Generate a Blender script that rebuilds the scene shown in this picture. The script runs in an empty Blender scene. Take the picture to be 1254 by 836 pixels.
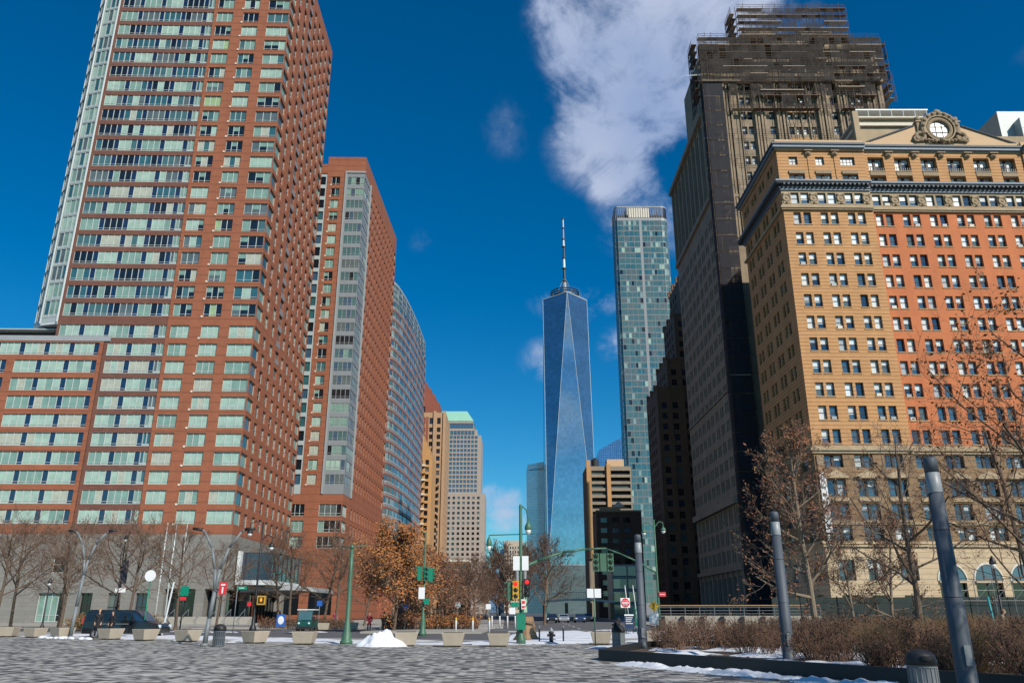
import bpy, math, random
import numpy as np
from mathutils import Vector, Matrix
R = math.radians
SC = bpy.context.scene
COL = SC.collection

# ------------------------------------------------------------ camera, sky, sun, exposure
cam = bpy.data.cameras.new('camera'); camo = bpy.data.objects.new('camera', cam); COL.objects.link(camo)
camo.location = (0, 0, 1.6); camo.rotation_euler = (R(90 + 18.86), 0, 0)
cam.sensor_width = 36; cam.lens = 36 * 969 / 1254; cam.clip_end = 20000; cam.clip_start = 0.1
SC.camera = camo
SUN_AZ, SUN_EL = 142.0, 36.0          # azimuth clockwise from +Y (view direction)
world = bpy.data.worlds.new('World'); SC.world = world; world.use_nodes = True
wt = world.node_tree; wt.nodes.clear()
def N(t, ty, **k):
    n = t.nodes.new(ty)
    for a, b in k.items(): setattr(n, a, b)
    return n
def mth(t, op, a, b=None, c=None, clamp=False):
    n = N(t, 'ShaderNodeMath', operation=op); n.use_clamp = clamp
    for i, v in enumerate((a, b, c)):
        if v is None: continue
        if isinstance(v, (int, float)): n.inputs[i].default_value = v
        else: t.links.new(v, n.inputs[i])
    return n.outputs[0]
def mixc(t, f, a, b, blend='MIX'):
    n = N(t, 'ShaderNodeMix', data_type='RGBA', blend_type=blend)
    for i, v in ((0, f), (6, a), (7, b)):
        if isinstance(v, (int, float)): n.inputs[i].default_value = v
        elif isinstance(v, (tuple, list)): n.inputs[i].default_value = (*v[:3], 1)
        else: t.links.new(v, n.inputs[i])
    return n.outputs[2]
def build_world():
    t = wt
    out = N(t, 'ShaderNodeOutputWorld'); bg = N(t, 'ShaderNodeBackground'); t.links.new(bg.outputs[0], out.inputs[0])
    sky = N(t, 'ShaderNodeTexSky', sky_type='NISHITA'); sky.sun_disc = False
    sky.sun_elevation = R(SUN_EL); sky.sun_rotation = R(SUN_AZ); sky.altitude = 10; sky.air_density = 1.0; sky.dust_density = 0.25; sky.ozone_density = 5.0
    bg.inputs[1].default_value = 0.10
    hs = N(t, 'ShaderNodeHueSaturation'); hs.inputs['Saturation'].default_value = 1.38; hs.inputs['Value'].default_value = 1.06
    t.links.new(sky.outputs[0], hs.inputs['Color'])
    tint = mixc(t, 1.0, hs.outputs[0], (0.62, 1.02, .97), 'MULTIPLY')
    geo = N(t, 'ShaderNodeTexCoord'); nrm = N(t, 'ShaderNodeVectorMath', operation='NORMALIZE'); t.links.new(geo.outputs['Generated'], nrm.inputs[0])
    d = nrm.outputs[0]
    def noise(scale, det, rough, dist=0.0, off=(0, 0, 0)):
        m = N(t, 'ShaderNodeMapping'); t.links.new(d, m.inputs[0]); m.inputs['Location'].default_value = off
        n = N(t, 'ShaderNodeTexNoise'); n.inputs['Scale'].default_value = scale; n.inputs['Detail'].default_value = det
        n.inputs['Roughness'].default_value = rough; n.inputs['Distortion'].default_value = dist; t.links.new(m.outputs[0], n.inputs[0]); return n
    n1 = noise(8, 12, 0.64, 0.9, (0.3, 0.1, 0)); n2 = noise(26, 10, 0.66, 0.6, (1, 2, 3)); n3 = noise(4.5, 4, 0.5, 0, (5, 0, 1))
    mask = None
    # cloud banks: direction (x, y, z of a unit-ish vector), radius, weight, stretch in x / z
    blobs = CLOUDS
    for (cx, cy, cz, rx, rz, w) in blobs:
        l = math.sqrt(cx*cx + cy*cy + cz*cz); c = (cx/l, cy/l, cz/l)
        s = N(t, 'ShaderNodeVectorMath', operation='SUBTRACT'); t.links.new(d, s.inputs[0]); s.inputs[1].default_value = c
        m = N(t, 'ShaderNodeVectorMath', operation='MULTIPLY'); t.links.new(s.outputs[0], m.inputs[0]); m.inputs[1].default_value = (1/rx, 1/max(rx, rz), 1/rz)
        ln = N(t, 'ShaderNodeVectorMath', operation='LENGTH'); t.links.new(m.outputs[0], ln.inputs[0])
        v = mth(t, 'MULTIPLY', mth(t, 'SUBTRACT', 1.0, mth(t, 'MULTIPLY', ln.outputs[1], ln.outputs[1]), clamp=True), w)
        mask = v if mask is None else mth(t, 'ADD', mask, v)
    mask = mth(t, 'MINIMUM', mask, 1.0)
    nn = mth(t, 'ADD', mth(t, 'MULTIPLY', mth(t, 'SUBTRACT', n1.outputs[0], 0.5), 2.9), mth(t, 'MULTIPLY', mth(t, 'SUBTRACT', n2.outputs[0], 0.5), 1.3))
    dens = mth(t, 'MULTIPLY', mth(t, 'ADD', mask, nn), mth(t, 'MULTIPLY', mask, 2.0, clamp=True))
    mr = N(t, 'ShaderNodeMapRange', interpolation_type='SMOOTHSTEP'); t.links.new(dens, mr.inputs[0]); mr.inputs[1].default_value = 0.0; mr.inputs[2].default_value = 1.2; mr.inputs[4].default_value = 0.9
    br = N(t, 'ShaderNodeMapRange'); t.links.new(n3.outputs[0], br.inputs[0]); br.inputs[1].default_value = .3; br.inputs[2].default_value = .7
    ccol = mixc(t, br.outputs[0], (3.4, 4.4, 6.8), (6.4, 6.9, 8.3))
    full = mixc(t, mr.outputs[0], tint, ccol)
    t.links.new(full, bg.inputs[0])
def rayd(px, py):
    th = R(18.86); a, b = px - 627, 418 - py
    return (a, 969 * math.cos(th) - b * math.sin(th), 969 * math.sin(th) + b * math.cos(th))
# cloud banks as compass directions (azimuth deg from +Y, elevation deg, half widths in radians, weight)
CB = [(6.0, 41, .075, .085, .78), (10, 37, .115, .095, .85), (8, 32.5, .09, .07, .75), (12.5, 44, .09, .06, .62), (15.5, 35, .08, .065, .7), (6.0, 46.5, .06, .045, .6), (19, 44, .11, .07, .62), (24, 47.5, .09, .06, .5), (10.3, 28.5, .07, .045, .62),
      (10.8, 26, .07, .04, .45), (5.0, 21.5, .07, .03, .55), (10.5, 21.5, .06, .035, .5), (3.0, 17.6, .05, .035, .66), (9.5, 18.3, .06, .04, .62), (-1.0, 7.6, .04, .026, .9), (-.4, 6.0, .05, .018, .6), (-.4, 34, .04, .05, .24), (-7, 26, .03, .02, .18), (40, 32, .05, .02, .25), (16, 40, .10, .08, .62), (21, 40, .08, .07, .5),
      (177, 13, .24, .055, 1.0), (186, 8, .2, .04, .75), (170, 20, .16, .05, .85), (205, 26, .30, .08, .4), (95, 18, .14, .05, .55), (268, 16, .1, .03, .45)]  # out of view: banks added for the glass towers to reflect
CLOUDS = [(math.sin(R(a)) * math.cos(R(e)), math.cos(R(a)) * math.cos(R(e)), math.sin(R(e)), rx, rz, w) for a, e, rx, rz, w in CB]
build_world()
sun = bpy.data.lights.new('sun', 'SUN'); sun.energy = 4.9; sun.angle = R(0.53); sun.color = (1.0, 0.93, 0.82)
suno = bpy.data.objects.new('sun', sun); COL.objects.link(suno); suno.location = (100, -100, 200)
sd = Vector((math.sin(R(SUN_AZ)) * math.cos(R(SUN_EL)), math.cos(R(SUN_AZ)) * math.cos(R(SUN_EL)), math.sin(R(SUN_EL))))
suno.rotation_euler = sd.to_track_quat('Z', 'Y').to_euler()
SC.view_settings.view_transform = 'Standard'; SC.view_settings.look = 'None'; SC.view_settings.exposure = 0.0; SC.view_settings.gamma = 1.0
SC.view_settings.use_curve_mapping = False
SC.render.engine = 'CYCLES'; SC.cycles.max_bounces = 5; SC.cycles.diffuse_bounces = 1; SC.cycles.glossy_bounces = 3; SC.cycles.transparent_max_bounces = 12
SC.cycles.sample_clamp_indirect = 4

# ------------------------------------------------------------ materials
MATS = {}
def new_mat(name):
    m = bpy.data.materials.new(name); m.use_nodes = True; MATS[name] = m
    return m, m.node_tree, m.node_tree.nodes['Principled BSDF']
def simple(name, col, rough=0.7, var=0.15, scale=1.0, metal=0.0, spec=0.5, ior=1.5, bump=0.0, streak=False, coat=0):
    m, t, b = new_mat(name)
    co = N(t, 'ShaderNodeTexCoord'); mp = N(t, 'ShaderNodeMapping'); t.links.new(co.outputs['Object'], mp.inputs[0])
    if streak: mp.inputs['Scale'].default_value = (1, 1, 0.12)
    n = N(t, 'ShaderNodeTexNoise'); n.inputs['Scale'].default_value = scale; n.inputs['Detail'].default_value = 6; n.inputs['Roughness'].default_value = .6
    t.links.new(mp.outputs[0], n.inputs[0])
    f = mth(t, 'MULTIPLY_ADD', n.outputs[0], var * 2, 1 - var)
    c = mixc(t, 1.0, col, (1, 1, 1), 'MULTIPLY')
    cc = N(t, 'ShaderNodeVectorMath', operation='SCALE'); t.links.new(c, cc.inputs[0]); t.links.new(f, cc.inputs['Scale'])
    t.links.new(cc.outputs[0], b.inputs['Base Color'])
    b.inputs['Roughness'].default_value = rough; b.inputs['Metallic'].default_value = metal; b.inputs['IOR'].default_value = ior
    b.inputs['Specular IOR Level'].default_value = spec; b.inputs['Coat Weight'].default_value = coat
    if bump:
        bp = N(t, 'ShaderNodeBump'); bp.inputs['Strength'].default_value = bump; bp.inputs['Distance'].default_value = 0.05
        t.links.new(n.outputs[0], bp.inputs['Height']); t.links.new(bp.outputs[0], b.inputs['Normal'])
    return m
def masonry(name, col, col2, mortar, bw=0.6, bh=0.2, band=0.0, bandcol=None, rough=.85, stain=.25, amt=0.5, offz=0.0):
    """brick or stone blocks, laid along the wall by mixing x and y, with courses in z, stains and optional darker joint bands"""
    m, t, b = new_mat(name)
    co = N(t, 'ShaderNodeTexCoord'); sep = N(t, 'ShaderNodeSeparateXYZ'); t.links.new(co.outputs['Object'], sep.inputs[0])
    cmb = N(t, 'ShaderNodeCombineXYZ'); t.links.new(mth(t, 'ADD', sep.outputs[0], sep.outputs[1]), cmb.inputs[0]); t.links.new(sep.outputs[2], cmb.inputs[1])
    br = N(t, 'ShaderNodeTexBrick'); t.links.new(cmb.outputs[0], br.inputs[0]); br.inputs['Scale'].default_value = 1
    br.inputs['Brick Width'].default_value = bw; br.inputs['Row Height'].default_value = bh; br.inputs['Mortar Size'].default_value = 0.012
    br.inputs['Color1'].default_value = (*col, 1); br.inputs['Color2'].default_value = (*col2, 1); br.inputs['Mortar'].default_value = (*mortar, 1)
    n = N(t, 'ShaderNodeTexNoise'); n.inputs['Scale'].default_value = .35; n.inputs['Detail'].default_value = 8; n.inputs['Roughness'].default_value = .65
    mp = N(t, 'ShaderNodeMapping'); t.links.new(co.outputs['Object'], mp.inputs[0]); mp.inputs['Scale'].default_value = (1, 1, .35); t.links.new(mp.outputs[0], n.inputs[0])
    c = mixc(t, amt, br.outputs[0], tuple((a + b2) / 2 for a, b2 in zip(col, col2)))
    c = mixc(t, 1.0, c, mixc(t, n.outputs[0], (1 - stain * 1.6,) * 3, (1 + stain,) * 3), 'MULTIPLY')
    if band:
        fr = mth(t, 'FRACT', mth(t, 'DIVIDE', mth(t, 'ADD', sep.outputs[2], offz), band))
        k = mth(t, 'LESS_THAN', fr, 0.16)
        c = mixc(t, mth(t, 'MULTIPLY', k, 0.8), c, bandcol)
        bp = N(t, 'ShaderNodeBump'); bp.inputs['Strength'].default_value = .6; bp.inputs['Distance'].default_value = 0.08; bp.invert = True
        t.links.new(k, bp.inputs['Height']); t.links.new(bp.outputs[0], b.inputs['Normal'])
    t.links.new(c, b.inputs['Base Color']); b.inputs['Roughness'].default_value = rough
    return m
def glass(name, col, rough=.06, ior=1.9, metal=0.0, wob=0.0, var=.3, vs=.5):
    m, t, b = new_mat(name)
    co = N(t, 'ShaderNodeTexCoord'); n = N(t, 'ShaderNodeTexNoise'); n.inputs['Scale'].default_value = vs; n.inputs['Detail'].default_value = 3; t.links.new(co.outputs['Object'], n.inputs[0])
    t.links.new(mixc(t, n.outputs[0], tuple(x * (1 - var) for x in col), tuple(x * (1 + var) for x in col)), b.inputs['Base Color'])
    b.inputs['Roughness'].default_value = rough; b.inputs['IOR'].default_value = ior; b.inputs['Metallic'].default_value = metal
    if wob:
        n2 = N(t, 'ShaderNodeTexNoise'); n2.inputs['Scale'].default_value = 1.3; t.links.new(co.outputs['Object'], n2.inputs[0])
        bp = N(t, 'ShaderNodeBump'); bp.inputs['Strength'].default_value = wob; bp.inputs['Distance'].default_value = .02; t.links.new(n2.outputs[0], bp.inputs['Height']); t.links.new(bp.outputs[0], b.inputs['Normal'])
    return m
def sheen_grid(name, base, band, cw, ch, line, rough=.08, metal=.55, ior=1.8, vary=(.6, 1.35)):
    """curtain wall: panes of slightly different tone in a pane grid of cw x ch metres, spandrel bands"""
    m, t, b = new_mat(name)
    co = N(t, 'ShaderNodeTexCoord'); sep = N(t, 'ShaderNodeSeparateXYZ'); t.links.new(co.outputs['Object'], sep.inputs[0])
    cmb = N(t, 'ShaderNodeCombineXYZ'); t.links.new(mth(t, 'MULTIPLY_ADD', sep.outputs[1], .37, sep.outputs[0]), cmb.inputs[0]); t.links.new(sep.outputs[2], cmb.inputs[1])
    br = N(t, 'ShaderNodeTexBrick'); br.offset = 0; t.links.new(cmb.outputs[0], br.inputs[0]); br.inputs['Scale'].default_value = 1
    br.inputs['Brick Width'].default_value = cw; br.inputs['Row Height'].default_value = ch; br.inputs['Mortar Size'].default_value = line; br.inputs['Mortar Smooth'].default_value = .2
    br.inputs['Color1'].default_value = (*base, 1); br.inputs['Color2'].default_value = (*[x * 1.3 for x in base], 1); br.inputs['Mortar'].default_value = (*band, 1)
    mp = N(t, 'ShaderNodeMapping'); mp.inputs['Scale'].default_value = (1, 1, 3); t.links.new(co.outputs['Object'], mp.inputs[0])
    n = N(t, 'ShaderNodeTexNoise'); n.inputs['Scale'].default_value = .012; n.inputs['Detail'].default_value = 8; t.links.new(mp.outputs[0], n.inputs[0])
    c = mixc(t, 1.0, br.outputs[0], mixc(t, n.outputs[0], (vary[0],) * 3, (vary[1],) * 3), 'MULTIPLY')
    t.links.new(c, b.inputs['Base Color'])
    b.inputs['Roughness'].default_value = rough; b.inputs['Metallic'].default_value = metal; b.inputs['IOR'].default_value = ior
    return m

masonry('ritz_brick', (.34, .108, .050), (.27, .085, .040), (.30, .15, .10), stain=.22, amt=.3, band=1.64, bandcol=(.22, .075, .04))
masonry('ritz_brick_dark', (.20, .075, .045), (.15, .06, .04), (.2, .12, .09), stain=.15)
masonry('brown_spandrel', (.20, .082, .055), (.15, .06, .045), (.18, .10, .07), bh=.3, bw=.9, stain=.2, amt=.2, band=.35, bandcol=(.10, .045, .035))
masonry('grey_base_stone', (.24, .23, .205), (.20, .195, .18), (.09, .09, .085), bw=1.2, bh=.6, stain=.12, amt=.35)
masonry('tan_brick', (.60, .32, .130), (.52, .26, .105), (.45, .28, .15), stain=.2, amt=.4, band=.61, bandcol=(.20, .10, .05), offz=.1)
masonry('orange_brick', (.60, .18, .058), (.50, .145, .05), (.5, .26, .15), stain=.24, amt=.4)
masonry('side_brick', (.30, .19, .105), (.26, .165, .09), (.2, .13, .08), stain=.2, band=.61, bandcol=(.14, .08, .05), offz=.1)
masonry('brown_stone', (.30, .185, .095), (.24, .15, .08), (.16, .11, .07), bw=1.1, bh=.45, stain=.2, amt=.35, band=.93, bandcol=(.15, .10, .06))
masonry('ivory_stone', (.58, .44, .28), (.50, .38, .24), (.3, .25, .18), bw=1.4, bh=.6, stain=.12, amt=.3, band=.75, bandcol=(.35, .29, .2))
masonry('trim_stone', (.46, .35, .22), (.40, .30, .19), (.3, .22, .14), bw=1.3, bh=.8, stain=.25, amt=.4)
simple('pediment_stucco', (.58, .39, .23), .8, .1, .6)
simple('carved_stone', (.30, .22, .14), .85, .5, 4, bump=.8)
simple('cornice_metal', (.055, .07, .085), .6, .3, 3)
simple('cornice_top', (.16, .21, .27), .6, .2, 2)
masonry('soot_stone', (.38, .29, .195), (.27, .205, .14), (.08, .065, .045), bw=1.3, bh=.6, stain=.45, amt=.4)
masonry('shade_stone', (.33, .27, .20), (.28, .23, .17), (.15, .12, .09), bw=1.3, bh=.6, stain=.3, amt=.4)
masonry('dark_brick', (.13, .062, .035), (.10, .05, .03), (.1, .06, .04), stain=.25)
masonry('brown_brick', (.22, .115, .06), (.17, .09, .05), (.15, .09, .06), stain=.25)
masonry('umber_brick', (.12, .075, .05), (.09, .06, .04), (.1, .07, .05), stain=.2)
masonry('tan_pier', (.48, .30, .17), (.42, .26, .15), (.36, .24, .15), stain=.15)
masonry('amber_brick', (.56, .30, .12), (.50, .26, .10), (.4, .25, .12), stain=.15)
masonry('red_brick', (.30, .085, .05), (.25, .07, .042), (.25, .12, .09), stain=.15)
masonry('granite', (.40, .32, .265), (.36, .29, .24), (.3, .24, .2), bw=1.5, bh=1.2, stain=.08)
masonry('cream_stone', (.52, .42, .32), (.48, .38, .29), (.4, .32, .25), bw=1.5, bh=1.2, stain=.1)
simple('copper_green', (.25, .50, .38), .6, .12, .1)
simple('white_metal', (.62, .66, .66), .45, .08, .5)
simple('grey_metal', (.30, .32, .33), .45, .15, .7)
simple('mid_grey_panel', (.22, .235, .25), .5, .1, .7)
simple('roof_grey', (.2, .2, .2), .9, .2, .3)
simple('dark_metal', (.025, .027, .03), .5, .2, 2)
simple('sash_dark', (.03, .025, .022), .6, .2, 2)
simple('mullion', (.50, .54, .52), .4, .08, 1)
simple('pale_metal', (.38, .43, .43), .45, .15, .5)
simple('sill_white', (.66, .60, .50), .7, .1, 2)
simple('sill_tan', (.42, .27, .15), .8, .15, 2)
glass('pane_black', (.010, .014, .018), ior=1.7)
glass('pane_navy', (.012, .025, .055), ior=2.0)
glass('pane_blue', (.045, .095, .15), ior=1.9, rough=.1)
glass('pane_curtain', (.40, .42, .34), rough=.2, ior=1.6, var=.3, vs=1.5)
glass('pane_green', (.19, .31, .26), rough=.15, ior=1.6, var=.35, vs=.8)
glass('pane_pale', (.33, .46, .385), rough=.15, ior=1.6, var=.35, vs=.9)
glass('pane_lime', (.30, .42, .22), rough=.15, ior=1.6, var=.3, vs=.9)
glass('pane_grey', (.10, .13, .13), rough=.1, ior=1.8, var=.4, vs=.6)
simple('teal_panel', (.10, .15, .155), .5, .1, .7)
glass('pane_slate', (.06, .135, .14), rough=.12, ior=1.8, var=.3)
glass('pane_mist', (.22, .31, .30), rough=.15, ior=1.7, var=.25)
glass('pane_teal', (.035, .11, .12), rough=.08, ior=2.1, var=.4)
glass('pane_white', (.66, .74, .78), rough=.2, ior=1.5, var=.1)
glass('blind', (.62, .64, .62), rough=.25, ior=1.6, var=.12, vs=.7)
glass('blind_grey', (.36, .40, .42), rough=.25, ior=1.6, var=.2, vs=.7)
glass('pane_shade_brown', (.12, .085, .05), rough=.2)
sheen_grid('tower_glass', (.21, .35, .43), (.27, .39, .47), 3.1, 4.06, .35, metal=.85, rough=.05, vary=(.7, 1.3))
sheen_grid('cyan_glass', (.06, .18, .25), (.18, .28, .34), 1.6, 3.9, .25, metal=.5)
sheen_grid('blue_glass', (.10, .24, .42), (.05, .12, .22), 3, 3.9, .4, metal=.6)
sheen_grid('podium_glass', (.10, .13, .13), (.17, .20, .20), 4, 1.2, .06, metal=.3, rough=.3)
sheen_grid('curve_glass', (.20, .28, .32), (.35, .40, .42), 1.4, 3.3, .1, metal=.5, rough=.1)

# ------------------------------------------------------------ mesh builder and object helpers
class MB:
    def __init__(s): s.v = []; s.f = []; s.m = []; s.mats = []; s.mi = {}
    def k(s, mat):
        if mat not in s.mi: s.mi[mat] = len(s.mats); s.mats.append(mat)
        return s.mi[mat]
    def add(s, vs, fs, mat):
        o = len(s.v); s.v.extend(vs); i = s.k(mat)
        for f in fs: s.f.append(tuple(o + a for a in f)); s.m.append(i)
    def quad(s, a, b, c, d, mat): s.add([a, b, c, d], [(0, 1, 2, 3)], mat)
    def box(s, x0, x1, y0, y1, z0, z1, mat):
        s.add([(x0, y0, z0), (x1, y0, z0), (x1, y1, z0), (x0, y1, z0), (x0, y0, z1), (x1, y0, z1), (x1, y1, z1), (x0, y1, z1)], BOXF, mat)
    def prism(s, pts, z0, z1, mat, cap=True):
        n = len(pts); vs = [(x, y, z0) for x, y in pts] + [(x, y, z1) for x, y in pts]
        fs = [(i, (i + 1) % n, n + (i + 1) % n, n + i) for i in range(n)]
        if cap: fs += [tuple(range(n, 2 * n)), tuple(range(n - 1, -1, -1))]
        s.add(vs, fs, mat)
    def tube(s, p0, p1, r0, r1, mat, n=8, cap=True):
        p0, p1 = Vector(p0), Vector(p1); d = p1 - p0
        if d.length < 1e-6: return
        d.normalize(); a = d.orthogonal().normalized(); b = d.cross(a)
        vs = []
        for p, r in ((p0, r0), (p1, r1)):
            for i in range(n):
                an = 2 * math.pi * i / n; vs.append(tuple(p + (a * math.cos(an) + b * math.sin(an)) * r))
        fs = [(i, (i + 1) % n, n + (i + 1) % n, n + i) for i in range(n)]
        if cap: fs += [tuple(range(n - 1, -1, -1)), tuple(range(n, 2 * n))]
        s.add(vs, fs, mat)
    def path(s, pts, r, mat, n=6):
        rs = r if isinstance(r, (list, tuple)) else [r] * len(pts)
        for i in range(len(pts) - 1): s.tube(pts[i], pts[i + 1], rs[i], rs[i + 1], mat, n)
    def lathe(s, c, prof, mat, n=16, axis='Z'):
        vs = []; fs = []
        for r, h in prof:
            for i in range(n):
                an = 2 * math.pi * i / n; a, b = r * math.cos(an), r * math.sin(an)
                p = (a, b, h) if axis == 'Z' else ((a, -h, b) if axis == 'Y' else (h, a, b))
                vs.append((c[0] + p[0], c[1] + p[1], c[2] + p[2]))
        k = len(prof)
        for j in range(k - 1):
            for i in range(n): fs.append((j * n + i, j * n + (i + 1) % n, (j + 1) * n + (i + 1) % n, (j + 1) * n + i))
        fs.append(tuple(range(n - 1, -1, -1))); fs.append(tuple((k - 1) * n + i for i in range(n)))
        s.add(vs, fs, mat)
    def ring(s, c, R0, r, mat, n=24, m=8, axis='Y', a0=0, a1=360, sx=1, sz=1):
        vs = []; fs = []; full = abs(a1 - a0) >= 360; cnt = n if full else n + 1
        for i in range(cnt):
            an = R(a0 + (a1 - a0) * i / n)
            for j in range(m):
                q = 2 * math.pi * j / m; rr = R0 + r * math.cos(q); h = r * math.sin(q)
                p = (rr * math.cos(an) * sx, h, rr * math.sin(an) * sz) if axis == 'Y' else ((rr * math.cos(an), rr * math.sin(an), h) if axis == 'Z' else (h, rr * math.cos(an), rr * math.sin(an)))
                vs.append((c[0] + p[0], c[1] + p[1], c[2] + p[2]))
        for i in range(n):
            for j in range(m): fs.append((i * m + j, i * m + (j + 1) % m, ((i + 1) % cnt) * m + (j + 1) % m, ((i + 1) % cnt) * m + j))
        s.add(vs, fs, mat)
    def ball(s, c, r, mat, n=10, m=6, sc=(1, 1, 1)):
        prof = [(max(1e-3, math.sin(math.pi * j / m)) * r, -math.cos(math.pi * j / m) * r) for j in range(m + 1)]
        o = len(s.v); s.lathe((0, 0, 0), prof, mat, n)
        for i in range(o, len(s.v)): x, y, z = s.v[i]; s.v[i] = (c[0] + x * sc[0], c[1] + y * sc[1], c[2] + z * sc[2])
    def build(s, name, parent=None, smooth=False, kind=None):
        me = bpy.data.meshes.new(name); o = bpy.data.objects.new(name, me); COL.objects.link(o)
        off = Vector((0, 0, 0))
        if parent is not None: o.parent = parent; off = WL.get(parent.name, Vector((0, 0, 0)))
        WL[o.name] = off.copy() if parent is not None else Vector((0, 0, 0))
        me.from_pydata([(v[0] - off[0], v[1] - off[1], v[2] - off[2]) for v in s.v], [], s.f)
        for m in s.mats: me.materials.append(MATS[m])
        me.polygons.foreach_set('material_index', s.m)
        if smooth: me.polygons.foreach_set('use_smooth', [True] * len(me.polygons))
        me.update()
        if kind: o['kind'] = kind
        return o
BOXF = [(3, 2, 1, 0), (4, 5, 6, 7), (0, 1, 5, 4), (1, 2, 6, 5), (2, 3, 7, 6), (3, 0, 4, 7)]
WL = {}
def thing(name, loc, label, cat, group=None):
    o = bpy.data.objects.new(name, None); o.empty_display_size = .5; COL.objects.link(o); o.location = loc
    WL[o.name] = Vector(loc); o['label'] = label; o['category'] = cat
    if group: o['group'] = group
    return o
def tag(o, label, cat, group=None):
    o['label'] = label; o['category'] = cat
    if group: o['group'] = group
    return o
def recentre(o, loc):
    """put a top-level mesh's origin at loc (world-built vertices)"""
    o.data.transform(Matrix.Translation(-Vector(loc))); o.location = loc; WL[o.name] = Vector(loc); return o

class Face:
    """a facade plane: origin O, direction u along it, outward normal n; P(s, z, o) gives a point s along, z high, o outward"""
    def __init__(s, ox, oy, ux, uy):
        l = math.hypot(ux, uy); s.o = (ox, oy); s.u = (ux / l, uy / l); s.n = (uy / l, -ux / l)
    def P(s, a, z, o=0.0): return (s.o[0] + s.u[0] * a + s.n[0] * o, s.o[1] + s.u[1] * a + s.n[1] * o, z)
    def box(s, mb, a0, a1, z0, z1, o0, o1, mat):
        P = s.P; mb.add([P(a0, z0, o1), P(a1, z0, o1), P(a1, z0, o0), P(a0, z0, o0), P(a0, z1, o1), P(a1, z1, o1), P(a1, z1, o0), P(a0, z1, o0)], BOXF, mat)
    def shift(s, o):
        f = Face(s.o[0] + s.n[0] * o, s.o[1] + s.n[1] * o, s.u[0], s.u[1]); return f
    def quad(s, mb, a0, a1, z0, z1, o, mat):
        P = s.P; mb.quad(P(a0, z0, o), P(a1, z0, o), P(a1, z1, o), P(a0, z1, o), mat)

class Building:
    def __init__(s, root, split_frame=False, most=100):
        s.root = root; s.wins = []; s.split = split_frame; s.most = most; s.rng = random.Random(len(root['label']) * 7 + 3)
        s.walls = {}
    def wall(s, part='wall'):
        if part not in s.walls: s.walls[part] = MB()
        return s.walls[part]
    def win(s, F, a0, a1, z0, z1, dep, style):
        c = F.P((a0 + a1) / 2, (z0 + z1) / 2); v = Vector(c) - Vector((0, 0, 1.6)); d = v.length
        facing = -(v.x * F.n[0] + v.y * F.n[1]) / d
        area = (a1 - a0) * (z1 - z0) * max(0, facing) / d / d
        px, py = project(c)
        if px < 5 or px > 1249 or py < 5 or py > 830: area *= 1e-3
        s.wins.append((area, F, a0, a1, z0, z1, dep, style, s.rng.random()))
    def facade(s, F, A0, A1, zb, zt, rows, mat, dep=.25, part='wall', base=0.0):
        """rows: (z0, z1, [(a0, a1, style)...]); wall quads fill what is left; reveals of depth dep"""
        w = s.wall(part); P = F.P; z = zb; FS = F.shift(base) if base else F
        for (z0, z1, ws) in sorted(rows, key=lambda r: r[0]):
            z0c, z1c = max(z0, zb), min(z1, zt)
            if z1c <= z0c: continue
            if z0c > z: F.quad(w, A0, A1, z, z0c, base, mat)
            a = A0
            for (a0, a1, st) in sorted(ws):
                if a0 < A0 - 1e-6 or a1 > A1 + 1e-6: continue
                if a0 > a: F.quad(w, a, a0, z0c, z1c, base, mat)
                b, o = base - dep, base
                w.quad(P(a0, z0c, o), P(a0, z0c, b), P(a0, z1c, b), P(a0, z1c, o), mat)
                w.quad(P(a1, z0c, b), P(a1, z0c, o), P(a1, z1c, o), P(a1, z1c, b), mat)
                w.quad(P(a0, z1c, o), P(a0, z1c, b), P(a1, z1c, b), P(a1, z1c, o), mat)
                w.quad(P(a0, z0c, b), P(a0, z0c, o), P(a1, z0c, o), P(a1, z0c, b), mat)
                s.win(FS, a0, a1, z0c, z1c, dep, st); a = a1
            if A1 > a: F.quad(w, a, A1, z0c, z1c, base, mat)
            z = z1c
        if z < zt: F.quad(w, A0, A1, z, zt, base, mat)
    def finish(s):
        for part, mb in s.walls.items():
            if mb.v: mb.build(part, s.root)
        s.wins.sort(key=lambda w: -w[0])
        rest = MB()
        for i, (ar, F, a0, a1, z0, z1, dep, st, rv) in enumerate(s.wins):
            rg = random.Random(rv)
            if i < s.most:
                g = MB(); f = MB() if s.split else g
                STY[st](F, a0, a1, z0, z1, dep, rg, g, f)
                o = g.build('window', s.root)
                if s.split and f.v: f.build('window_frame', o)
            else: STY[st](F, a0, a1, z0, z1, dep, rg, rest, rest)
        if rest.v: rest.build('window', s.root, kind='stuff')
def project(p):
    th = R(18.86); x, y, z = p[0], p[1], p[2] - 1.6
    d = y * math.cos(th) + z * math.sin(th); u = -y * math.sin(th) + z * math.cos(th)
    if d < 1: return (-999, -999)
    return (627 + 969 * x / d, 418 - 969 * u / d)

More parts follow.
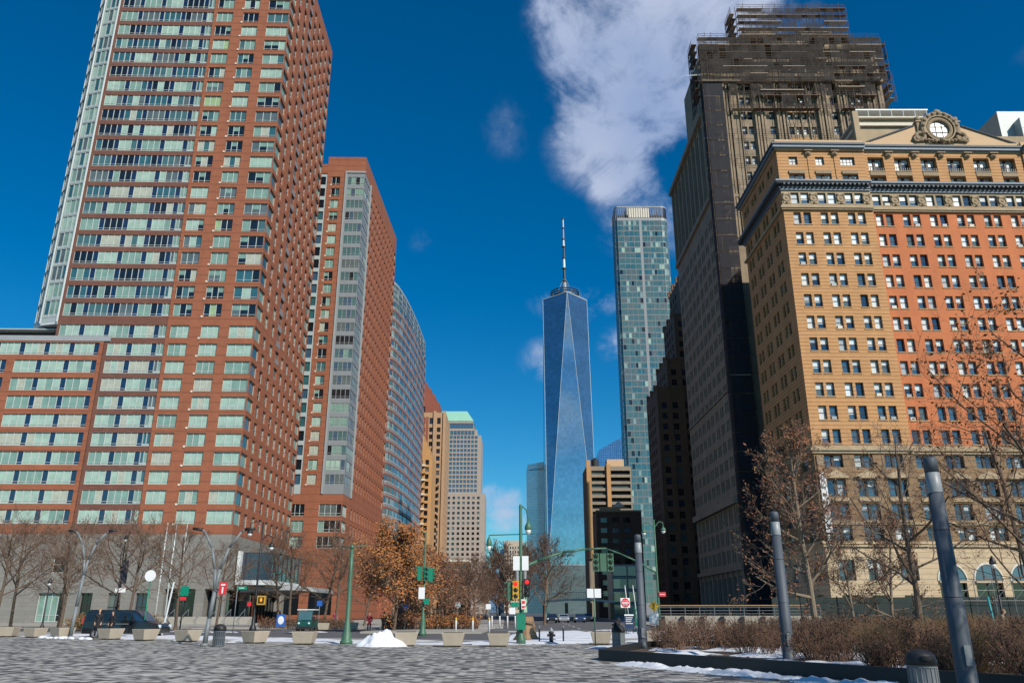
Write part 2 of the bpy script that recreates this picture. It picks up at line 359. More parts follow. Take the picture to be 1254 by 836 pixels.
# ------------------------------------------------------------ window styles
STY = {}
def sty(f): STY[f.__name__] = f; return f
def frame(F, f, a0, a1, z0, z1, o, w, mat, t=.05):
    F.box(f, a0, a1, z0, z0 + w, o, o + t, mat); F.box(f, a0, a1, z1 - w, z1, o, o + t, mat)
    F.box(f, a0, a0 + w, z0 + w, z1 - w, o, o + t, mat); F.box(f, a1 - w, a1, z0 + w, z1 - w, o, o + t, mat)
@sty
def sash(F, a0, a1, z0, z1, dep, rg, g, f):
    o = -dep; zm = (z0 + z1) / 2; r = rg.random()
    lowfloor = z0 < 32
    b = 0 if (lowfloor and r < .85) else rg.choice([0, .35, .5, .5, .5, .6, .95, .95, .95])
    zs = z1 - (z1 - z0) * b
    if b: F.quad(g, a0, a1, zs, z1, o, rg.choice(['blind', 'blind', 'pane_white', 'blind_grey']))
    if b < .99: F.quad(g, a0, a1, z0, zs, o, rg.choice(['pane_blue', 'pane_blue', 'pane_navy', 'pane_grey']))
    if rg.random() < .10: F.box(f, a0 + .25, a1 - .25, z0 + .05, z0 + .5, o + .02, o + .42, rg.choice(['grey_metal', 'sill_white']))
    frame(F, f, a0, a1, z0, z1, o + .01, .09, 'sash_dark'); F.box(f, a0 + .09, a1 - .09, zm - .04, zm + .04, o + .01, o + .07, 'sash_dark')
    F.box(f, a0 - .1, a1 + .1, z0 - .16, z0 - .002, -.05, .10, 'sill_tan')
@sty
def wide_sash(F, a0, a1, z0, z1, dep, rg, g, f):
    o = -dep; m = (a0 + a1) / 2; zm = z0 + (z1 - z0) * .5
    for s0, s1 in ((a0, m - .18), (m + .18, a1)):
        b = rg.choice([0, 0, 0, .4, .9]) if z0 < 40 else rg.choice([.3, .5, .9])
        zs = z1 - (z1 - z0) * b
        if b: F.quad(g, s0, s1, zs, z1, o, rg.choice(['blind', 'blind_grey']))
        F.quad(g, s0, s1, z0, zs, o, rg.choice(['pane_blue', 'pane_navy', 'pane_blue']))
        frame(F, f, s0, s1, z0, z1, o + .01, .09, 'sash_dark'); F.box(f, s0 + .09, s1 - .09, zm - .04, zm + .04, o + .01, o + .07, 'sash_dark')
    F.box(f, m - .18, m + .18, z0, z1, o - .02, o + .15, 'sash_dark')
@sty
def small_grid(F, a0, a1, z0, z1, dep, rg, g, f):
    o = -dep; F.quad(g, a0, a1, z0, z1, o, rg.choice(['pane_white', 'blind', 'blind_grey']))
    frame(F, f, a0, a1, z0, z1, o + .01, .08, 'sash_dark'); n = max(2, round((a1 - a0) / .65))
    for i in range(1, n): x = a0 + (a1 - a0) * i / n; F.box(f, x - .03, x + .03, z0, z1, o + .01, o + .05, 'sash_dark')
    zm = (z0 + z1) / 2; F.box(f, a0, a1, zm - .03, zm + .03, o + .015, o + .055, 'sash_dark')
def pane_pick(rg, z, warm=0):
    if z < 48: return rg.choice(['pane_green', 'pane_pale', 'pane_pale', 'pane_pale', 'pane_curtain'])
    return rg.choice(['pane_green', 'pane_pale', 'pane_black', 'pane_grey', 'pane_green', 'pane_black', 'pane_teal', 'pane_curtain', 'pane_slate', 'pane_lime' if warm else 'pane_pale'])
@sty
def ritz_pair(F, a0, a1, z0, z1, dep, rg, g, f):
    o = -dep; w = a1 - a0; base = pane_pick(rg, z0, 1); n = 2 if w < 3 else 3
    for i in range(n):
        c = base if rg.random() < .75 else pane_pick(rg, z0)
        s0, s1 = a0 + w * i / n, a0 + w * (i + 1) / n
        if c in ('pane_black', 'pane_grey') and rg.random() < .35:
            zz = z0 + (z1 - z0) * .55; F.quad(g, s0, s1, zz, z1, o, 'pane_green'); F.quad(g, s0, s1, z0, zz, o, c)
        else: F.quad(g, s0, s1, z0, z1, o, c)
    frame(F, f, a0, a1, z0, z1, o + .01, .06, 'mullion', .06)
    for i in range(1, n): x = a0 + w * i / n; F.box(f, x - .05, x + .05, z0 + .06, z1 - .06, o + .01, o + .08, 'mullion')
    F.box(f, a0, a1, z0 + .42, z0 + .48, o + .012, o + .05, 'mullion')
    if w < 3.2: F.box(f, a0 - .3, a0 + .02, z0 - .22, z0 + .1, -.05, .12, 'sill_white')
@sty
def ribbon(F, a0, a1, z0, z1, dep, rg, g, f):
    """long band: groups of three panes, dark slot panels between groups"""
    o = -dep; w = a1 - a0; n = max(1, round(w / 4.15)); gw = w / n
    for k in range(n):
        base = pane_pick(rg, z0); s = a0 + k * gw; pw = (gw - .95) / 3 if n > 1 or w > 5 else gw / 3
        for i in range(3):
            c = base if rg.random() < .8 else pane_pick(rg, z0)
            F.quad(g, s + i * pw, s + (i + 1) * pw, z0, z1, o, c)
            F.box(f, s + i * pw - .04, s + i * pw + .05, z0, z1, o + .01, o + .09, 'mullion')
        if pw * 3 < gw - .1:
            F.quad(g, s + 3 * pw, s + gw, z0, z1, o, 'pane_navy'); F.box(f, s + 3 * pw - .04, s + 3 * pw + .05, z0, z1, o + .01, o + .09, 'mullion')
    F.box(f, a0, a1, z0 + .40, z0 + .46, o + .012, o + .06, 'mullion'); F.box(f, a0, a1, z0, z0 + .08, o + .01, o + .10, 'mullion')
@sty
def narrow(F, a0, a1, z0, z1, dep, rg, g, f):
    o = -dep; F.quad(g, a0, a1, z0, z1, o, rg.choice(['pane_green', 'pane_black', 'pane_grey', 'pane_grey', 'pane_teal']))
    frame(F, f, a0, a1, z0, z1, o + .01, .07, 'mullion')
    F.box(f, a0 + .07, a1 - .07, (z0 + z1) / 2 - .04, (z0 + z1) / 2 + .04, o + .01, o + .06, 'mullion')
@sty
def corner_glass(F, a0, a1, z0, z1, dep, rg, g, f):
    o = -dep; F.quad(g, a0, a1, z0, z1, o, rg.choice(['pane_green', 'pane_teal', 'pane_grey', 'pane_green']))
    frame(F, f, a0, a1, z0, z1, o + .01, .07, 'mullion')
@sty
def strip_glass(F, a0, a1, z0, z1, dep, rg, g, f):
    o = -dep; F.quad(g, a0, a1, z0, z0 + .7, o, 'mid_grey_panel'); F.quad(g, a0, a1, z0 + .7, z1, o, rg.choice(['pane_grey', 'pane_teal']))
    F.box(f, a0, a1, z0, z0 + .1, o + .01, o + .1, 'grey_metal'); F.box(f, a0, a0 + .1, z0 + .1, z1, o + .01, o + .1, 'grey_metal')
@sty
def curtain(F, a0, a1, z0, z1, dep, rg, g, f):
    """a storey of curtain wall: sill spandrel, panes of many tones, slim white mullions"""
    o = -dep; w = a1 - a0; n = max(1, round(w / 1.5)); h = z1 - z0
    F.quad(g, a0, a1, z0, z0 + h * .18, o, 'teal_panel'); base = rg.choice(['pane_teal', 'pane_slate', 'pane_slate', 'pane_grey'])
    for i in range(n):
        c = base if rg.random() < .6 else rg.choice(['pane_teal', 'pane_slate', 'pane_slate', 'pane_mist', 'pane_black', 'pane_grey', 'pane_pale' if rg.random() < .4 else 'pane_teal'])
        F.quad(g, a0 + w * i / n, a0 + w * (i + 1) / n, z0 + h * .18, z1, o, c)
        if i % 2 == 0: F.box(f, a0 + w * i / n - .05, a0 + w * i / n + .05, z0, z1, o + .01, o + .10, 'grey_metal')
    F.box(f, a0, a1, z0, z0 + .10, o + .01, o + .12, 'grey_metal')
@sty
def pale_band(F, a0, a1, z0, z1, dep, rg, g, f):
    o = -dep; w = a1 - a0; n = max(1, round(w / 1.4)); h = z1 - z0; F.quad(g, a0, a1, z0, z0 + h * .3, o, 'mid_grey_panel')
    for i in range(n):
        F.quad(g, a0 + w * i / n, a0 + w * (i + 1) / n, z0 + h * .3, z1, o, rg.choice(['pane_slate', 'pane_mist', 'pane_slate', 'pane_grey', 'pane_blue']))
    F.box(f, a0, a1, z0 + h * .28, z0 + h * .33, o + .01, o + .1, 'white_metal'); F.box(f, a0, a0 + .08, z0, z1, o + .01, o + .12, 'grey_metal')
@sty
def white_bay(F, a0, a1, z0, z1, dep, rg, g, f):
    o = -dep; w = a1 - a0; n = max(2, round(w / 1.3)); h = z1 - z0
    F.quad(g, a0, a1, z0, z0 + h * .2, o, 'pale_metal')
    for i in range(n):
        F.quad(g, a0 + w * i / n, a0 + w * (i + 1) / n, z0 + h * .2, z1, o, rg.choice(['pane_green', 'pane_teal', 'pane_grey', 'pane_pale', 'pane_green']))
        F.box(f, a0 + w * i / n - .07, a0 + w * i / n + .07, z0, z1, o + .01, o + .12, 'pale_metal')
    F.box(f, a0, a1, z0, z0 + .16, o + .01, o + .16, 'pale_metal')
@sty
def bay_glass(F, a0, a1, z0, z1, dep, rg, g, f):
    o = -dep; w = a1 - a0; n = 4 if w > 3 else max(1, round(w / 1.6)); h = z1 - z0
    base = rg.choice(['pane_pale', 'pane_black', 'pane_green', 'pane_grey', 'pane_pale', 'pane_lime'])
    for i in range(n): F.quad(g, a0 + w * i / n, a0 + w * (i + 1) / n, z0, z1, o, base if rg.random() < .7 else rg.choice(['pane_green', 'pane_black', 'pane_grey']))
    frame(F, f, a0, a1, z0, z1, o + .01, .08, 'mullion', .08)
    for i in range(1, n): x = a0 + w * i / n; F.box(f, x - .05, x + .05, z0, z1, o + .012, o + .08, 'mullion')
    F.box(f, a0, a1, z0 + h * .22, z0 + h * .22 + .07, o + .014, o + .07, 'mullion')
@sty
def blue_bay(F, a0, a1, z0, z1, dep, rg, g, f):
    o = -dep; w = a1 - a0; n = 4 if w < 5 else 5; h = z1 - z0; base = rg.choice(['pane_slate', 'pane_black', 'pane_slate', 'pane_green', 'pane_grey', 'pane_pale'])
    for i in range(n): F.quad(g, a0 + w * i / n, a0 + w * (i + 1) / n, z0, z1, o, base if rg.random() < .7 else rg.choice(['pane_slate', 'pane_black', 'pane_blue']))
    frame(F, f, a0, a1, z0, z1, o + .01, .08, 'grey_metal', .08)
    for i in range(1, n): x = a0 + w * i / n; F.box(f, x - .05, x + .05, z0, z1, o + .012, o + .08, 'grey_metal')
    F.box(f, a0, a1, z0 + h * .22, z0 + h * .22 + .07, o + .014, o + .07, 'grey_metal')
@sty
def dark_plain(F, a0, a1, z0, z1, dep, rg, g, f):
    o = -dep; F.quad(g, a0, a1, z0, z1, o, rg.choice(['pane_black', 'pane_navy', 'pane_black', 'pane_grey']))
    m = (a0 + a1) / 2; F.box(f, m - .05, m + .05, z0, z1, o + .01, o + .06, 'sash_dark'); zm = (z0 + z1) / 2; F.box(f, a0, a1, zm - .05, zm + .05, o + .015, o + .065, 'sash_dark')
@sty
def dim_sash(F, a0, a1, z0, z1, dep, rg, g, f):
    o = -dep; b = rg.choice([0, .3, .5, .5, .9]); zs = z1 - (z1 - z0) * b
    if b: F.quad(g, a0, a1, zs, z1, o, rg.choice(['blind_grey', 'blind']))
    F.quad(g, a0, a1, z0, zs, o, rg.choice(['pane_blue', 'pane_navy', 'pane_black', 'pane_grey']))
    frame(F, f, a0, a1, z0, z1, o + .01, .09, 'sash_dark'); zm = (z0 + z1) / 2; F.box(f, a0, a1, zm - .05, zm + .05, o + .012, o + .07, 'sash_dark')
@sty
def teal_sash(F, a0, a1, z0, z1, dep, rg, g, f):
    o = -dep; F.quad(g, a0, a1, z0, z1, o, rg.choice(['pane_blue', 'pane_blue', 'pane_teal', 'pane_black'])); frame(F, f, a0, a1, z0, z1, o + .01, .08, 'sash_dark')
@sty
def blue_pane(F, a0, a1, z0, z1, dep, rg, g, f):
    F.quad(g, a0, a1, z0, z1, -dep, 'pane_blue' if rg.random() < .8 else 'pane_teal')
@sty
def black_pane(F, a0, a1, z0, z1, dep, rg, g, f):
    F.quad(g, a0, a1, z0, z1, -dep, 'pane_black' if rg.random() < .9 else 'pane_grey')
@sty
def opening(F, a0, a1, z0, z1, dep, rg, g, f):
    F.quad(g, a0, a1, z0, z1, -dep, 'pane_black')
    n = max(1, round((a1 - a0) / 2.2))
    for i in range(n + 1): x = a0 + (a1 - a0) * i / n; F.box(f, x - .06, x + .06, z0, z1, -dep + .01, -dep + .12, 'dark_metal')

# ============================================================ BUILDINGS
simple('haze_blue', (.10, .20, .33), .8, .1, .01)  # distance haze put into the base colour of the horizon blocks
def pairs(s0, n, pitch, offs, st): return [(s0 + k * pitch + a, s0 + k * pitch + b, st) for k in range(n) for a, b in offs]
def part(name, root): # small helper: a mesh part to be filled and then built
    mb = MB(); PARTS.append((mb, name, root)); return mb
PARTS = []
def flush():
    for mb, name, root in PARTS:
        if mb.v: mb.build(name, root)
    PARTS.clear()

# ---- tall brick hotel tower with a low wing (left foreground)
def hotel_tower():
    root = thing('hotel_tower', (-44.2, 128, 0), 'tallest red brick tower with green glass, rising above a long low wing', 'tower')
    B = Building(root, True)
    a = R(1.3); F = Face(-44.2, 128, math.cos(a), math.sin(a)); T = 134
    low = [(17.0 + 3.1 * k - 2.2, 17.0 + 3.1 * k) for k in range(10)]; mid = [(45.9, 48.2)]; up = [(52.2 + 3.27 * k - 2.35, 52.2 + 3.27 * k) for k in range(25)]
    allr = low + mid + up
    A = [(-14.4, -11.2, 'ritz_pair'), (-9.2, -6.1, 'ritz_pair'), (-4.4, -.12, 'ritz_pair')]
    B.facade(F, -15, 0, 13.2, T, [(z0, z1, A) for z0, z1 in allr], 'ritz_brick', .28)
    # ribbon section beside it, windows a little back, banded spandrels
    B.facade(F, -25.2, -15, 13.2, 45.2, [(z0, z1, [(-24.6, -16.3, 'ribbon'), (-16.3, -15.1, 'white_bay')]) for z0, z1 in low], 'brown_spandrel', .15, base=-.12)
    B.facade(F, -33.7, -15, 45.2, T, [(z0, z1, [(-33.2, -16.3, 'ribbon'), (-16.3, -15.1, 'white_bay')]) for z0, z1 in mid + up], 'brown_spandrel', .15, base=-.12)
    # low wing
    rows = [(z0, z1, [(-39.6 - 15 * k, -25.9 - 15 * k, 'ribbon') for k in range(4)]) for z0, z1 in low[:9]] + [(low[9][0], low[9][1], [(-88, -25.9, 'ribbon')])]
    B.facade(F, -88, -25.2, 13.2, 45.2, rows, 'ritz_brick', .22)
    w = B.wall(); F.box(w, -88, -24.2, 45.2, 46.1, -.6, .06, 'grey_metal'); F.box(w, -88, -25, 46.3, 46.35, -30, -.6, 'roof_grey')
    cn = part('canopy', root); F.box(cn, -88, -33.6, 47.6, 47.8, -9, -1.2, 'pale_metal'); F.box(cn, -88, -34, 46.35, 47.6, -8, -3, 'dark_metal')
    # right-hand side face
    G = Face(-44.2, 128, -.02, 1); cs = [6.2, 10.6, 18.6, 22.4, 26.2, 30.0]
    sw = [(.12, 3.6, 'corner_glass')] + [(c - .95, c + .95, 'narrow') for c in cs] + [(32.6, 35.9, 'corner_glass')]
    swl = sw + [(13.7, 15.6, 'narrow')]; swu = sw + [(13.5, 15.9, 'strip_glass')]
    B.facade(G, 0, 36, 13.2, 42.5, [(z0, z1, swl) for z0, z1 in low[:9]], 'ritz_brick', .3)
    B.facade(G, 0, 36, 42.5, T, [(z0, z1, swu) for z0, z1 in low[9:] + mid + up], 'ritz_brick', .3)
    for k in range(1, 28): G.box(w, 13.5, 15.9, 42.5 + k * 3.27, 43.4 + k * 3.27, .005, .03, 'mid_grey_panel')
    # chamfered glazed bay at the far left
    b0 = (F.P(-33.7, 0)[0], F.P(-33.7, 0)[1]); bm = (b0[0] - 3.4, b0[1] + .9); b1 = (b0[0] - 6.6, b0[1] + 4.2)
    fl = [(49.6 + 3.27 * k, 49.6 + 3.27 * k + 3.1) for k in range(26)]
    for q0, q1 in ((b1, bm), (bm, b0)):
        H = Face(q0[0], q0[1], q1[0] - q0[0], q1[1] - q0[1]); L = math.hypot(q1[0] - q0[0], q1[1] - q0[1])
        B.facade(H, 0, L, 48.6, T, [(z0, z1, [(.1, L - .15, 'white_bay')]) for z0, z1 in fl], 'pale_metal', .12)
        H.box(w, L - .15, L + .05, 48.6, T, .002, .25, 'white_metal' if q1 is b0 else 'pale_metal')
    I = Face(b1[0], b1[1] + 16, 0, -1)
    B.facade(I, 0, 16, 48.6, T, [(z0, z1, [(.25, 15.7, 'white_bay')]) for z0, z1 in fl], 'white_metal', .12)
    w.prism([b1, bm, b0, (b0[0] + 1, b0[1] + 10), (b1[0], b1[1] + 10)], 48.3, 48.6, 'white_metal')
    for dx, dy, r in ((1.7, .2, .55), (3.4, -1.2, .4)):
        c = part('column', root); c.tube((b1[0] + dx, b1[1] + dy + .6, 46.3), (b1[0] + dx, b1[1] + dy + .6, 48.4), r, r, 'white_metal', 16)
    # grey stone base with its openings
    Bd = [(-88, -84, 3, 9, 'opening'), (-82, -72, .6, 4.6, 'curtain'), (-70, -56, .6, 7.4, 'curtain'), (-54, -50.4, 0, 7, 'opening'), (-35, -30, 0, 12.2, 'opening'), (-28.5, -27, 6.4, 9, 'dark_plain'), (-25.6, -21.6, .2, 4.2, 'bay_glass'), (-19, -17, 0, 5, 'dark_plain'), (-15.5, -13.5, 0, 5, 'dark_plain')]
    B.facade(F, -88, -48, 0, 13.2, [(.6, 7.4, [(-82, -56.5, 'curtain')])], 'grey_base_stone', .8)
    B.facade(F, -48, -30, 0, 13.2, [(0, 12.2, [(-42, -37, 'opening')])], 'grey_base_stone', 1.6)
    B.facade(F, -30, -10.5, 0, 13.2, [(.2, 4.4, [(-28.5, -24.5, 'bay_glass'), (-22, -20.2, 'dark_plain'), (-17.8, -16, 'dark_plain'), (-13.6, -11.8, 'dark_plain')]), (7.4, 9.8, [(-27.2, -25.2, 'narrow')])], 'grey_base_stone', .5)
    B.facade(F, -10.5, 0, 0, 13.2, [(0, 5.0, [(-9.3, -4.6, 'opening'), (-3.2, -.4, 'opening')])], 'grey_base_stone', 2.2)
    B.facade(G, 0, 36, 0, 13.2, [(0, 5.0, [(.5, 12, 'opening'), (13, 34, 'opening')])], 'grey_base_stone', 1.5)
    rw = part('rear_wall', root)
    def poly(x0, x1, y0, y1, z0, z1): rw.box(x0, x1, y0, y1, z0, z1, 'roof_grey')
    poly(-77, -46.6, 131, 163.5, 0, T - .3); poly(-79.4, -77, 135, 146, 48.7, T - .3); poly(-131, -77, 132.5, 158, 0, 45.1)
    # glazed box with a white rim over the canopy on the side street
    bx = part('bay_box', root); bx.box(-44.1, -38.6, 132.3, 150, 6.4, 10.6, 'pane_navy'); 
    fr = part('bay_box_frame', root)
    fr.box(-44.0, -43.5, 131.2, 132.3, 6.4, 10.9, 'white_metal'); fr.box(-44.0, -38.4, 131.2, 150.2, 5.7, 6.4, 'white_metal'); fr.box(-44.0, -38.4, 132.3, 150.2, 10.6, 10.75, 'dark_metal')
    for k in range(7): fr.box(-38.6, -38.5, 133 + 2.6 * k, 133.15 + 2.6 * k, 6.4, 10.6, 'dark_metal')
    cn = part('sweeping_canopy', root); n = 14
    for i in range(n):
        x0, x1 = -43.6 + 9.6 * i / n, -43.6 + 9.6 * (i + 1) / n; h0, h1 = [4.6 + .7 * math.sin(math.pi * .55 * j / n) - .4 * (j / n) ** 3 for j in (i, i + 1)]
        cn.add([(x0, 133 + i * .8, h0), (x1, 133.8 + i * .8, h1), (x1, 158, h1), (x0, 158, h0), (x0, 133 + i * .8, h0 + .7), (x1, 133.8 + i * .8, h1 + .7), (x1, 158, h1 + .7), (x0, 158, h0 + .7)], BOXF, 'grey_metal')
    B.finish(); flush()
hotel_tower()

# ---- second brick tower with the glazed corner bay
def corner_bay_tower():
    root = thing('apartment_tower', (-37.6, 178, 0), 'slimmer brick apartment tower with a glazed corner bay, standing behind the hotel tower', 'tower')
    B = Building(root, False); a = R(1.2); F = Face(-37.6, 178, math.cos(a), math.sin(a)); T = 112.6
    rows = [(106.8 - 3.3 * k - 2.3, 106.8 - 3.3 * k) for k in range(24)]
    B.facade(F, -14.2, -9.6, 26.5, 107.5, [(z0, z1, [(-13.8, -12.5, 'teal_sash'), (-11.6, -9.9, 'teal_sash')]) for z0, z1 in rows], 'pale_metal', .3, base=-.05)
    B.facade(F, -9.6, -5.0, 26.5, T, [(z0, z1, [(-8.4, -6.3, 'ritz_pair')]) for z0, z1 in rows], 'ritz_brick', .25)
    B.facade(F, -5.0, 0, 26.5, 108, [(z0, z1, [(-4.4, -.1, 'blue_bay')]) for z0, z1 in rows], 'mid_grey_panel', .12, base=.02)
    w = B.wall(); F.box(w, -5.0, -4.6, 26.5, 108.4, .03, .25, 'grey_metal'); F.box(w, -4.6, .2, 107.9, 108.4, .03, .25, 'grey_metal')
    B.facade(F, -5.0, 0, 108, T, [], 'ritz_brick')
    lr = [(14.8, 17.3), (18.2, 20.7), (21.7, 24.3)]
    B.facade(F, -18, 0, 0, 26.5, [(z0, z1, [(-12.6, -8.4, 'bay_glass'), (-5.2, -.1, 'bay_glass')]) for z0, z1 in lr] + [(1, 6, [(-12, -8, 'opening'), (-6, -1, 'opening')])], 'ritz_brick', .25)
    G = Face(-37.6, 178, 1.3, 47); L = 47
    B.facade(G, 0, 7.2, 26.5, 108, [(z0, z1, [(.1, 6.8, 'blue_bay')]) for z0, z1 in rows], 'mid_grey_panel', .12, base=.02)
    G.box(w, 6.8, 7.3, 26.5, 108.4, .03, .3, 'grey_metal')
    B.facade(G, 0, 7.2, 108, T, [], 'ritz_brick')
    cs = [9.4 + 3.05 * k for k in range(12)]
    B.facade(G, 7.2, L, 26.5, T, [(z0 + .1, z1, [(c - .72, c + .72, 'narrow') for c in cs] + [(44.6, 46.9, 'corner_glass')]) for z0, z1 in rows], 'ritz_brick', .35)
    B.facade(G, 0, L, 0, 26.5, [(z0, z1, [(.1, 4.5, 'bay_glass')] + [(c - .72, c + .72, 'narrow') for c in cs]) for z0, z1 in lr], 'ritz_brick', .35)
    rw = part('rear_wall', root); rw.box(-50.5, -40, 181, 222, 0, T - .2, 'ritz_brick'); rw.box(-56, -40, 183, 222, 0, 26, 'roof_grey')
    B.finish(); flush()
corner_bay_tower()

# ---- curved glass tower
def curved_tower():
    root = thing('curved_tower', (-38.9, 238, 0), 'curved blue glass tower with thin red bands, just right of the slimmer brick tower', 'tower')
    B = Building(root); pts = [(-50, 238), (-38.9, 238)] + [(-38.9 + 4.4 * math.sin(R(p)), 238 + 62 * (1 - math.cos(R(p)))) for p in (14, 24, 33, 42, 51, 60, 69, 78, 86, 92)]
    pts += [(-40, 318)]
    for i in range(len(pts) - 1):
        (x0, y0), (x1, y1) = pts[i], pts[i + 1]; F = Face(x0, y0, x1 - x0, y1 - y0); L = math.hypot(x1 - x0, y1 - y0)
        B.facade(F, 0, L, 0, 97, [(8 + 3.3 * k + .42, 8 + 3.3 * k + 3.3 - .03, [(.02, L - .02, 'pale_band' if i else 'bay_glass')]) for k in range(27)], 'red_brick' , .1)
        B.facade(F, 0, L, 97, 104, [(97.6 + 1.9 * q, 99.3 + 1.9 * q, [(.05, L - .05, 'pale_band')]) for q in range(3)], 'grey_metal', .1, base=-.4)
    rw = part('roof', root); rw.prism([(-50, 239.5), (-40, 239.5), (-36.5, 262), (-36, 300), (-40, 316), (-50, 316)], 0, 103.5, 'roof_grey')
    B.finish(); flush()
curved_tower()

# ---- red and tan pier tower, and the amber balcony block before it
def pier_tower():
    root = thing('pier_tower', (-38, 345, 0), 'red brick tower with a stepped crown and tan vertical piers behind the curved glass tower', 'tower')
    B = Building(root); F = Face(-50, 345, 1, .02)
    ws = lambda st: [(3 + 3.4 * k, 4.6 + 3.4 * k, st) for k in range(5)]
    B.facade(F, 0, 20.5, 0, 86, [(10 + 3.2 * k, 12 + 3.2 * k, ws('dark_plain')) for k in range(22)] + [(80.8, 83.6, ws('dark_plain'))], 'tan_pier', .4)
    w = B.wall()
    for s0 in (1.6, 8.2, 15.0, 19.3): F.box(w, s0, s0 + 1.2, 3, 86.6, .002, .6, 'tan_pier')
    for s0 in (10.2, 11.8): F.box(w, s0, s0 + 1.0, 3, 84, .002, .15, 'red_brick')
    bl = part('balcony', root)
    for k in range(13): F.box(bl, 14.2 if k % 2 else 14.6, 17.6, 18 + 2.9 * k, 19 + 2.9 * k, .01, 1.6, 'tan_pier')
    dk = part('loggia', root)
    for k in range(13): F.quad(dk, 14.2, 17.6, 19.05 + 2.9 * k, 20.85 + 2.9 * k, .03, 'pane_black')
    G = Face(-29.5, 345.4, -.01, 1); B.facade(G, 0, 26, 0, 86, [(10 + 3.2 * k, 12 + 3.2 * k, [(2 + 4 * j, 3.6 + 4 * j, 'dark_plain') for j in range(6)]) for k in range(23)], 'tan_pier', .3)
    rf = part('stepped_crown', root); w.box(-49, -30.2, 347, 370, 0, 85.8, 'roof_grey')
    rf.box(-50, -33.2, 350, 366, 85, 92, 'red_brick'); rf.box(-50, -35.4, 352, 366, 92, 96, 'red_brick'); rf.box(-50, -37.5, 354, 366, 96, 99.5, 'red_brick'); rf.box(-50, -39.5, 355, 366, 99.5, 102.5, 'red_brick')
    for k in range(3): rf.box(-49 + 4 * k, -47.4 + 4 * k, 349.9, 349.99, 87, 90, 'pane_black')
    B.finish(); flush()
    root = thing('balcony_block', (-36, 320, 0), 'sunlit amber block with stacked white balconies beside the curved glass tower', 'building')
    B = Building(root); F = Face(-44, 320, 1, 0)
    B.facade(F, 0, 11.6, 0, 62, [(6 + 2.9 * k, 7.9 + 2.9 * k, [(1 + 2.6 * j, 2.5 + 2.6 * j, 'black_pane') for j in range(4)]) for k in range(19)], 'amber_brick', .5)
    bl = part('balcony', root)
    for k in range(18): F.box(bl, 6.6, 9.0, 8.1 + 2.9 * k, 8.8 + 2.9 * k, .01, 1.1, 'sill_white' if k % 2 else 'amber_brick')
    w = B.wall(); w.box(-44, -32.5, 321, 338, 0, 61.8, 'amber_brick')
    for i in range(4): w.box(-44, -33.4 - 1.3 * i, 320.2, 337, 62 + 2.6 * i, 64.6 + 2.6 * i, 'amber_brick')
    B.finish(); flush()
pier_tower()

# ---- granite office tower with the green roof
def granite_tower():
    root = thing('granite_office_tower', (-50, 700, 0), 'pale granite office tower with a green copper roof far down the avenue', 'tower')
    B = Building(root); F = Face(-92, 700, 1, 0)
    B.facade(F, 0, 68.2, 0, 100, [(8 + 4.35 * k, 10.3 + 4.35 * k, [(1.2 + 4.3 * j, 3.4 + 4.3 * j, 'black_pane') for j in range(15)]) for k in range(21)], 'granite', .5)
    U = Face(-92, 702, 1, 0)
    B.facade(U, 0, 64.4, 100, 152, [(101.5 + 3.95 * k, 104.2 + 3.95 * k, [(.8 + 3.2 * j, 3.3 + 3.2 * j, 'blue_pane') for j in range(19)]) for k in range(13)], 'granite', .3)
    V = Face(-92, 705, 1, 0)
    B.facade(V, 0, 60.5, 152, 158, [(153, 157, [(.8 + 3.2 * j, 3.6 + 3.2 * j, 'blue_pane') for j in range(18)])], 'granite', .3)
    B.facade(V, 0, 57, 158, 166, [(159, 164, [(.2, 56.8, 'blue_pane')])], 'granite', .3)
    w = B.wall(); w.box(-92, -23.9, 700.9, 745, 0, 100, 'granite'); w.box(-92, -27.7, 702.6, 743, 100, 152, 'granite'); w.box(-92, -31.6, 705.6, 740, 152, 158, 'granite'); w.box(-92, -35.2, 705.5, 740, 158, 166, 'granite')
    w.box(-50, -20.5, 699, 699.9, 0, 30, 'granite'); w.box(-50, -22, 699.2, 699.92, 30, 42, 'granite')
    rf = part('roof', root)
    x0, x1, y0, y1, t = -92, -34.8, 704.7, 740, 6.5
    rf.add([(x0, y0, 166), (x1, y0, 166), (x1, y1, 166), (x0, y1, 166), (x0 + t, y0 + t, 176.5), (x1 - t, y0 + t, 176.5), (x1 - t, y1 - t, 176.5), (x0 + t, y1 - t, 176.5)], BOXF, 'copper_green')
    B.finish(); flush()
    root = thing('low_brick_house', (-20, 300, 0), 'low brown brick house with white balconies in front of the pale granite tower', 'building')
    B = Building(root); F = Face(-27, 300, 1, 0)
    B.facade(F, 0, 11.4, 0, 19, [(2 + 2.9 * k, 3.7 + 2.9 * k, [(.8 + 2.7 * j, 2.2 + 2.7 * j, 'dark_plain') for j in range(4)]) for k in range(6)], 'brown_brick', .25)
    w = B.wall(); w.box(-27, -15.6, 300.5, 315, 0, 19, 'brown_brick'); F.box(w, -.1, 11.5, 19, 19.8, -.4, .12, 'sill_white')
    bl = part('balcony', root)
    for k in range(6): F.box(bl, 5.7, 8.3, 1.2 + 2.9 * k, 1.9 + 2.9 * k, .01, .9, 'sill_white')
    B.finish(); flush()
granite_tower()

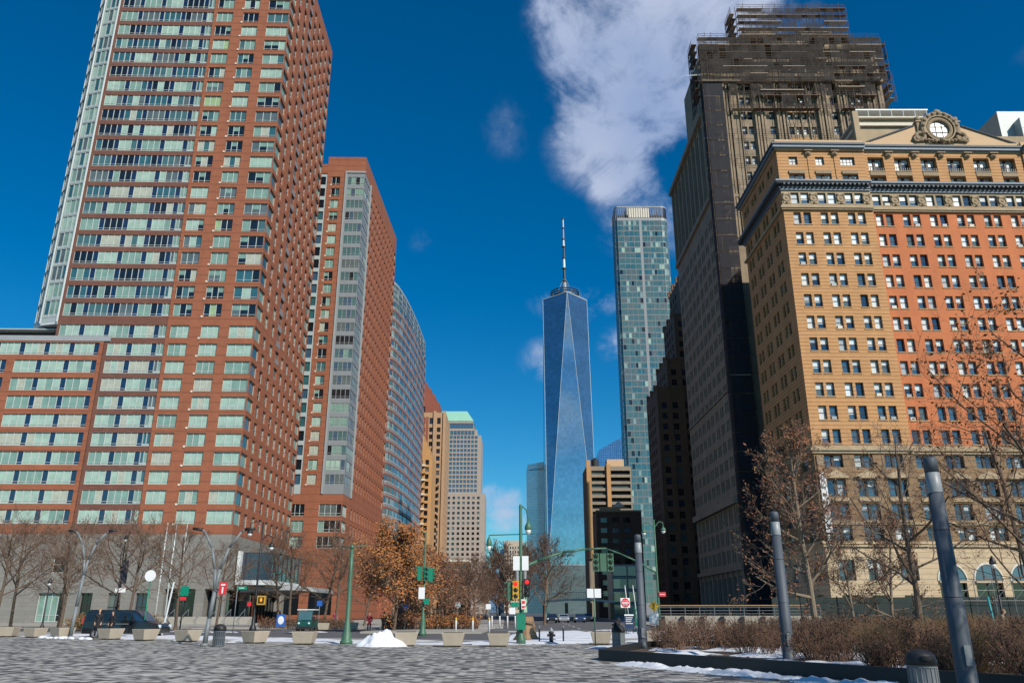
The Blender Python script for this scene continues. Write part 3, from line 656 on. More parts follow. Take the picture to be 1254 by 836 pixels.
# ---- far buildings
def far_block(name, label, cat, x0, x1, y, dep, z, mat, rows=None, st='black_pane', cw=4.5, ww=2.2, fh=4.2, wh=2.0, zb=6, extra=None):
    root = thing(name, ((x0 + x1) / 2, y, 0), label, cat); B = Building(root); F = Face(x0, y, 1, 0); L = x1 - x0
    n = int((L - .6) / cw)
    if st: B.facade(F, 0, L, 0, z, [(zb + fh * k, zb + fh * k + wh, [(.6 + cw * j, .6 + cw * j + ww, st) for j in range(n)]) for k in range(int((z - zb - 1) / fh))], mat, .3)
    else: B.facade(F, 0, L, 0, z, [], mat)
    B.wall().box(x0, x1, y + .6, y + dep, 0, z, mat)
    if extra: extra(B.wall(), root)
    B.finish(); flush(); return root
far_block('stone_block', 'small cream stone block with dark slots at the far end of the avenue', 'building', -15, 22, 1600, 30, 134, 'cream_stone', cw=5, ww=2.6, fh=8, wh=5.5)
far_block('slate_tower', 'slate blue tower slice standing left of the small cream stone block', 'tower', -24, -15, 1610, 25, 118, 'blue_glass', st=None)
far_block('distant_spire_tower', 'hazy blue stepped skyscraper on the horizon at the end of the avenue', 'tower', -112, -56, 4200, 40, 190, 'haze_blue', st=None,
          extra=lambda w, r: (w.box(-98, -70, 4205, 4230, 190, 235, 'haze_blue'), w.tube((-84, 4215, 235), (-84, 4215, 275), 6, 1, 'haze_blue')))
far_block('distant_block', 'faint blue grey block right of the stepped skyscraper on the horizon', 'building', -50, -28, 3600, 40, 120, 'haze_blue', st=None)
def cyan(w, r): w.add([(22, 1200, 205), (54, 1200, 212), (54, 1240, 212), (22, 1240, 205), (24, 1200, 214), (54, 1200, 219), (54, 1240, 219), (24, 1240, 214)], BOXF, 'cyan_glass')
far_block('cyan_glass_tower', 'pale blue glass office tower peeking out left of the tapering skyscraper', 'tower', 22, 56, 1200, 40, 205, 'cyan_glass', st=None, extra=cyan)
def slant(w, r): w.add([(136, 1250, 235), (185, 1250, 235), (185, 1290, 235), (136, 1290, 235), (139, 1250, 246), (185, 1250, 272), (185, 1290, 272), (139, 1290, 246)], BOXF, 'blue_glass')
far_block('slanted_glass_tower', 'blue glass tower with a slanting roof between the tapering skyscraper and the rounded glass tower', 'tower', 136, 185, 1250, 40, 235, 'blue_glass', st=None, extra=slant)

# ---- tapering glass skyscraper with the spire
def tapering_tower():
    cx, y0, h = 74.5, 1005, 31.0; cy = y0 + h
    root = thing('tapering_skyscraper', (cx, cy, 0), 'tapering mirrored glass skyscraper with a tall spire at the end of the avenue', 'tower')
    a = R(2.0); rot = lambda x, y, z: (cx + x * math.cos(a) - y * math.sin(a), cy + x * math.sin(a) + y * math.cos(a), z)
    pd = part('podium', root); vs = [rot(*p, 0) for p in ((-h, -h), (h, -h), (h, h), (-h, h))] + [rot(*p, 56) for p in ((-h, -h), (h, -h), (h, h), (-h, h))]; pd.add(vs, BOXF, 'podium_glass')
    bot = [rot(*p, 56) for p in ((-h, -h), (h, -h), (h, h), (-h, h))]; top = [rot(*p, 417) for p in ((0, -h), (h, 0), (0, h), (-h, 0))]
    for i in range(4):
        f = part('glass_facet', root); f.add([bot[i], bot[(i + 1) % 4], top[i]], [(0, 1, 2)], 'tower_glass')
        f = part('glass_facet', root); f.add([bot[(i + 1) % 4], top[(i + 1) % 4], top[i]], [(0, 1, 2)], 'tower_glass')
    ed = part('steel_edge', root)
    for i in range(4):
        ed.tube(bot[i], top[i], .36, .36, 'pale_metal', 4); ed.tube(bot[(i + 1) % 4], top[i], .36, .36, 'pale_metal', 4); ed.tube(top[i], top[(i + 1) % 4], .6, .6, 'white_metal', 4); ed.tube(bot[i], bot[(i + 1) % 4], .6, .6, 'grey_metal', 4)
    pr = part('parapet', root); pr.add(top + [(p[0], p[1], 417.5) for p in top], BOXF, 'grey_metal')
    rg = part('antenna_ring', root)
    for z, r in ((421, 18), (424.5, 19.5), (428, 19.5)): rg.ring((cx, cy, z), r, .8, 'dark_metal', 28, 6, 'Z')
    for k in range(20): an = 2 * math.pi * k / 20; rg.tube((cx + 17 * math.cos(an), cy + 17 * math.sin(an), 417.5), (cx + 19.5 * math.cos(an), cy + 19.5 * math.sin(an), 428.5), .5, .5, 'dark_metal', 4)
    rg.lathe((cx, cy, 0), [(16, 417.5), (16, 424)], 'mid_grey_panel', 24)
    sp = part('spire', root); z = 424
    for r, zz, m in ((3.2, 446, 'grey_metal'), (2.2, 466, 'dark_metal'), (1.9, 482, 'white_metal'), (1.7, 500, 'dark_metal'), (1.5, 512, 'white_metal'), (1.1, 530, 'grey_metal'), (.9, 545, 'white_metal')):
        sp.tube((cx, cy, z), (cx, cy, zz), r, r * .8, m, 8); sp.tube((cx, cy, zz - 1.2), (cx, cy, zz), r + 1, r + 1, 'dark_metal', 8); z = zz
    for k in range(4): an = math.pi / 4 + math.pi / 2 * k; sp.tube((cx + 15 * math.cos(an), cy + 15 * math.sin(an), 424), (cx, cy, 452), .25, .25, 'grey_metal', 4)
    flush()
tapering_tower()

# ---- rounded glass residential tower
def rounded_tower():
    root = thing('rounded_glass_tower', (78, 432, 0), 'tall pale glass apartment tower with a rounded corner, right of the tapering skyscraper', 'tower')
    B = Building(root); T = 237; X0 = 62.6; X1 = 95.0
    arc = [(X1 - 4 + 4 * math.sin(R(p)), 436 - 4 * math.cos(R(p))) for p in (0, 22, 45, 67, 90)]
    pts = [(X0 + .4, 448), (X0, 433.5), (X0 + 1.5, 432)] + arc + [(X1 + .6, 450), (X1 - 3, 462)]
    fh = 3.62
    for i in range(len(pts) - 1):
        (x0, y0), (x1, y1) = pts[i], pts[i + 1]; L = math.hypot(x1 - x0, y1 - y0); F = Face(x0, y0, x1 - x0, y1 - y0)
        if i == 2:
            spl = [(0, 3.6), (3.7, 9.6), (9.7, 13.1), (14.6, 19.2), (19.3, 24.0)]
            spl = [(p, q) for p, q in spl if q <= L] ; spl[-1] = (spl[-1][0], L - .05)
        else: spl = [(0.02, L - .02)]
        B.facade(F, 0, L, 6, 228, [(6 + fh * k, 6 + fh * k + fh - .05, [(p, q, 'curtain') for p, q in spl]) for k in range(61)], 'mid_grey_panel', .08)
        B.facade(F, 0, L, 0, 6, [], 'mid_grey_panel'); w = B.wall()
        n = max(2, int(L / 1.4))
        for k in range(n): F.box(w, L * k / n, L * k / n + .35, 228, 236, -.3, -.05, 'dark_metal')
        F.box(w, 0, L, 228, 228.6, -.4, 0, 'grey_metal'); F.box(w, 0, L, 235.9, 236.5, -.4, 0, 'grey_metal')
    pn = part('roof_screen', root); pn.box(X0 + 8.3, X0 + 21, 432.1, 433, 229, 235.4, 'sill_white')
    rf = part('roof', root); rf.prism([(X0 + 1.6, 434.5), (X1 - 3, 434.5), (X1 - 1.5, 440), (X1 - 1, 458), (X0 + 2, 447)], 0, 232, 'roof_grey')
    for k in range(9): rf.tube((X0 + 3 + 3 * k, 440, 232), (X0 + 3 + 3 * k, 440, 238.4), .15, .15, 'dark_metal', 4)
    rf.box(X0 + 8, X0 + 18, 438, 446, 232, 239, 'grey_metal')
    B.finish(); flush()
rounded_tower()
def banded_block():
    root = thing('banded_brick_block', (36, 300, 0), 'dark balcony block with two sunlit orange brick fins beside the tapering skyscraper', 'building')
    B = Building(root); F = Face(28.2, 300, 1, 0); T = 54
    B.facade(F, 0, 17, 0, T, [(5 + 2.55 * k, 6.5 + 2.55 * k, [(1.9, 7.4, 'black_pane'), (9.2, 16.5, 'black_pane')]) for k in range(19)], 'shade_stone', .9)
    w = B.wall(); F.box(w, 0, 1.5, 20, T + 2.2, .002, .9, 'amber_brick'); F.box(w, 7.6, 9, 26, T + .6, .002, .9, 'amber_brick'); w.box(28.2, 45.2, 300.95, 316, 0, T - .1, 'umber_brick')
    ph = part('penthouse', root); ph.box(36.5, 43, 303, 309, T, T + 3.2, 'pediment_stucco')
    tk = part('water_tank', root); tk.lathe((32, 304, 0), [(1.5, T - .1), (1.5, T + 3), (.2, T + 4)], 'dark_metal', 14)
    B.finish(); flush()
    root = thing('dark_brick_block', (31, 250, 0), 'low dark brick block with blue windows and a pale carved parapet', 'building')
    B = Building(root); F = Face(26.2, 250, 1, 0)
    B.facade(F, 0, 14, 0, 31, [(3 + 3.1 * k, 4.6 + 3.1 * k, [(1.2 + 3.6 * j, 3.3 + 3.6 * j, 'teal_sash') for j in range(4)]) for k in range(9)], 'umber_brick', .3)
    w = B.wall(); w.box(26.2, 40.2, 250.4, 262, 0, 31, 'umber_brick'); F.box(w, -.2, 14, 31, 31.6, -.4, .3, 'carved_stone')
    ph = part('parapet', root)
    F.box(ph, 1, 7.5, 31.6, 32.6, -.3, .1, 'trim_stone'); ph.add([F.P(5, 32.6, .1), F.P(9, 32.6, .1), F.P(7, 34.4, .1), F.P(5, 32.6, -.4), F.P(9, 32.6, -.4), F.P(7, 34.4, -.4)], [(0, 1, 2), (5, 4, 3), (0, 2, 5, 3), (1, 4, 5, 2)], 'sill_white')
    B.finish(); flush()
    root = thing('glass_pavilion', (28, 200, 0), 'small low teal glass corner building lit from inside at the foot of the rounded tower', 'building')
    B = Building(root); F = Face(24.4, 200, 1, 0)
    B.facade(F, 0, 7.4, 0, 12.6, [(.5 + 3 * k, 3.2 + 3 * k, [(.1, 3.4, 'curtain'), (3.7, 7.2, 'curtain')]) for k in range(4)], 'mid_grey_panel', .1)
    B.wall().box(24.4, 31.8, 200.3, 212, 0, 12.5, 'mid_grey_panel'); B.finish(); flush()
banded_block()

# ---- dark stepped brick building
def stepped():
    root = thing('stepped_brick_building', (55, 240, 0), 'dark brown brick building stepping up in setbacks left of the scaffolded tower', 'building')
    B = Building(root); Y0 = 236
    steps = [(44.6, 255, 0, 66.7), (48.2, 254, 66.7, 76), (51.4, 253, 76, 91), (53.9, 252, 91, 103.6)]
    for x, y1, z0, z1 in steps:
        F = Face(x, Y0, 1, 0); L = 60 - x; G = Face(x, y1, 0, -1)
        rows = [(z0 + 1.2 + 3.3 * k, z0 + 3.1 + 3.3 * k) for k in range(int((z1 - z0 - 1) / 3.3))]
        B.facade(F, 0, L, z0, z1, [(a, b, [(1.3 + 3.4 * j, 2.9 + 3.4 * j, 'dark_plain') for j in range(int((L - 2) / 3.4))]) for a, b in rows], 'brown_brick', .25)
        B.facade(G, 0, y1 - Y0, z0, z1, [(a, b, [(1.6 + 3.6 * j, 3.2 + 3.6 * j, 'dark_plain') for j in range(int((y1 - Y0 - 2) / 3.6))]) for a, b in rows], 'umber_brick', .25)  # shade on this side put into the colour: darker brick than the front
        w = B.wall(); w.box(x + .5, 60, Y0 + .6, y1 - .1, z0, z1 - .05, 'brown_brick')
        for k in range(6): w.box(x - .25, x + .3, Y0 + k * 3.2, Y0 + k * 3.2 + 1.1, z1, z1 + 1.1 + (k % 2), 'brown_brick')
        for k in range(int(L / 4)): w.box(x + 4 * k, x + 4 * k + .5, Y0 - .25, Y0 - .003, z0, z1 + 1.2, 'brown_brick')
        F.box(w, 0, L, z1, z1 + .7, -.4, .1, 'brown_brick')
    B.finish(); flush()
stepped()

# ---- the scaffolded skyscraper behind the tan corner building
def scaffolded():
    X0, Y0, X1 = 43.9, 155.0, 86.0
    root = thing('scaffolded_skyscraper', (X0, Y0, 0), 'massive dark stone skyscraper with its top wrapped in scaffolding', 'tower')
    B = Building(root); F = Face(X0, Y0, 1, 0)
    z1s = [118 - 3.9 * k for k in range(29)]
    cols = [(8.5, 9.7), (10.1, 11.2), (15.0, 16.4), (19.3, 20.4), (20.9, 22.0), (22.5, 23.6), (24.6, 25.6), (29.5, 30.9), (34.3, 35.5), (36.0, 37.2)]
    B.facade(F, 0, X1 - X0, 0, 128, [(z - 2.1, z, [(a, b, 'dim_sash') for a, b in cols]) for z in z1s if z > 4] + [(121, 123, [(a, b, 'dim_sash') for a, b in cols[::2]])], 'soot_stone', .45)
    w = B.wall('wall'); pl = part('pilaster', root)
    for c, n in ((5.8, 3), (13.0, 4), (17.6, 3), (27.6, 4), (32.4, 4), (39.5, 5)):
        pl = part('pilaster', root)
        for k in range(n): F.box(pl, c - n * .35 + .7 * k, c - n * .35 + .7 * k + .42, 78, 117.5, .003, .5 if k % 2 else .75, 'soot_stone')
    for c in (8.3, 11.4, 18.9, 22.2, 24.0, 34.0, 37.4):
        pl = part('pilaster', root); F.box(pl, c, c + .22, 78, 117.5, .003, .3, 'soot_stone')
    pl = part('spandrel', root)
    for k in range(11): F.box(pl, 19.3, 25.6, 117.5 - 3.9 * k - 3.6, 117.5 - 3.9 * k - 2.6, .004, .12, 'amber_brick' if k % 2 else 'soot_stone')
    for z, h, o in ((117.7, .9, 1.1), (126.6, 1.4, 1.4), (88, .7, .6), (77, .8, .7)):
        cr = part('cornice', root); F.box(cr, 0, X1 - X0, z, z + h, .003, o, 'soot_stone')
    # west-facing side in shade
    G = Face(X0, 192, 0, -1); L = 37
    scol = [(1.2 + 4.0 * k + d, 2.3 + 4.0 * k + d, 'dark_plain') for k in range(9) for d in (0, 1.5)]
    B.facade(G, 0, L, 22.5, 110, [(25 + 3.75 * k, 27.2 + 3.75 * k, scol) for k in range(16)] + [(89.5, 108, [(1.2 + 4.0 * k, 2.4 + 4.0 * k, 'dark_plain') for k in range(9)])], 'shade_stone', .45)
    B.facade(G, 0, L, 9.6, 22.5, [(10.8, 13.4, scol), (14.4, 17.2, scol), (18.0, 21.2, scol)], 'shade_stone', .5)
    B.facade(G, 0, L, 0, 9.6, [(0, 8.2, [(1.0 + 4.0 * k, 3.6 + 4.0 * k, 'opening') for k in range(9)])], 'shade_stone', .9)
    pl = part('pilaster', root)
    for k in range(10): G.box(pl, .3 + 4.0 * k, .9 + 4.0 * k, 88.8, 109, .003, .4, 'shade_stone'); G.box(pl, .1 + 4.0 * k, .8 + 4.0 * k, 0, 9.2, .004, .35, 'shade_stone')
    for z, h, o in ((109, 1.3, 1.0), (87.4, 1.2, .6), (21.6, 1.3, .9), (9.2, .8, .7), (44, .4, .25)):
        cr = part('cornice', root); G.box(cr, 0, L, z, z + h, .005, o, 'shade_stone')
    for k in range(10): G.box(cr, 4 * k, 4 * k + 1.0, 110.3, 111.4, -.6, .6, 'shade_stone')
    rw = part('rear_wall', root); rw.box(X0 + 1, X1, Y0 + 1, 175, 0, 127.9, 'soot_stone'); rw.box(X0 + 1, 85, 175, 191.8, 0, 109.8, 'soot_stone'); rw.box(55.5, 78.5, Y0 + 3, 172, 127.9, 134, 'soot_stone'); rw.box(56.5, 64, Y0 + 3.4, 165, 134, 136.6, 'soot_stone'); rw.box(70, 78, Y0 + 3.4, 165, 134, 136.8, 'soot_stone')
    rw.box(63, 80, 192, 234, 0, 108, 'soot_stone')  # added unseen block that keeps sun off the stepped brick building
    rw.box(X1 - .9, X1 - .01, Y0 + .01, Y0 + 1, 0, 127.9, 'soot_stone')
    B.finish(); flush()
    # scaffolding: poles, plank decks and torn net, a thing of its own
    rng = random.Random(5)
    m, t, b = new_mat('debris_net'); co = N(t, 'ShaderNodeTexCoord'); n = N(t, 'ShaderNodeTexNoise'); n.inputs['Scale'].default_value = .35; n.inputs['Detail'].default_value = 8; t.links.new(co.outputs['Object'], n.inputs[0])
    mr = N(t, 'ShaderNodeMapRange'); t.links.new(n.outputs[0], mr.inputs[0]); mr.inputs[1].default_value = .35; mr.inputs[2].default_value = .65; mr.inputs[3].default_value = .25; mr.inputs[4].default_value = .85
    t.links.new(mr.outputs[0], b.inputs['Alpha']); b.inputs['Base Color'].default_value = (.035, .028, .024, 1); b.inputs['Roughness'].default_value = .9
    m, t, b = new_mat('tight_net'); co = N(t, 'ShaderNodeTexCoord'); n = N(t, 'ShaderNodeTexNoise'); n.inputs['Scale'].default_value = .5; n.inputs['Detail'].default_value = 8; t.links.new(co.outputs['Object'], n.inputs[0])
    mr = N(t, 'ShaderNodeMapRange'); t.links.new(n.outputs[0], mr.inputs[0]); mr.inputs[1].default_value = .3; mr.inputs[2].default_value = .6; mr.inputs[3].default_value = .8; mr.inputs[4].default_value = 1
    t.links.new(mr.outputs[0], b.inputs['Alpha']); b.inputs['Base Color'].default_value = (.018, .018, .024, 1); b.inputs['Roughness'].default_value = .9
    simple('rust_pole', (.07, .045, .035), .8, .4, 3); simple('plank', (.42, .34, .26), .85, .4, 1.5); simple('plank_dark', (.16, .11, .08), .85, .4, 1.5)
    def lattice(root, F, s0, s1, z0, z1, step=2.1, lift=2.0, o=1.6, skip=0.0, light=.35, net='debris_net', nets=.8, decks=.75, th=.10):
        po, pk, nt = part('pole', root), part('plank_deck', root), part('net', root)
        nS = max(1, round((s1 - s0) / step)); nZ = max(1, round((z1 - z0) / lift))
        for i in range(nS + 1):
            s = s0 + (s1 - s0) * i / nS + rng.uniform(-.1, .1); zt = z1 + rng.uniform(-.3, 1.6)
            for oo in (o, o - 1.1): po.tube(F.P(s, z0, oo), F.P(s, zt, oo), .065, .065, 'rust_pole', 4, False)
        for j in range(nZ + 1):
            z = z0 + (z1 - z0) * j / nZ
            for dz in (0, .55, 1.05): po.tube(F.P(s0, z + dz, o + .03), F.P(s1, z + dz, o + .03), .045, .045, 'rust_pole', 4, False)
            s = s0
            while s < s1:
                e = min(s1, s + rng.uniform(1.5, 9))
                if rng.random() < decks: F.box(pk, s, e, z - th / 2 + rng.uniform(-.04, .0), z + th / 2, o - 1.15, o + rng.uniform(-.05, .12), 'plank' if rng.random() < light else 'plank_dark')
                s = e
            for i in range(nS):
                a, b_ = s0 + (s1 - s0) * i / nS, s0 + (s1 - s0) * (i + 1) / nS
                if rng.random() < .25 and j < nZ: po.tube(F.P(a, z, o + .05), F.P(b_, z + lift, o + .05), .04, .04, 'rust_pole', 4, False)
                if rng.random() < nets and j < nZ: F.quad(nt, a, b_, z + .1, z + (z1 - z0) / nZ - .15, o + .09 + rng.uniform(0, .05), net)
    def deck(root, F, s0, s1, z, o0, o1):
        pk = part('plank_deck', root); F.box(pk, s0, s1, z, z + .18, o0, o1, 'plank')
    W = X1 - X0
    sc = thing('scaffolding', (X0 + 20, Y0 - 1.6, 118), 'rusty pipe scaffolding with planks and torn net round the dark skyscraper top', 'scaffolding')
    lattice(sc, F, -.3, W + .2, 117, 129, light=.4, nets=.85, o=2.4, step=1.5)
    lattice(sc, F, 10, 36, 129, 138.5, light=.5, nets=.6, o=1.2, lift=1.75, step=1.5)
    lattice(sc, F, 1, W - 1, 110, 117, light=.15, nets=.25, o=1.8, step=1.7, lift=3.5, decks=.3)
    lattice(sc, F, 4.6, W - 1, 84, 110, light=.1, nets=0, o=1.5, step=4.2, lift=6.5, decks=0)
    deck(sc, F, 13, 23, 114.6, .8, 2.2); deck(sc, F, 31, 37, 115.5, .8, 2.2)
    E1 = Face(X0 - .1, 159, 0, -1); lattice(sc, E1, 0, 4, 110.5, 129, o=1.2, light=.3, nets=.9)
    E2 = Face(X1 + .3, Y0, 0, 1); lattice(sc, E2, 0, 14, 114, 129, o=2.2, light=.3, nets=.4)
    E3 = Face(54, 161, 0, -1); lattice(sc, E3, 0, 5, 129, 139.5, o=1.0, light=.4, nets=.6)
    po = part('pole', sc)
    for k in range(8): po.tube((X1 + 2.4, Y0 - 1 + k, 112 + k), (X1 + 3.4, Y0 + 1 + k, 122), .08, .05, 'rust_pole', 4)
    po.tube((X0 - 3.6, Y0 - 1.5, 119), (X0, Y0 - 1.5, 119.2), .09, .09, 'white_metal', 4)
    flush()
    sh = thing('netted_hoist_shaft', (X0 + 2, Y0 - 1.2, 0), 'tall dark netted hoist shaft running down the near corner of the scaffolded skyscraper', 'scaffolding')
    lattice(sh, F, 0.1, 4.4, 0, 117, o=1.9, step=2.1, lift=3.9, light=.1, net='tight_net', nets=1.0)
    H = Face(X0, Y0 - .1, 0, -1); lattice(sh, H, 0, 1.8, 0, 117, o=.1, step=1.8, lift=3.9, light=.1, net='tight_net', nets=1.0)
    flush()
scaffolded()

# ---- the tan and orange brick corner building
def tan_building():
    X0, Y0 = 45.6, 118.7; a = R(1.0)
    root = thing('corner_office_building', (X0, Y0, 0), 'tan and orange brick office building with dark cornices and a round ornate gable window', 'building')
    B = Building(root, True); F = Face(X0, Y0, math.cos(a), math.sin(a)); W = 15.2; C1 = 43.0; E1 = 58
    r4 = [(65.1 - 3.705 * k - 2.2, 65.1 - 3.705 * k) for k in range(11)]
    off = [(0, 1.25), (1.7, 2.95)]
    wing = pairs(1.6, 3, 4.6, off, 'sash'); cen = pairs(15.75, 6, 4.6, off, 'sash'); wing2 = pairs(44.6, 3, 4.6, off, 'sash')
    B.facade(F, 0, W, 25.5, 65.6, [(z0, z1, wing) for z0, z1 in r4], 'tan_brick', .45)
    B.facade(F, W, C1, 25.5, 65.6, [(z0, z1, cen) for z0, z1 in r4], 'orange_brick', .45, base=-.5)
    B.facade(F, C1, E1, 25.5, 65.6, [(z0, z1, wing2) for z0, z1 in r4], 'tan_brick', .38)
    w = B.wall()
    def step(z0, z1, mat):  # returns of the projecting wings
        for s in (W, C1): w.quad(F.P(s, z0, -.5), F.P(s, z0, 0), F.P(s, z1, 0), F.P(s, z1, -.5), mat)
    step(0, 11, 'ivory_stone'); step(11, 25.5, 'brown_stone'); step(25.5, 78, 'tan_brick')
    # frieze storey
    fz = [(66.7, 68.8)]
    for s0, s1, ws, bs in ((0, W, wing, 0), (W, C1, cen, -.5), (C1, E1, wing2, 0)):
        B.facade(F, s0, s1, 65.6, 69.2, [(66.7, 68.8, [(p - .06, q + .06, st) for p, q, st in ws])], 'trim_stone', .35, base=bs)
    # upper storeys
    wu = [(s + .1, s + 2.85, 'wide_sash') for s in (1.6, 6.2, 10.8)]
    us = [(2.0, 3.5, 'small_grid'), (6.6, 8.1, 'small_grid'), (10.9, 13.4, 'small_grid')]
    B.facade(F, 0, W, 69.2, 76.9, [(71.2, 72.4, wu), (74.2, 75.8, us)], 'tan_brick', .4)
    B.facade(F, C1, E1, 69.2, 76.9, [(71.2, 72.4, [(p + 43, q + 43, s) for p, q, s in wu]), (74.2, 75.8, [(p + 43, q + 43, s) for p, q, s in us])], 'tan_brick', .4)
    cb = [(15.75 + 4.6 * k + .1, 15.75 + 4.6 * k + 2.85) for k in range(6)]
    B.facade(F, W, C1, 69.2, 76.9, [(71.0, 72.4, [(p, q, 'wide_sash') for p, q in cb]), (73.2, 76.0, [(p, q, 'wide_sash') for p, q in cb])], 'tan_brick', .85, base=-.3)
    for p, q in cb:
        bal = part('balconette', root)
        F.box(bal, p + .05, q - .05, 72.42, 73.19, -1.0, -.2, 'carved_stone'); F.box(bal, p, q, 73.2, 73.3, -1.0, -.12, 'trim_stone')
        for k in range(7): F.box(bal, p + .2 + .37 * k, p + .32 + .37 * k, 73.3, 73.95, -.4, -.3, 'dark_metal')
    for p in (1.6, 6.2, 10.8):
        bal = part('window_apron', root); F.box(bal, p + .1, p + 2.85, 72.45, 73.0, .003, .22, 'carved_stone')
    # cornices
    def cornice(name, parts, s0, s1, base, FF=F, ends=(.5, .5)):
        c = part(name, root)
        for z0, z1, o, mat in parts: FF.box(c, s0 - (o if ends[0] else 0), s1 + (o if ends[1] else 0), z0, z1, base - .3, base + o, mat)
        return c
    lowc = [(69.2, 69.5, .25, 'cornice_top'), (69.5, 69.9, .38, 'cornice_metal'), (70.2, 70.45, .95, 'cornice_metal'), (70.45, 70.75, 1.15, 'cornice_top')]
    topc = [(76.9, 77.3, .3, 'trim_stone'), (77.3, 77.8, .75, 'cornice_top'), (77.8, 78.15, .95, 'cornice_metal'), (78.15, 79.1, .1, 'pediment_stucco')]
    for s0, s1, bs, en in ((0, W, 0, (1, 0)), (W, C1, -.5, (0, 0)), (C1, E1, 0, (0, 1))):
        c = cornice('bracket_cornice', lowc, s0, s1, bs, ends=en)
        n = int((s1 - s0) / .75)
        for k in range(n): F.box(c, s0 + .2 + .75 * k, s0 + .5 + .75 * k, 69.9, 70.2, bs + .38, bs + .95, 'cornice_metal')
        F.box(c, s0, s1, 69.9, 70.2, bs - .3, bs + .4, 'cornice_metal')
        c = cornice('top_cornice', topc, s0, s1, bs, ends=en)
        cornice('stringcourse', [(65.45, 65.75, .35, 'carved_stone'), (65.75, 66.1, .5, 'trim_stone'), (66.1, 66.45, .2, 'trim_stone')], s0, s1, bs, ends=en)
        cornice('stringcourse', [(24.3, 24.7, .25, 'trim_stone'), (24.7, 25.1, .5, 'trim_stone'), (25.1, 25.5, .2, 'trim_stone')], s0, s1, bs, ends=en)
        cornice('stringcourse', [(13.8, 14.2, .2, 'trim_stone')], s0, s1, bs, ends=en)
        cornice('stringcourse', [(10.6, 11.0, .3, 'ivory_stone'), (11.0, 11.35, .45, 'ivory_stone')], s0, s1, bs, ends=en)
    # carved medallions between the frieze windows, lion heads under the top cornice
    def medallion(s, z, bs, r=.62):
        m = part('medallion', root); c = F.P(s, z, bs + .1)
        m.ring(c, r, .14, 'carved_stone', 16, 6); m.ball(F.P(s, z, bs + .06), r * .55, 'carved_stone', 10, 6, (1, .5, 1)); m.box(c[0] - r * .9, c[0] + r * .9, c[1] - .02, c[1] + .2, z - 1.0, z + 1.0, 'trim_stone')
        for dx, dz in ((-.5, .7), (.5, .7), (0, -.85)): m.ball(F.P(s + dx, z + dz, bs + .1), .2, 'carved_stone', 8, 5)
    for s in (.75, 5.4, 10.0, 14.4): medallion(s, 67.75, 0)
    for k in range(6): medallion(15.75 + 3.75 + 4.6 * k, 67.75, -.5)
    for s in [5.4, 10.0]+ [15.75 + 3.75 + 4.6 * k for k in range(5)]:
        m = part('lion_head', root); bs = 0 if s < W else -.3; m.ball(F.P(s, 76.35, bs + .1), .55, 'carved_stone', 10, 6, (1.1, .7, .9)); m.ball(F.P(s, 76.2, bs + .45), .25, 'carved_stone', 8, 5); F.box(m, s - .7, s + .7, 76.7, 76.9, bs, bs + .6, 'carved_stone')
        if s < W: F.box(m, s - .18, s + .18, 71.6, 76.1, .003, .12, 'tan_brick')
    # gable with the round window
    g = part('gable', root); cs = 29.4
    prof = [(16.2, 79.1), (42.6, 79.1), (cs + 4.2, 82.6), (cs - 4.2, 82.6)]
    g.add([F.P(s, z, -.6) for s, z in prof] + [F.P(s, z, -2.4) for s, z in prof], [(0, 1, 2, 3), (7, 6, 5, 4), (0, 4, 5, 1), (1, 5, 6, 2), (2, 6, 7, 3), (3, 7, 4, 0)], 'pediment_stucco')
    for (p, q) in ((prof[0], prof[3]), (prof[2], prof[1])): g.tube(F.P(p[0], p[1] + .05, -.5), F.P(q[0], q[1] + .05, -.5), .16, .16, 'cornice_metal', 6)
    o = part('round_window_surround', root); zc = 81.7
    P = lambda s, z, out=0.0: F.P(s, z, out)
    o.lathe(P(cs, zc, -1.2), [(3.2, 0), (3.2, -.05), (3.1, .5), (2.3, .7)], 'carved_stone', 28, 'Y'); 
    o.ring(P(cs, zc, -.25), 2.0, .38, 'carved_stone', 28, 8); o.ring(P(cs, zc, -.1), 3.0, .5, 'carved_stone', 20, 8, a0=-20, a1=200); o.ring(P(cs, zc, .1), 2.55, .16, 'trim_stone', 28, 6)
    for sg in (-1, 1):
        o.ring(P(cs + sg * 3.6, zc - 1.5, -.2), .75, .34, 'carved_stone', 14, 8); o.ring(P(cs + sg * 4.3, zc - 2.0, -.2), .45, .25, 'carved_stone', 12, 6)
        F.box(o, cs + sg * 3.35 - .45, cs + sg * 3.35 + .45, 79.1, zc + 1.6, -1.2, -.25, 'carved_stone'); o.ball(P(cs + sg * 3.35, zc + 2.3, -.7), .55, 'carved_stone', 12, 8); F.box(o, cs + sg * 3.35 - .6, cs + sg * 3.35 + .6, zc + 1.5, zc + 1.75, -1.3, -.1, 'trim_stone')
        for k in range(5): o.ball(P(cs + sg * (1.1 + .62 * k), zc - 2.5 + .12 * k, -.1), .34, 'carved_stone', 8, 5)
    for k in range(9): an = R(10 + 20 * k); o.ball(P(cs + 3.0 * math.cos(an), zc + 3.0 * math.sin(an), .3), .3, 'carved_stone', 8, 5)
    o.ball(P(cs, zc + 3.3, 0), .6, 'carved_stone', 10, 6, (1.2, .8, 1)); o.ball(P(cs, zc - 2.4, .1), .55, 'carved_stone', 10, 6)
    rw_ = part('round_window', root); rw_.lathe(P(cs, zc, -.42), [(1.7, 0), (1.7, .06)], 'blind_grey', 28, 'Y')
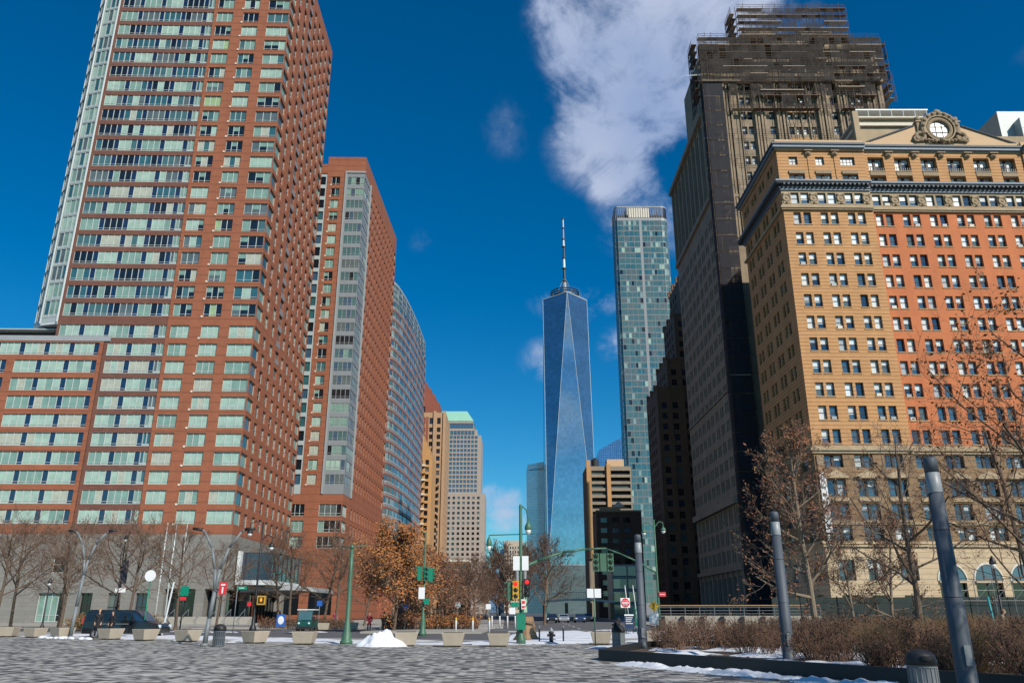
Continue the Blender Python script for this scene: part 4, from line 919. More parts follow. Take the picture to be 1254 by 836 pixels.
    for d in (-.55, .55): rw_.box(P(cs + d, 0)[0] - .05, P(cs + d, 0)[0] + .05, P(cs, 0, -.34)[1] - .05, P(cs, 0, -.34)[1] + .03, zc - 1.6, zc + 1.6, 'sash_dark'); rw_.box(P(cs - 1.6, 0)[0], P(cs + 1.6, 0)[0], P(cs, 0, -.32)[1] - .05, P(cs, 0, -.32)[1] + .03, zc + d - .05, zc + d + .05, 'sash_dark')
    # brown stone storeys
    wd = [(1.5 + 4.6 * k, 4.35 + 4.6 * k, 'wide_sash') for k in range(3)]; wc = [(15.7 + 4.6 * k, 18.5 + 4.6 * k, 'wide_sash') for k in range(6)]; w2 = [(p + 43, q + 43, s) for p, q, s in wd]
    br = [(22.2, 24.1), (17.9, 20.4), (14.5, 16.9), (11.5, 13.5)]
    for s0, s1, ws, bs in ((0, W, wd, 0), (W, C1, wc, -.5), (C1, E1, w2, 0)):
        B.facade(F, s0, s1, 11, 25.5, [(z0, z1, ws) for z0, z1 in br], 'brown_stone', .55, base=bs)
        for p, q, _ in ws:
            hd = part('window_hood', root); m = (p + q) / 2
            F.box(hd, p - .35, q + .35, 20.55, 20.85, bs + .003, bs + .45, 'trim_stone')
            hd.add([F.P(p - .35, 20.85, bs + .45), F.P(q + .35, 20.85, bs + .45), F.P(m, 21.75, bs + .45), F.P(p - .35, 20.85, bs + .003), F.P(q + .35, 20.85, bs + .003), F.P(m, 21.75, bs + .003)], [(0, 1, 2), (5, 4, 3), (0, 2, 5, 3), (1, 4, 5, 2), (0, 3, 4, 1)], 'trim_stone')
            for z0, z1 in br[1:]:
                hd = part('window_apron', root); F.box(hd, p - .12, q + .12, z0 - .75, z0 - .18, bs + .003, bs + .2, 'trim_stone')
    m = part('cartouche', root); F.box(m, .3, 1.2, 22.3, 24.0, .003, .25, 'carved_stone')
    # ivory ground storeys
    B.facade(F, 0, W, 0, 11, [(5.9, 8.8, [(5.9, 8.5, 'wide_sash'), (1.6, 4.0, 'wide_sash'), (10.6, 13.2, 'wide_sash')]), (.8, 3.9, [(1.6, 4.2, 'opening'), (6.0, 8.4, 'opening'), (10.6, 13.2, 'opening')])], 'ivory_stone', .5)
    B.facade(F, C1, E1, 0, 11, [(5.9, 8.8, [(p, q, 'wide_sash') for p, q, _ in w2]), (.8, 3.9, [(p, q, 'opening') for p, q, _ in w2])], 'ivory_stone', .5)
    B.facade(F, W, C1, 0, 11, [(.6, 5.6, [(16.2 + 5.3 * k, 20.2 + 5.3 * k, 'opening') for k in range(5)])], 'ivory_stone', .6, base=-.5)
    for k in range(5):
        s = 18.2 + 5.3 * k; am = part('arched_window', root); n = 14
        vs = [F.P(s + 2.0 * math.cos(math.pi * i / n), 5.9 + 2.3 * math.sin(math.pi * i / n), -.46) for i in range(n + 1)]
        am.add(vs, [tuple(range(n + 1))], 'pane_blue'); am.ring(F.P(s, 5.9, -.46), 2.1, .16, 'sill_white', 16, 6, a0=0, a1=180, sz=1.13)
        for d in (-.7, .7): c = F.P(s + d, 0, -.42); am.box(c[0] - .06, c[0] + .06, c[1] - .03, c[1] + .03, 5.9, 7.95, 'sash_dark')
        F.box(am, s - 2.0, s + 2.0, 5.6, 5.9, -.5, -.2, 'ivory_stone')
    # side facing the avenue
    L = 21.6; G = Face(X0, Y0 + L, 0, -1); sw = pairs(1.2, 4, 4.9, off, 'dim_sash'); off2 = [(p + .1, p + 2.8, 'dim_sash') for p in [1.2 + 4.9 * k for k in range(4)]]
    B.facade(G, 0, L, 25.5, 69.2, [(z0, z1, sw) for z0, z1 in r4] + [(66.7, 68.8, sw)], 'tan_brick', .38)
    B.facade(G, 0, L, 69.2, 76.9, [(71.2, 72.4, sw), (74.2, 75.8, sw)], 'tan_brick', .38)
    B.facade(G, 0, L, 11, 25.5, [(z0, z1, off2) for z0, z1 in br], 'brown_stone', .5); B.facade(G, 0, L, 0, 11, [(1, 4, off2), (6, 8.8, off2)], 'ivory_stone', .5)
    c = cornice('bracket_cornice', lowc, 0, L, 0, G, (1, 0)); G.box(c, 0, L, 69.9, 70.2, -.3, .4, 'cornice_metal')
    cornice('top_cornice', topc, 0, L, 0, G, (1, 0))
    for z in (65.6, 24.6, 11.0): cornice('stringcourse', [(z, z + .45, .4, 'trim_stone')], 0, L, 0, G, (1, 0))
    # roof structures
    rf = part('roof', root); rf.box(X0 + 1.2, X0 + 57, Y0 + 3.6, Y0 + 21.3, 60, 78.5, 'roof_grey'); rf.box(X0 + 1.2, X0 + 57, Y0 + 1.9, Y0 + 21.3, 0, 60, 'roof_grey')
    ph = part('penthouse', root)
    ph.box(63.5, 76, 124.5, 133, 78.5, 87.2, 'trim_stone'); ph.box(63.0, 76.4, 124, 133.4, 85.6, 86.2, 'sill_white'); ph.box(62.9, 76.6, 123.9, 133.6, 87.2, 87.5, 'sill_white')
    for k in range(7): ph.tube((63.4 + 2.15 * k, 124.3, 87.5), (63.4 + 2.15 * k, 124.3, 89), .09, .09, 'white_metal', 5)
    ph.box(63.3, 76.6, 124.2, 127.5, 89, 89.25, 'white_metal'); ph.box(64, 76, 128, 131, 87.5, 88.9, 'dark_metal'); ph.box(74, 95, 126, 133, 78.5, 84.6, 'trim_stone'); ph.box(62.0, 63.0, 123, 124, 78.5, 88, 'trim_stone')
    hv = part('rooftop_unit', root)
    hv.box(94.8, 101, 132, 142, 84, 94.2, 'pale_metal'); hv.box(97.5, 103, 130, 140, 84, 91.5, 'pale_metal'); hv.box(93.8, 104, 129.5, 143, 83.2, 84, 'red_brick'); rf.box(84, 103, 128, 142, 78, 83.2, 'trim_stone')
    for k in range(4): hv.box(97.48, 103.6, 129.97, 131.99, 85.2 + 1.3 * k, 85.26 + 1.3 * k, 'grey_metal')
    B.finish(); flush()
    # vertical banner on the near corner
    bn = MB(); F.box(bn, .35, 1.3, 12.6, 21.4, .28, .33, 'sign_white'); F.box(bn, .35, 1.3, 21.5, 22.2, .28, .33, 'sill_tan'); F.box(bn, .35, 1.35, 10.7, 12.3, .28, .33, 'sign_white')
    for z in (12.7, 21.3): F.box(bn, .4, 1.25, z, z + .08, .0, .27, 'dark_metal')
    o = bn.build('vertical_banner'); recentre(o, F.P(.8, 12.6, .3)); tag(o, 'tall narrow white banner with dark lettering on the near corner of the tan building', 'banner')
    rg = random.Random(4); gl = MB()
    for i in range(7):
        z = 13.3 + 1.1 * i
        for q in range(3): ss = .5 + .22 * q + rg.uniform(-.03, .03); F.box(gl, ss, ss + .1, z + rg.uniform(0, .15), z + rg.uniform(.35, .7), .332, .338, 'sign_dark')
        F.box(gl, .5, 1.1, z + .1 * rg.randint(0, 5), z + .1 * rg.randint(0, 5) + .1, .333, .337, 'sign_dark')
    for z in (10.95, 11.3, 11.65): F.box(gl, .48, 1.22, z, z + .14, .332, .336, 'sign_dark')
    gl.build('lettering', o)

def lettering(text, loc, size, mat, parent, rz=0.0, tilt=90):
    cu = bpy.data.curves.new('lettering', 'FONT'); cu.body = text; cu.size = size; cu.align_x = 'CENTER'; cu.align_y = 'CENTER'; cu.extrude = .004
    tmp = bpy.data.objects.new('tmp', cu); COL.objects.link(tmp); dg = bpy.context.evaluated_depsgraph_get(); dg.update()
    me = bpy.data.meshes.new_from_object(tmp.evaluated_get(dg)); bpy.data.objects.remove(tmp)
    me.materials.clear(); me.materials.append(MATS[mat]); o = bpy.data.objects.new('lettering', me); COL.objects.link(o); o.parent = parent
    off = WL.get(parent.name, Vector((0, 0, 0))); o.location = Vector(loc) - off; o.rotation_euler = (R(tilt), 0, rz); return o
simple('sign_white', (.75, .76, .76), .5, .05, 2); simple('sign_dark', (.03, .03, .04), .5, .05, 2); simple('sign_red', (.62, .03, .04), .4, .05, 2); simple('sign_green', (.0, .22, .13), .4, .05, 2); simple('sign_blue', (.03, .12, .45), .4, .05, 2); simple('sign_yellow', (.75, .42, .01), .4, .05, 2)
tan_building()

# ============================================================ GROUND
def paver_mat():
    m, t, b = new_mat('pavers'); co = N(t, 'ShaderNodeTexCoord'); mp = N(t, 'ShaderNodeMapping'); mp.inputs['Rotation'].default_value = (0, 0, R(31)); t.links.new(co.outputs['Object'], mp.inputs[0])
    def brick(c1, c2, bias):
        br = N(t, 'ShaderNodeTexBrick'); t.links.new(mp.outputs[0], br.inputs[0]); br.inputs['Scale'].default_value = 1; br.inputs['Brick Width'].default_value = .30; br.inputs['Row Height'].default_value = .24
        br.inputs['Mortar Size'].default_value = .014; br.inputs['Bias'].default_value = bias; br.inputs['Color1'].default_value = (*c1, 1); br.inputs['Color2'].default_value = (*c2, 1); br.inputs['Mortar'].default_value = (.10, .10, .10, 1); return br
    a = brick((.05, .05, .055), (.62, .59, .53), -.1); f = a.outputs[1]
    n = N(t, 'ShaderNodeTexNoise'); n.inputs['Scale'].default_value = .10; n.inputs['Detail'].default_value = 8; n.inputs['Roughness'].default_value = .7; t.links.new(co.outputs['Object'], n.inputs[0])
    n2 = N(t, 'ShaderNodeTexNoise'); n2.inputs['Scale'].default_value = 1.1; n2.inputs['Detail'].default_value = 3; t.links.new(co.outputs['Object'], n2.inputs[0])
    c = mixc(t, 1.0, a.outputs[0], mixc(t, n.outputs[0], (.62,) * 3, (1.38,) * 3), 'MULTIPLY'); c = mixc(t, 1.0, c, mixc(t, n2.outputs[0], (.68,) * 3, (1.32,) * 3), 'MULTIPLY')
    t.links.new(c, b.inputs['Base Color']); b.inputs['Roughness'].default_value = .75
    bp = N(t, 'ShaderNodeBump'); bp.inputs['Strength'].default_value = .6; bp.inputs['Distance'].default_value = .02; bp.invert = True; t.links.new(f, bp.inputs['Height']); t.links.new(bp.outputs[0], b.inputs['Normal'])
paver_mat()
simple('asphalt', (.10, .10, .105), .9, .35, .6, bump=.2); simple('sidewalk', (.34, .32, .28), .85, .2, .5, bump=.1); simple('kerb_stone', (.36, .34, .31), .85, .2, 2)
simple('soil', (.09, .065, .045), .95, .4, 2, bump=.6); simple('snow', (.70, .72, .76), .6, .14, 3, bump=.8); simple('snow_grey', (.55, .57, .60), .7, .25, 3, bump=.5)
simple('dry_grass', (.20, .14, .06), .95, .4, 2, bump=.5); simple('road_paint', (.62, .62, .60), .7, .3, 3)
simple('concrete', (.42, .36, .28), .85, .22, 1.5, bump=.2); simple('wall_concrete', (.40, .36, .30), .9, .25, .8, bump=.2)
simple('black_steel', (.018, .019, .021), .55, .3, 2); simple('column_steel', (.065, .08, .10), .6, .35, 1.2); simple('column_cap', (.26, .28, .29), .45, .2, 2)
simple('lamp_green', (.055, .14, .085), .5, .25, 2); simple('box_green', (.01, .20, .12), .45, .15, 2); simple('lamp_black', (.015, .017, .02), .5, .2, 2); simple('galvanised', (.17, .19, .20), .55, .2, 2)
simple('lens_globe', (.75, .75, .72), .3, .05, 2); simple('signal_yellow', (.55, .30, .02), .5, .1, 2); simple('signal_dark_lens', (.02, .03, .02), .3, .1, 2)
simple('bark', (.12, .085, .06), .95, .35, 6, bump=.5); simple('bark_pale', (.22, .17, .12), .95, .35, 6, bump=.5); simple('twig', (.15, .09, .06), .95, .3, 3); simple('twig_grey', (.17, .125, .095), .95, .3, 3)
simple('leaf_orange', (.40, .155, .045), .9, .45, 1.2); simple('leaf_rust', (.20, .085, .045), .9, .5, 1.2); simple('leaf_brown', (.15, .075, .04), .9, .5, 1.5); simple('leaf_straw', (.24, .15, .065), .9, .5, 1.5)
simple('rubber', (.02, .02, .02), .85, .2, 3); simple('rim', (.45, .46, .48), .35, .1, 3, metal=.7); simple('paint_black', (.012, .014, .018), .22, .1, 1, coat=.6); simple('paint_green', (.012, .07, .05), .3, .1, 1, coat=.5)
simple('paint_silver', (.38, .39, .40), .3, .1, 1, metal=.4, coat=.5); simple('paint_red', (.30, .02, .02), .3, .1, 1, coat=.5); simple('paint_blue', (.02, .04, .10), .3, .1, 1, coat=.5)
simple('skin', (.52, .31, .22), .6, .08, 6); simple('coat_black', (.012, .012, .015), .85, .3, 3); simple('coat_brown', (.10, .055, .035), .85, .3, 3); simple('coat_red', (.16, .012, .02), .85, .3, 3); simple('coat_pink', (.48, .06, .20), .85, .2, 3); simple('coat_tan', (.35, .25, .15), .85, .2, 3)
simple('trousers', (.02, .022, .035), .9, .2, 3); simple('hair_dark', (.03, .018, .012), .8, .3, 8); simple('hair_fair', (.30, .18, .08), .8, .3, 8); simple('shoe', (.02, .018, .016), .6, .2, 3)
def emis(name, col, s):
    m, t, b = new_mat(name); b.inputs['Base Color'].default_value = (*col, 1); b.inputs['Emission Color'].default_value = (*col, 1); b.inputs['Emission Strength'].default_value = s
emis('signal_red_lit', (.9, .02, .02), 1.2); emis('ped_orange_lit', (.9, .25, .01), .9); emis('signal_amber', (.45, .16, .01), .25)

def slab(name, pts, z0, z1, mat):
    m = MB(); m.prism(pts, z0, z1, mat); o = m.build(name); o['kind'] = 'structure'; return o
RZ = -.12
g = MB(); g.quad((-4000, -200, RZ), (4000, -200, RZ), (4000, 9000, RZ), (-4000, 9000, RZ), 'asphalt'); o = g.build('ground'); o['kind'] = 'structure'
EDGE = [(-95, 96), (-35, 60), (-24, 53.2), (-14, 46.4), (-6, 43.3), (-1, 42.6), (5, 45.2), (12, 47.5), (60, 50)]
slab('plaza', [(-95, -30), (60, -30)] + EDGE[::-1], RZ, 0, 'pavers')
kb = MB()
for (x0, y0), (x1, y1) in zip(EDGE, EDGE[1:]):
    d = math.hypot(x1 - x0, y1 - y0); nx, ny = -(y1 - y0) / d * .3, (x1 - x0) / d * .3
    kb.add([(x0, y0, RZ), (x1, y1, RZ), (x1 + nx, y1 + ny, RZ), (x0 + nx, y0 + ny, RZ), (x0, y0, .004), (x1, y1, .004), (x1 + nx, y1 + ny, .004), (x0 + nx, y0 + ny, .004)], BOXF, 'kerb_stone')
o = kb.build('kerb'); o['kind'] = 'structure'
# near sidewalk strip beyond the plaza edge, far sidewalks and median beds
SW = [(x, y + .35) for x, y in EDGE]
slab('sidewalk', SW + [(60, 60), (14, 57), (5, 54), (-1, 51), (-14, 56), (-24, 62), (-35, 69), (-95, 104)], RZ, -.004, 'sidewalk')
slab('far_sidewalk', [(-140, 94), (-40, 90), (-3, 90), (-1, 94), (-2, 230), (-30, 230), (-36, 128), (-140, 128)], RZ, .02, 'sidewalk')
slab('far_sidewalk', [(16, 90), (120, 88), (120, 118.4), (46, 118.6), (43, 230), (24, 230), (18, 110)], RZ, .02, 'sidewalk')
slab('traffic_island', [(-13, 72), (-2.6, 71), (-2.2, 86), (-13, 87)], RZ, .03, 'sidewalk')
slab('roadway', [(-2, 87), (16, 87), (24, 900), (-1, 900)], RZ + .002, RZ + .004, 'asphalt')
pm = MB()
for k in range(9): pm.quad((-.4 + 1.5 * k, 76, RZ + .012), (.35 + 1.5 * k, 76, RZ + .012), (.45 + 1.5 * k, 80, RZ + .012), (-.3 + 1.5 * k, 80, RZ + .012), 'road_paint')
for k in range(14): pm.quad((7.2 + .3 * k, 90 + 12 * k, RZ + .012), (7.4 + .3 * k, 90 + 12 * k, RZ + .012), (7.5 + .3 * k, 95 + 12 * k, RZ + .012), (7.3 + .3 * k, 95 + 12 * k, RZ + .012), 'road_paint')
pm.quad((-1.8, 83.5, RZ + .012), (14, 82.5, RZ + .012), (14, 83, RZ + .012), (-1.8, 84, RZ + .012), 'road_paint')
o = pm.build('road_markings'); o['kind'] = 'structure'

# lumpy snow cover: a height sheet kept where noise says there is snow
from mathutils import noise as nz
def inside(p, poly):
    x, y = p; c = False
    for i in range(len(poly)):
        (x0, y0), (x1, y1) = poly[i], poly[i - 1]
        if (y0 > y) != (y1 > y) and x < (x1 - x0) * (y - y0) / (y1 - y0) + x0: c = not c
    return c
def snow(name, poly, z, h, step, thr=-.1, fr=.35, mat='snow', kind='structure'):
    m = MB(); xs = [p[0] for p in poly]; ys = [p[1] for p in poly]; nx = int((max(xs) - min(xs)) / step) + 1; ny = int((max(ys) - min(ys)) / step) + 1
    idx = {}; vs = []; fs = []
    def hv(i, j):
        x, y = min(xs) + i * step, min(ys) + j * step; n = nz.noise(Vector((x * fr, y * fr, 3.1))) + .4 * nz.noise(Vector((x * fr * 4, y * fr * 4, 1.7)))
        e = 9
        for (ax, ay), (bx, by) in zip(poly, poly[1:] + poly[:1]):
            L2 = (bx - ax) ** 2 + (by - ay) ** 2; t = max(0, min(1, ((x - ax) * (bx - ax) + (y - ay) * (by - ay)) / L2)); e = min(e, math.hypot(x - ax - t * (bx - ax), y - ay - t * (by - ay)))
        if not inside((x, y), poly): e = -e
        return x, y, min(n, thr + e * 1.8)
    def vid(i, j):
        if (i, j) not in idx:
            x, y, n = hv(i, j); idx[(i, j)] = len(vs); vs.append((x + .3 * step * nz.noise(Vector((x * 3, y * 3, 0))), y, z + max(-.02, min(h, (n - thr) * h * 1.6 - .02))))
        return idx[(i, j)]
    for i in range(nx):
        for j in range(ny):
            x, y, n = hv(i + .5, j + .5)
            if n > thr and inside((x, y), poly): fs.append((vid(i, j), vid(i + 1, j), vid(i + 1, j + 1), vid(i, j + 1)))
    m.add(vs, fs, mat); o = m.build(name, smooth=True); o['kind'] = kind; return o
snow('snow_cover', [(x, y + 1.2) for x, y in EDGE[1:8]] + [(13, 53), (5, 50.5), (-1, 48.5), (-14, 53.5), (-24, 59.5), (-35, 66)], .0, .10, .35, -.28, .22)
snow('snow_cover', [(-1.5, 48), (9, 50), (15, 58), (14, 76), (3, 74), (-1, 60)], -.10, .22, .4, -.22, .16)
snow('snow_cover', [(1, 72), (18, 70), (22, 84), (4, 82)], RZ, .2, .5, 0, .2)
snow('snow_cover', [(-40, 78), (-16, 72), (-14, 76), (-40, 84)], RZ, .12, .6, 0, .25)
snow('snow_cover', [(-36, 59.2), (-24, 52.4), (-15, 46.2), (-14.6, 46.9), (-24, 53.4), (-36, 60.4)], .004, .12, .22, .05, .6)

# ============================================================ PLANTING BED (right foreground)
BED = [(3.04, 29.9), (8.86, 20.45), (13.6, 12.6), (40, 12.6), (40, 41), (6.2, 38.3), (4.2, 33.5)]
slab('planting_bed', [(3.3, 29.9), (8.95, 20.7), (13.75, 12.75), (39.8, 12.8), (39.8, 40.8), (6.3, 38.1), (4.35, 33.4)], .004, .12, 'soil')
eg = MB(); bp = BED
for (x0, y0), (x1, y1) in zip(bp, bp[1:] + bp[:1]):
    d = math.hypot(x1 - x0, y1 - y0); nx, ny = (y1 - y0) / d * -.16, (x1 - x0) / d * .16
    eg.add([(x0, y0, .002), (x1, y1, .002), (x1 + nx, y1 + ny, .002), (x0 + nx, y0 + ny, .002), (x0, y0, .36), (x1, y1, .36), (x1 + nx, y1 + ny, .36), (x0 + nx, y0 + ny, .36)], BOXF, 'black_steel')
o = eg.build('bed_edging'); recentre(o, (3.04, 29.9, 0)); tag(o, 'low black steel edging round the shrub bed beside the lamp columns', 'edging')
snow('snow_cover', [(3.6, 28.0), (8.7, 19.6), (13.2, 12.2), (12.4, 11.8), (7.6, 19.3), (3.2, 27.4)], .004, .17, .11, -.35, .9)
snow('snow_cover', [(4.6, 32.5), (9, 24), (15, 24), (18, 38), (6.6, 37.5)], .12, .16, .2, -.05, .45)
snow('snow_cover', [(3.2, 38.8), (8.2, 39.4), (9, 41.5), (3.6, 41)], .004, .10, .2, -.2, .5)

# ============================================================ TREES
def grow(mb, p, d, L, r, lv, rng, cfg, tips, mats):
    """a branch of a few bent segments, with side branches; mb is a list of builders: [limbs, twigs]"""
    nseg = 4 if lv == 0 else (3 if lv < 3 else 2); pts = [Vector(p)]; dirs = []; dd = Vector(d).normalized()
    for i in range(nseg):
        j = Vector((rng.gauss(0, 1), rng.gauss(0, 1), rng.gauss(0, .6))) * (cfg['bend'] * (.35 if lv == 0 else 1)); dd = (dd + j + Vector((0, 0, cfg['up'] * (0 if lv == 0 else 1)))).normalized()
        pts.append(pts[-1] + dd * L / nseg); dirs.append(dd)
    rend = r * (.42 if lv < 3 else .6); rs = [r + (rend - r) * i / nseg for i in range(nseg + 1)]
    tgt = mb[0] if lv < 2 else mb[1]; sides = (9, 6, 4, 3, 3, 3)[lv]
    for i in range(nseg): tgt.tube(pts[i], pts[i + 1], max(cfg['rmin'], rs[i]), max(cfg['rmin'], rs[i + 1]), mats[0] if lv < 2 else mats[1], sides, False)
    if lv >= 2: tips.append((pts[-1], dirs[-1])); 
    if lv >= 3: tips.append((pts[1], dirs[0]))
    if lv >= cfg['levels']: return
    n = cfg['n'][lv]
    for k in range(n):
        t0 = cfg['t0'] if lv == 0 else .2
        t = t0 + (1 - t0) * (k + rng.random() * .8) / n; t = min(t, .999); i = int(t * nseg); q = pts[i].lerp(pts[i + 1], t * nseg - i); rr = rs[i] + (rs[i + 1] - rs[i]) * (t * nseg - i)
        base = dirs[i]; side = base.orthogonal().normalized(); side.rotate(__import__('mathutils').Quaternion(base, rng.random() * 6.283 if lv else 2.4 * k + rng.random() * .5))
        an = R(rng.uniform(*cfg['ang'])) * (cfg['low'] - (cfg['low'] - 1) * t if lv == 0 else 1)
        nd = base * math.cos(an) + side * math.sin(an)
        grow(mb, q, nd, L * rng.uniform(*cfg['len'][lv]) * (1 if lv else (1.15 - .75 * ((t - t0) / (1 - t0)) ** 1.5)), rr * rng.uniform(.45, .65), lv + 1, rng, cfg, tips, mats)
def make_tree(name, label, H, seed, group=None, leaf=None, nleaf=0, lsize=.1, cat='tree', mats=('bark', 'twig'), **kw):
    cfg = dict(bend=.16, up=.10, rmin=.010, levels=4, n=(11, 6, 5, 4), t0=.3, ang=(34, 60), low=1.35, len=((.36, .5), (.42, .6), (.40, .6), (.40, .6)), trunk=.6, rad=.017); cfg.update(kw)
    rng = random.Random(seed); limbs, tw = MB(), MB(); tips = []
    grow([limbs, tw], (0, 0, 0), (rng.uniform(-.05, .05), rng.uniform(-.05, .05), 1), H * cfg['trunk'] / .62, H * cfg['rad'], 0, rng, cfg, tips, mats)
    q = H * cfg['rad']; limbs.lathe((0, 0, 0), [(q * 1.5, -.15), (q * 1.35, 0), (q, H * .03)], mats[0], 9)
    if leaf:
        for _ in range(nleaf):
            p, d = rng.choice(tips); c = p + Vector((rng.gauss(0, 1), rng.gauss(0, 1), rng.gauss(0, 1))) * lsize * cfg.get('scatter', 1.2)
            a = Vector((rng.gauss(0, 1), rng.gauss(0, 1), rng.gauss(0, 1))).normalized(); b = a.orthogonal().normalized(); s = lsize * rng.uniform(.5, 1.2); a, b = a * s, b * s * .6
            tw.add([tuple(c - a), tuple(c + b), tuple(c + a), tuple(c - b)], [(0, 1, 2, 3)], leaf if rng.random() < .72 else rng.choice(['leaf_straw', 'leaf_rust', 'leaf_rust']))
    root = thing(name, (0, 0, 0), label, cat, group)
    limbs.build('trunk', root); tw.build('crown', root); return root
def copy_thing(src, loc, rz=0.0, sc=1.0, label=None, name=None):
    r = src.copy(); COL.objects.link(r); r.location = loc; r.rotation_euler = (0, 0, rz); r.scale = (sc,) * 3
    if label: r['label'] = label
    for ch in list(src.children):
        c = ch.copy(); COL.objects.link(c); c.parent = r
        for gc in list(ch.children):
            d = gc.copy(); COL.objects.link(d); d.parent = c
            d.matrix_parent_inverse = gc.matrix_parent_inverse
    WL[r.name] = Vector(loc); return r
def place(r, loc, rz=0.0, sc=1.0): r.location = loc; r.rotation_euler = (0, 0, rz); r.scale = (sc,) * 3

LG = 'bare trees before the hotel tower'
tA = make_tree('bare_tree', 'bare grey brown plaza tree in front of the grey stone hotel base', 9.6, 11, LG, n=(12, 6, 5, 4), mats=('bark', 'twig'))
tB = make_tree('bare_tree', 'bare grey brown plaza tree in front of the grey stone hotel base', 9.2, 23, LG, n=(12, 6, 5, 4), mats=('bark', 'twig'))
place(tA, (-49.3, 80, 0)); place(tB, (-43.0, 80, 0), 1.2)
for src, x, y, rz, sc in ((tB, -46.4, 86, 2, 1.0), (tA, -39.6, 84, 3, 1.02), (tA, -36.2, 79, 1, .98), (tB, -33.6, 84, 4, 1.0), (tA, -52.5, 88, 5, 1.05), (tB, -31.0, 88, .4, .85)): copy_thing(src, (x, y, 0), rz, sc)
MG = 'bare trees between the canopy and the green lamp post'
tC = make_tree('bare_tree', 'bare twiggy tree between the sweeping canopy and the green lamp post', 10, 37, MG, n=(12, 6, 5, 4), t0=.22, mats=('bark', 'twig'))
place(tC, (-27.0, 97, 0))
for src, x, y, rz, sc in ((tB, -24.4, 92, 2, 1.0), (tC, -22.0, 98, 3, 1.05), (tA, -19.6, 93, 1, .95), (tC, -17.6, 100, 2.2, .9), (tB, -15.4, 108, .9, 1.1)):
    c = copy_thing(src, (x, y, 0), rz, sc, 'bare twiggy tree between the sweeping canopy and the green lamp post'); c['group'] = MG
oak = make_tree('oak_tree', 'broad oak full of orange brown dead leaves before the curved tower', 8.6, 5, None, 'leaf_orange', 12000, .13, levels=3, n=(13, 8, 6), t0=.18, ang=(45, 75), scatter=2.0, mats=('bark', 'twig'))
place(oak, (-10.8, 77, 0), .5, 1.03)
oak2 = make_tree('oak_tree', 'smaller thin rusty oak just right of the broad orange oak', 7.2, 8, None, 'leaf_rust', 3800, .11, levels=3, n=(12, 8, 7), t0=.18, ang=(45, 70), scatter=2.0, mats=('bark', 'twig'))
place(oak2, (-7.7, 84, 0), 2.0, 1.0)
AG = 'bare trees along the avenue'
tD = make_tree('avenue_tree', 'bare brown tree in the row along the avenue under the granite tower', 8.6, 51, AG, 'leaf_rust', 350, .12, n=(12, 6, 5, 4), t0=.2, mats=('twig', 'twig'), rmin=.02)
place(tD, (-5.2, 112, 0), 0, .95)
for x, y, rz, sc in ((-8.2, 120, 1, .95), (-10.6, 130, 2, .9), (-6.6, 150, 3, 1.0), (-9.5, 172, 4, 1.0), (-4.8, 178, 1, 1.05), (-6.5, 205, 5, 1.1), (-4.2, 240, 2, 1.15), (-12.5, 146, 2, .9)): copy_thing(tD, (x, y, 0), rz, sc)
tE = make_tree('avenue_tree', 'dense bare tree with fine reddish twigs behind the traffic signal pole', 11, 77, None, n=(14, 7, 5, 4), t0=.15, ang=(30, 50), mats=('twig', 'twig'), rmin=.02)
place(tE, (4.6, 118, 0), 0, 1.0)
copy_thing(tE, (-.6, 124, 0), 2, .95, 'dense bare tree with fine twigs just left of the traffic signal pole')
copy_thing(tE, (1.9, 150, 0), 4, 1.1, 'bare tree further up the avenue behind the traffic signal pole')
copy_thing(tE, (-2.8, 190, 0), 1, 1.2, 'farthest bare tree on the avenue left of the signal pole')
# trees of the right foreground
r1 = make_tree('park_tree', 'tall bare tree with rusty leaves low down, in front of the tan building corner', 15, 91, None, 'leaf_rust', 3600, .15, n=(16, 6, 5, 4), t0=.12, ang=(28, 55), low=1.7, up=.13, len=((.30, .42), (.42, .6), (.40, .6), (.4, .6)), mats=('bark_pale', 'twig_grey'))
place(r1, (24.6, 68, 0), 0, 1.0)
r2 = make_tree('park_tree', 'open bare tree with a dark trunk standing left of the nearest lamp column', 12.2, 33, None, None, 0, .1, n=(11, 5, 5, 4), rad=.018, t0=.22, ang=(40, 62), low=1.5, up=.12, len=((.42, .56), (.42, .6), (.40, .6), (.4, .6)), mats=('bark', 'twig_grey'))
place(r2, (26.7, 55, 0), .7, 1.0)
r3 = make_tree('park_tree', 'bare tree with sparse brown leaves at the right edge of the photograph', 14.5, 64, None, 'leaf_brown', 2200, .10, n=(12, 5, 5, 4), rad=.014, rmin=.007, t0=.16, ang=(45, 70), low=1.4, len=((.42, .56), (.42, .6), (.40, .6), (.4, .6)), mats=('bark', 'twig'))
place(r3, (24.6, 37, .2), 2.4, 1.0)
copy_thing(r3, (30.6, 48, 0), .4, .9, 'further leafy brown tree behind the one at the right edge')
copy_thing(r1, (33.5, 74, 0), 2.0, .62, 'small rusty leaved tree low before the arched windows'); copy_thing(r1, (29.0, 71, 0), 4.0, .5, 'lowest rusty leaved sapling left of the open bare tree')

for k, (x, y, rz, sc) in enumerate(((16.9, 8.6, .3, 1.0), (20.5, 12.5, 2.1, 1.05), (22.0, 6.0, 4.0, 1.1))): copy_thing(r2, (x, y, 0), rz, sc, ('bare tree just outside the right edge shading the nearest lamp column', 'bare tree outside the frame beside the shrub bed', 'bare tree farthest outside the right edge near the camera')[k])

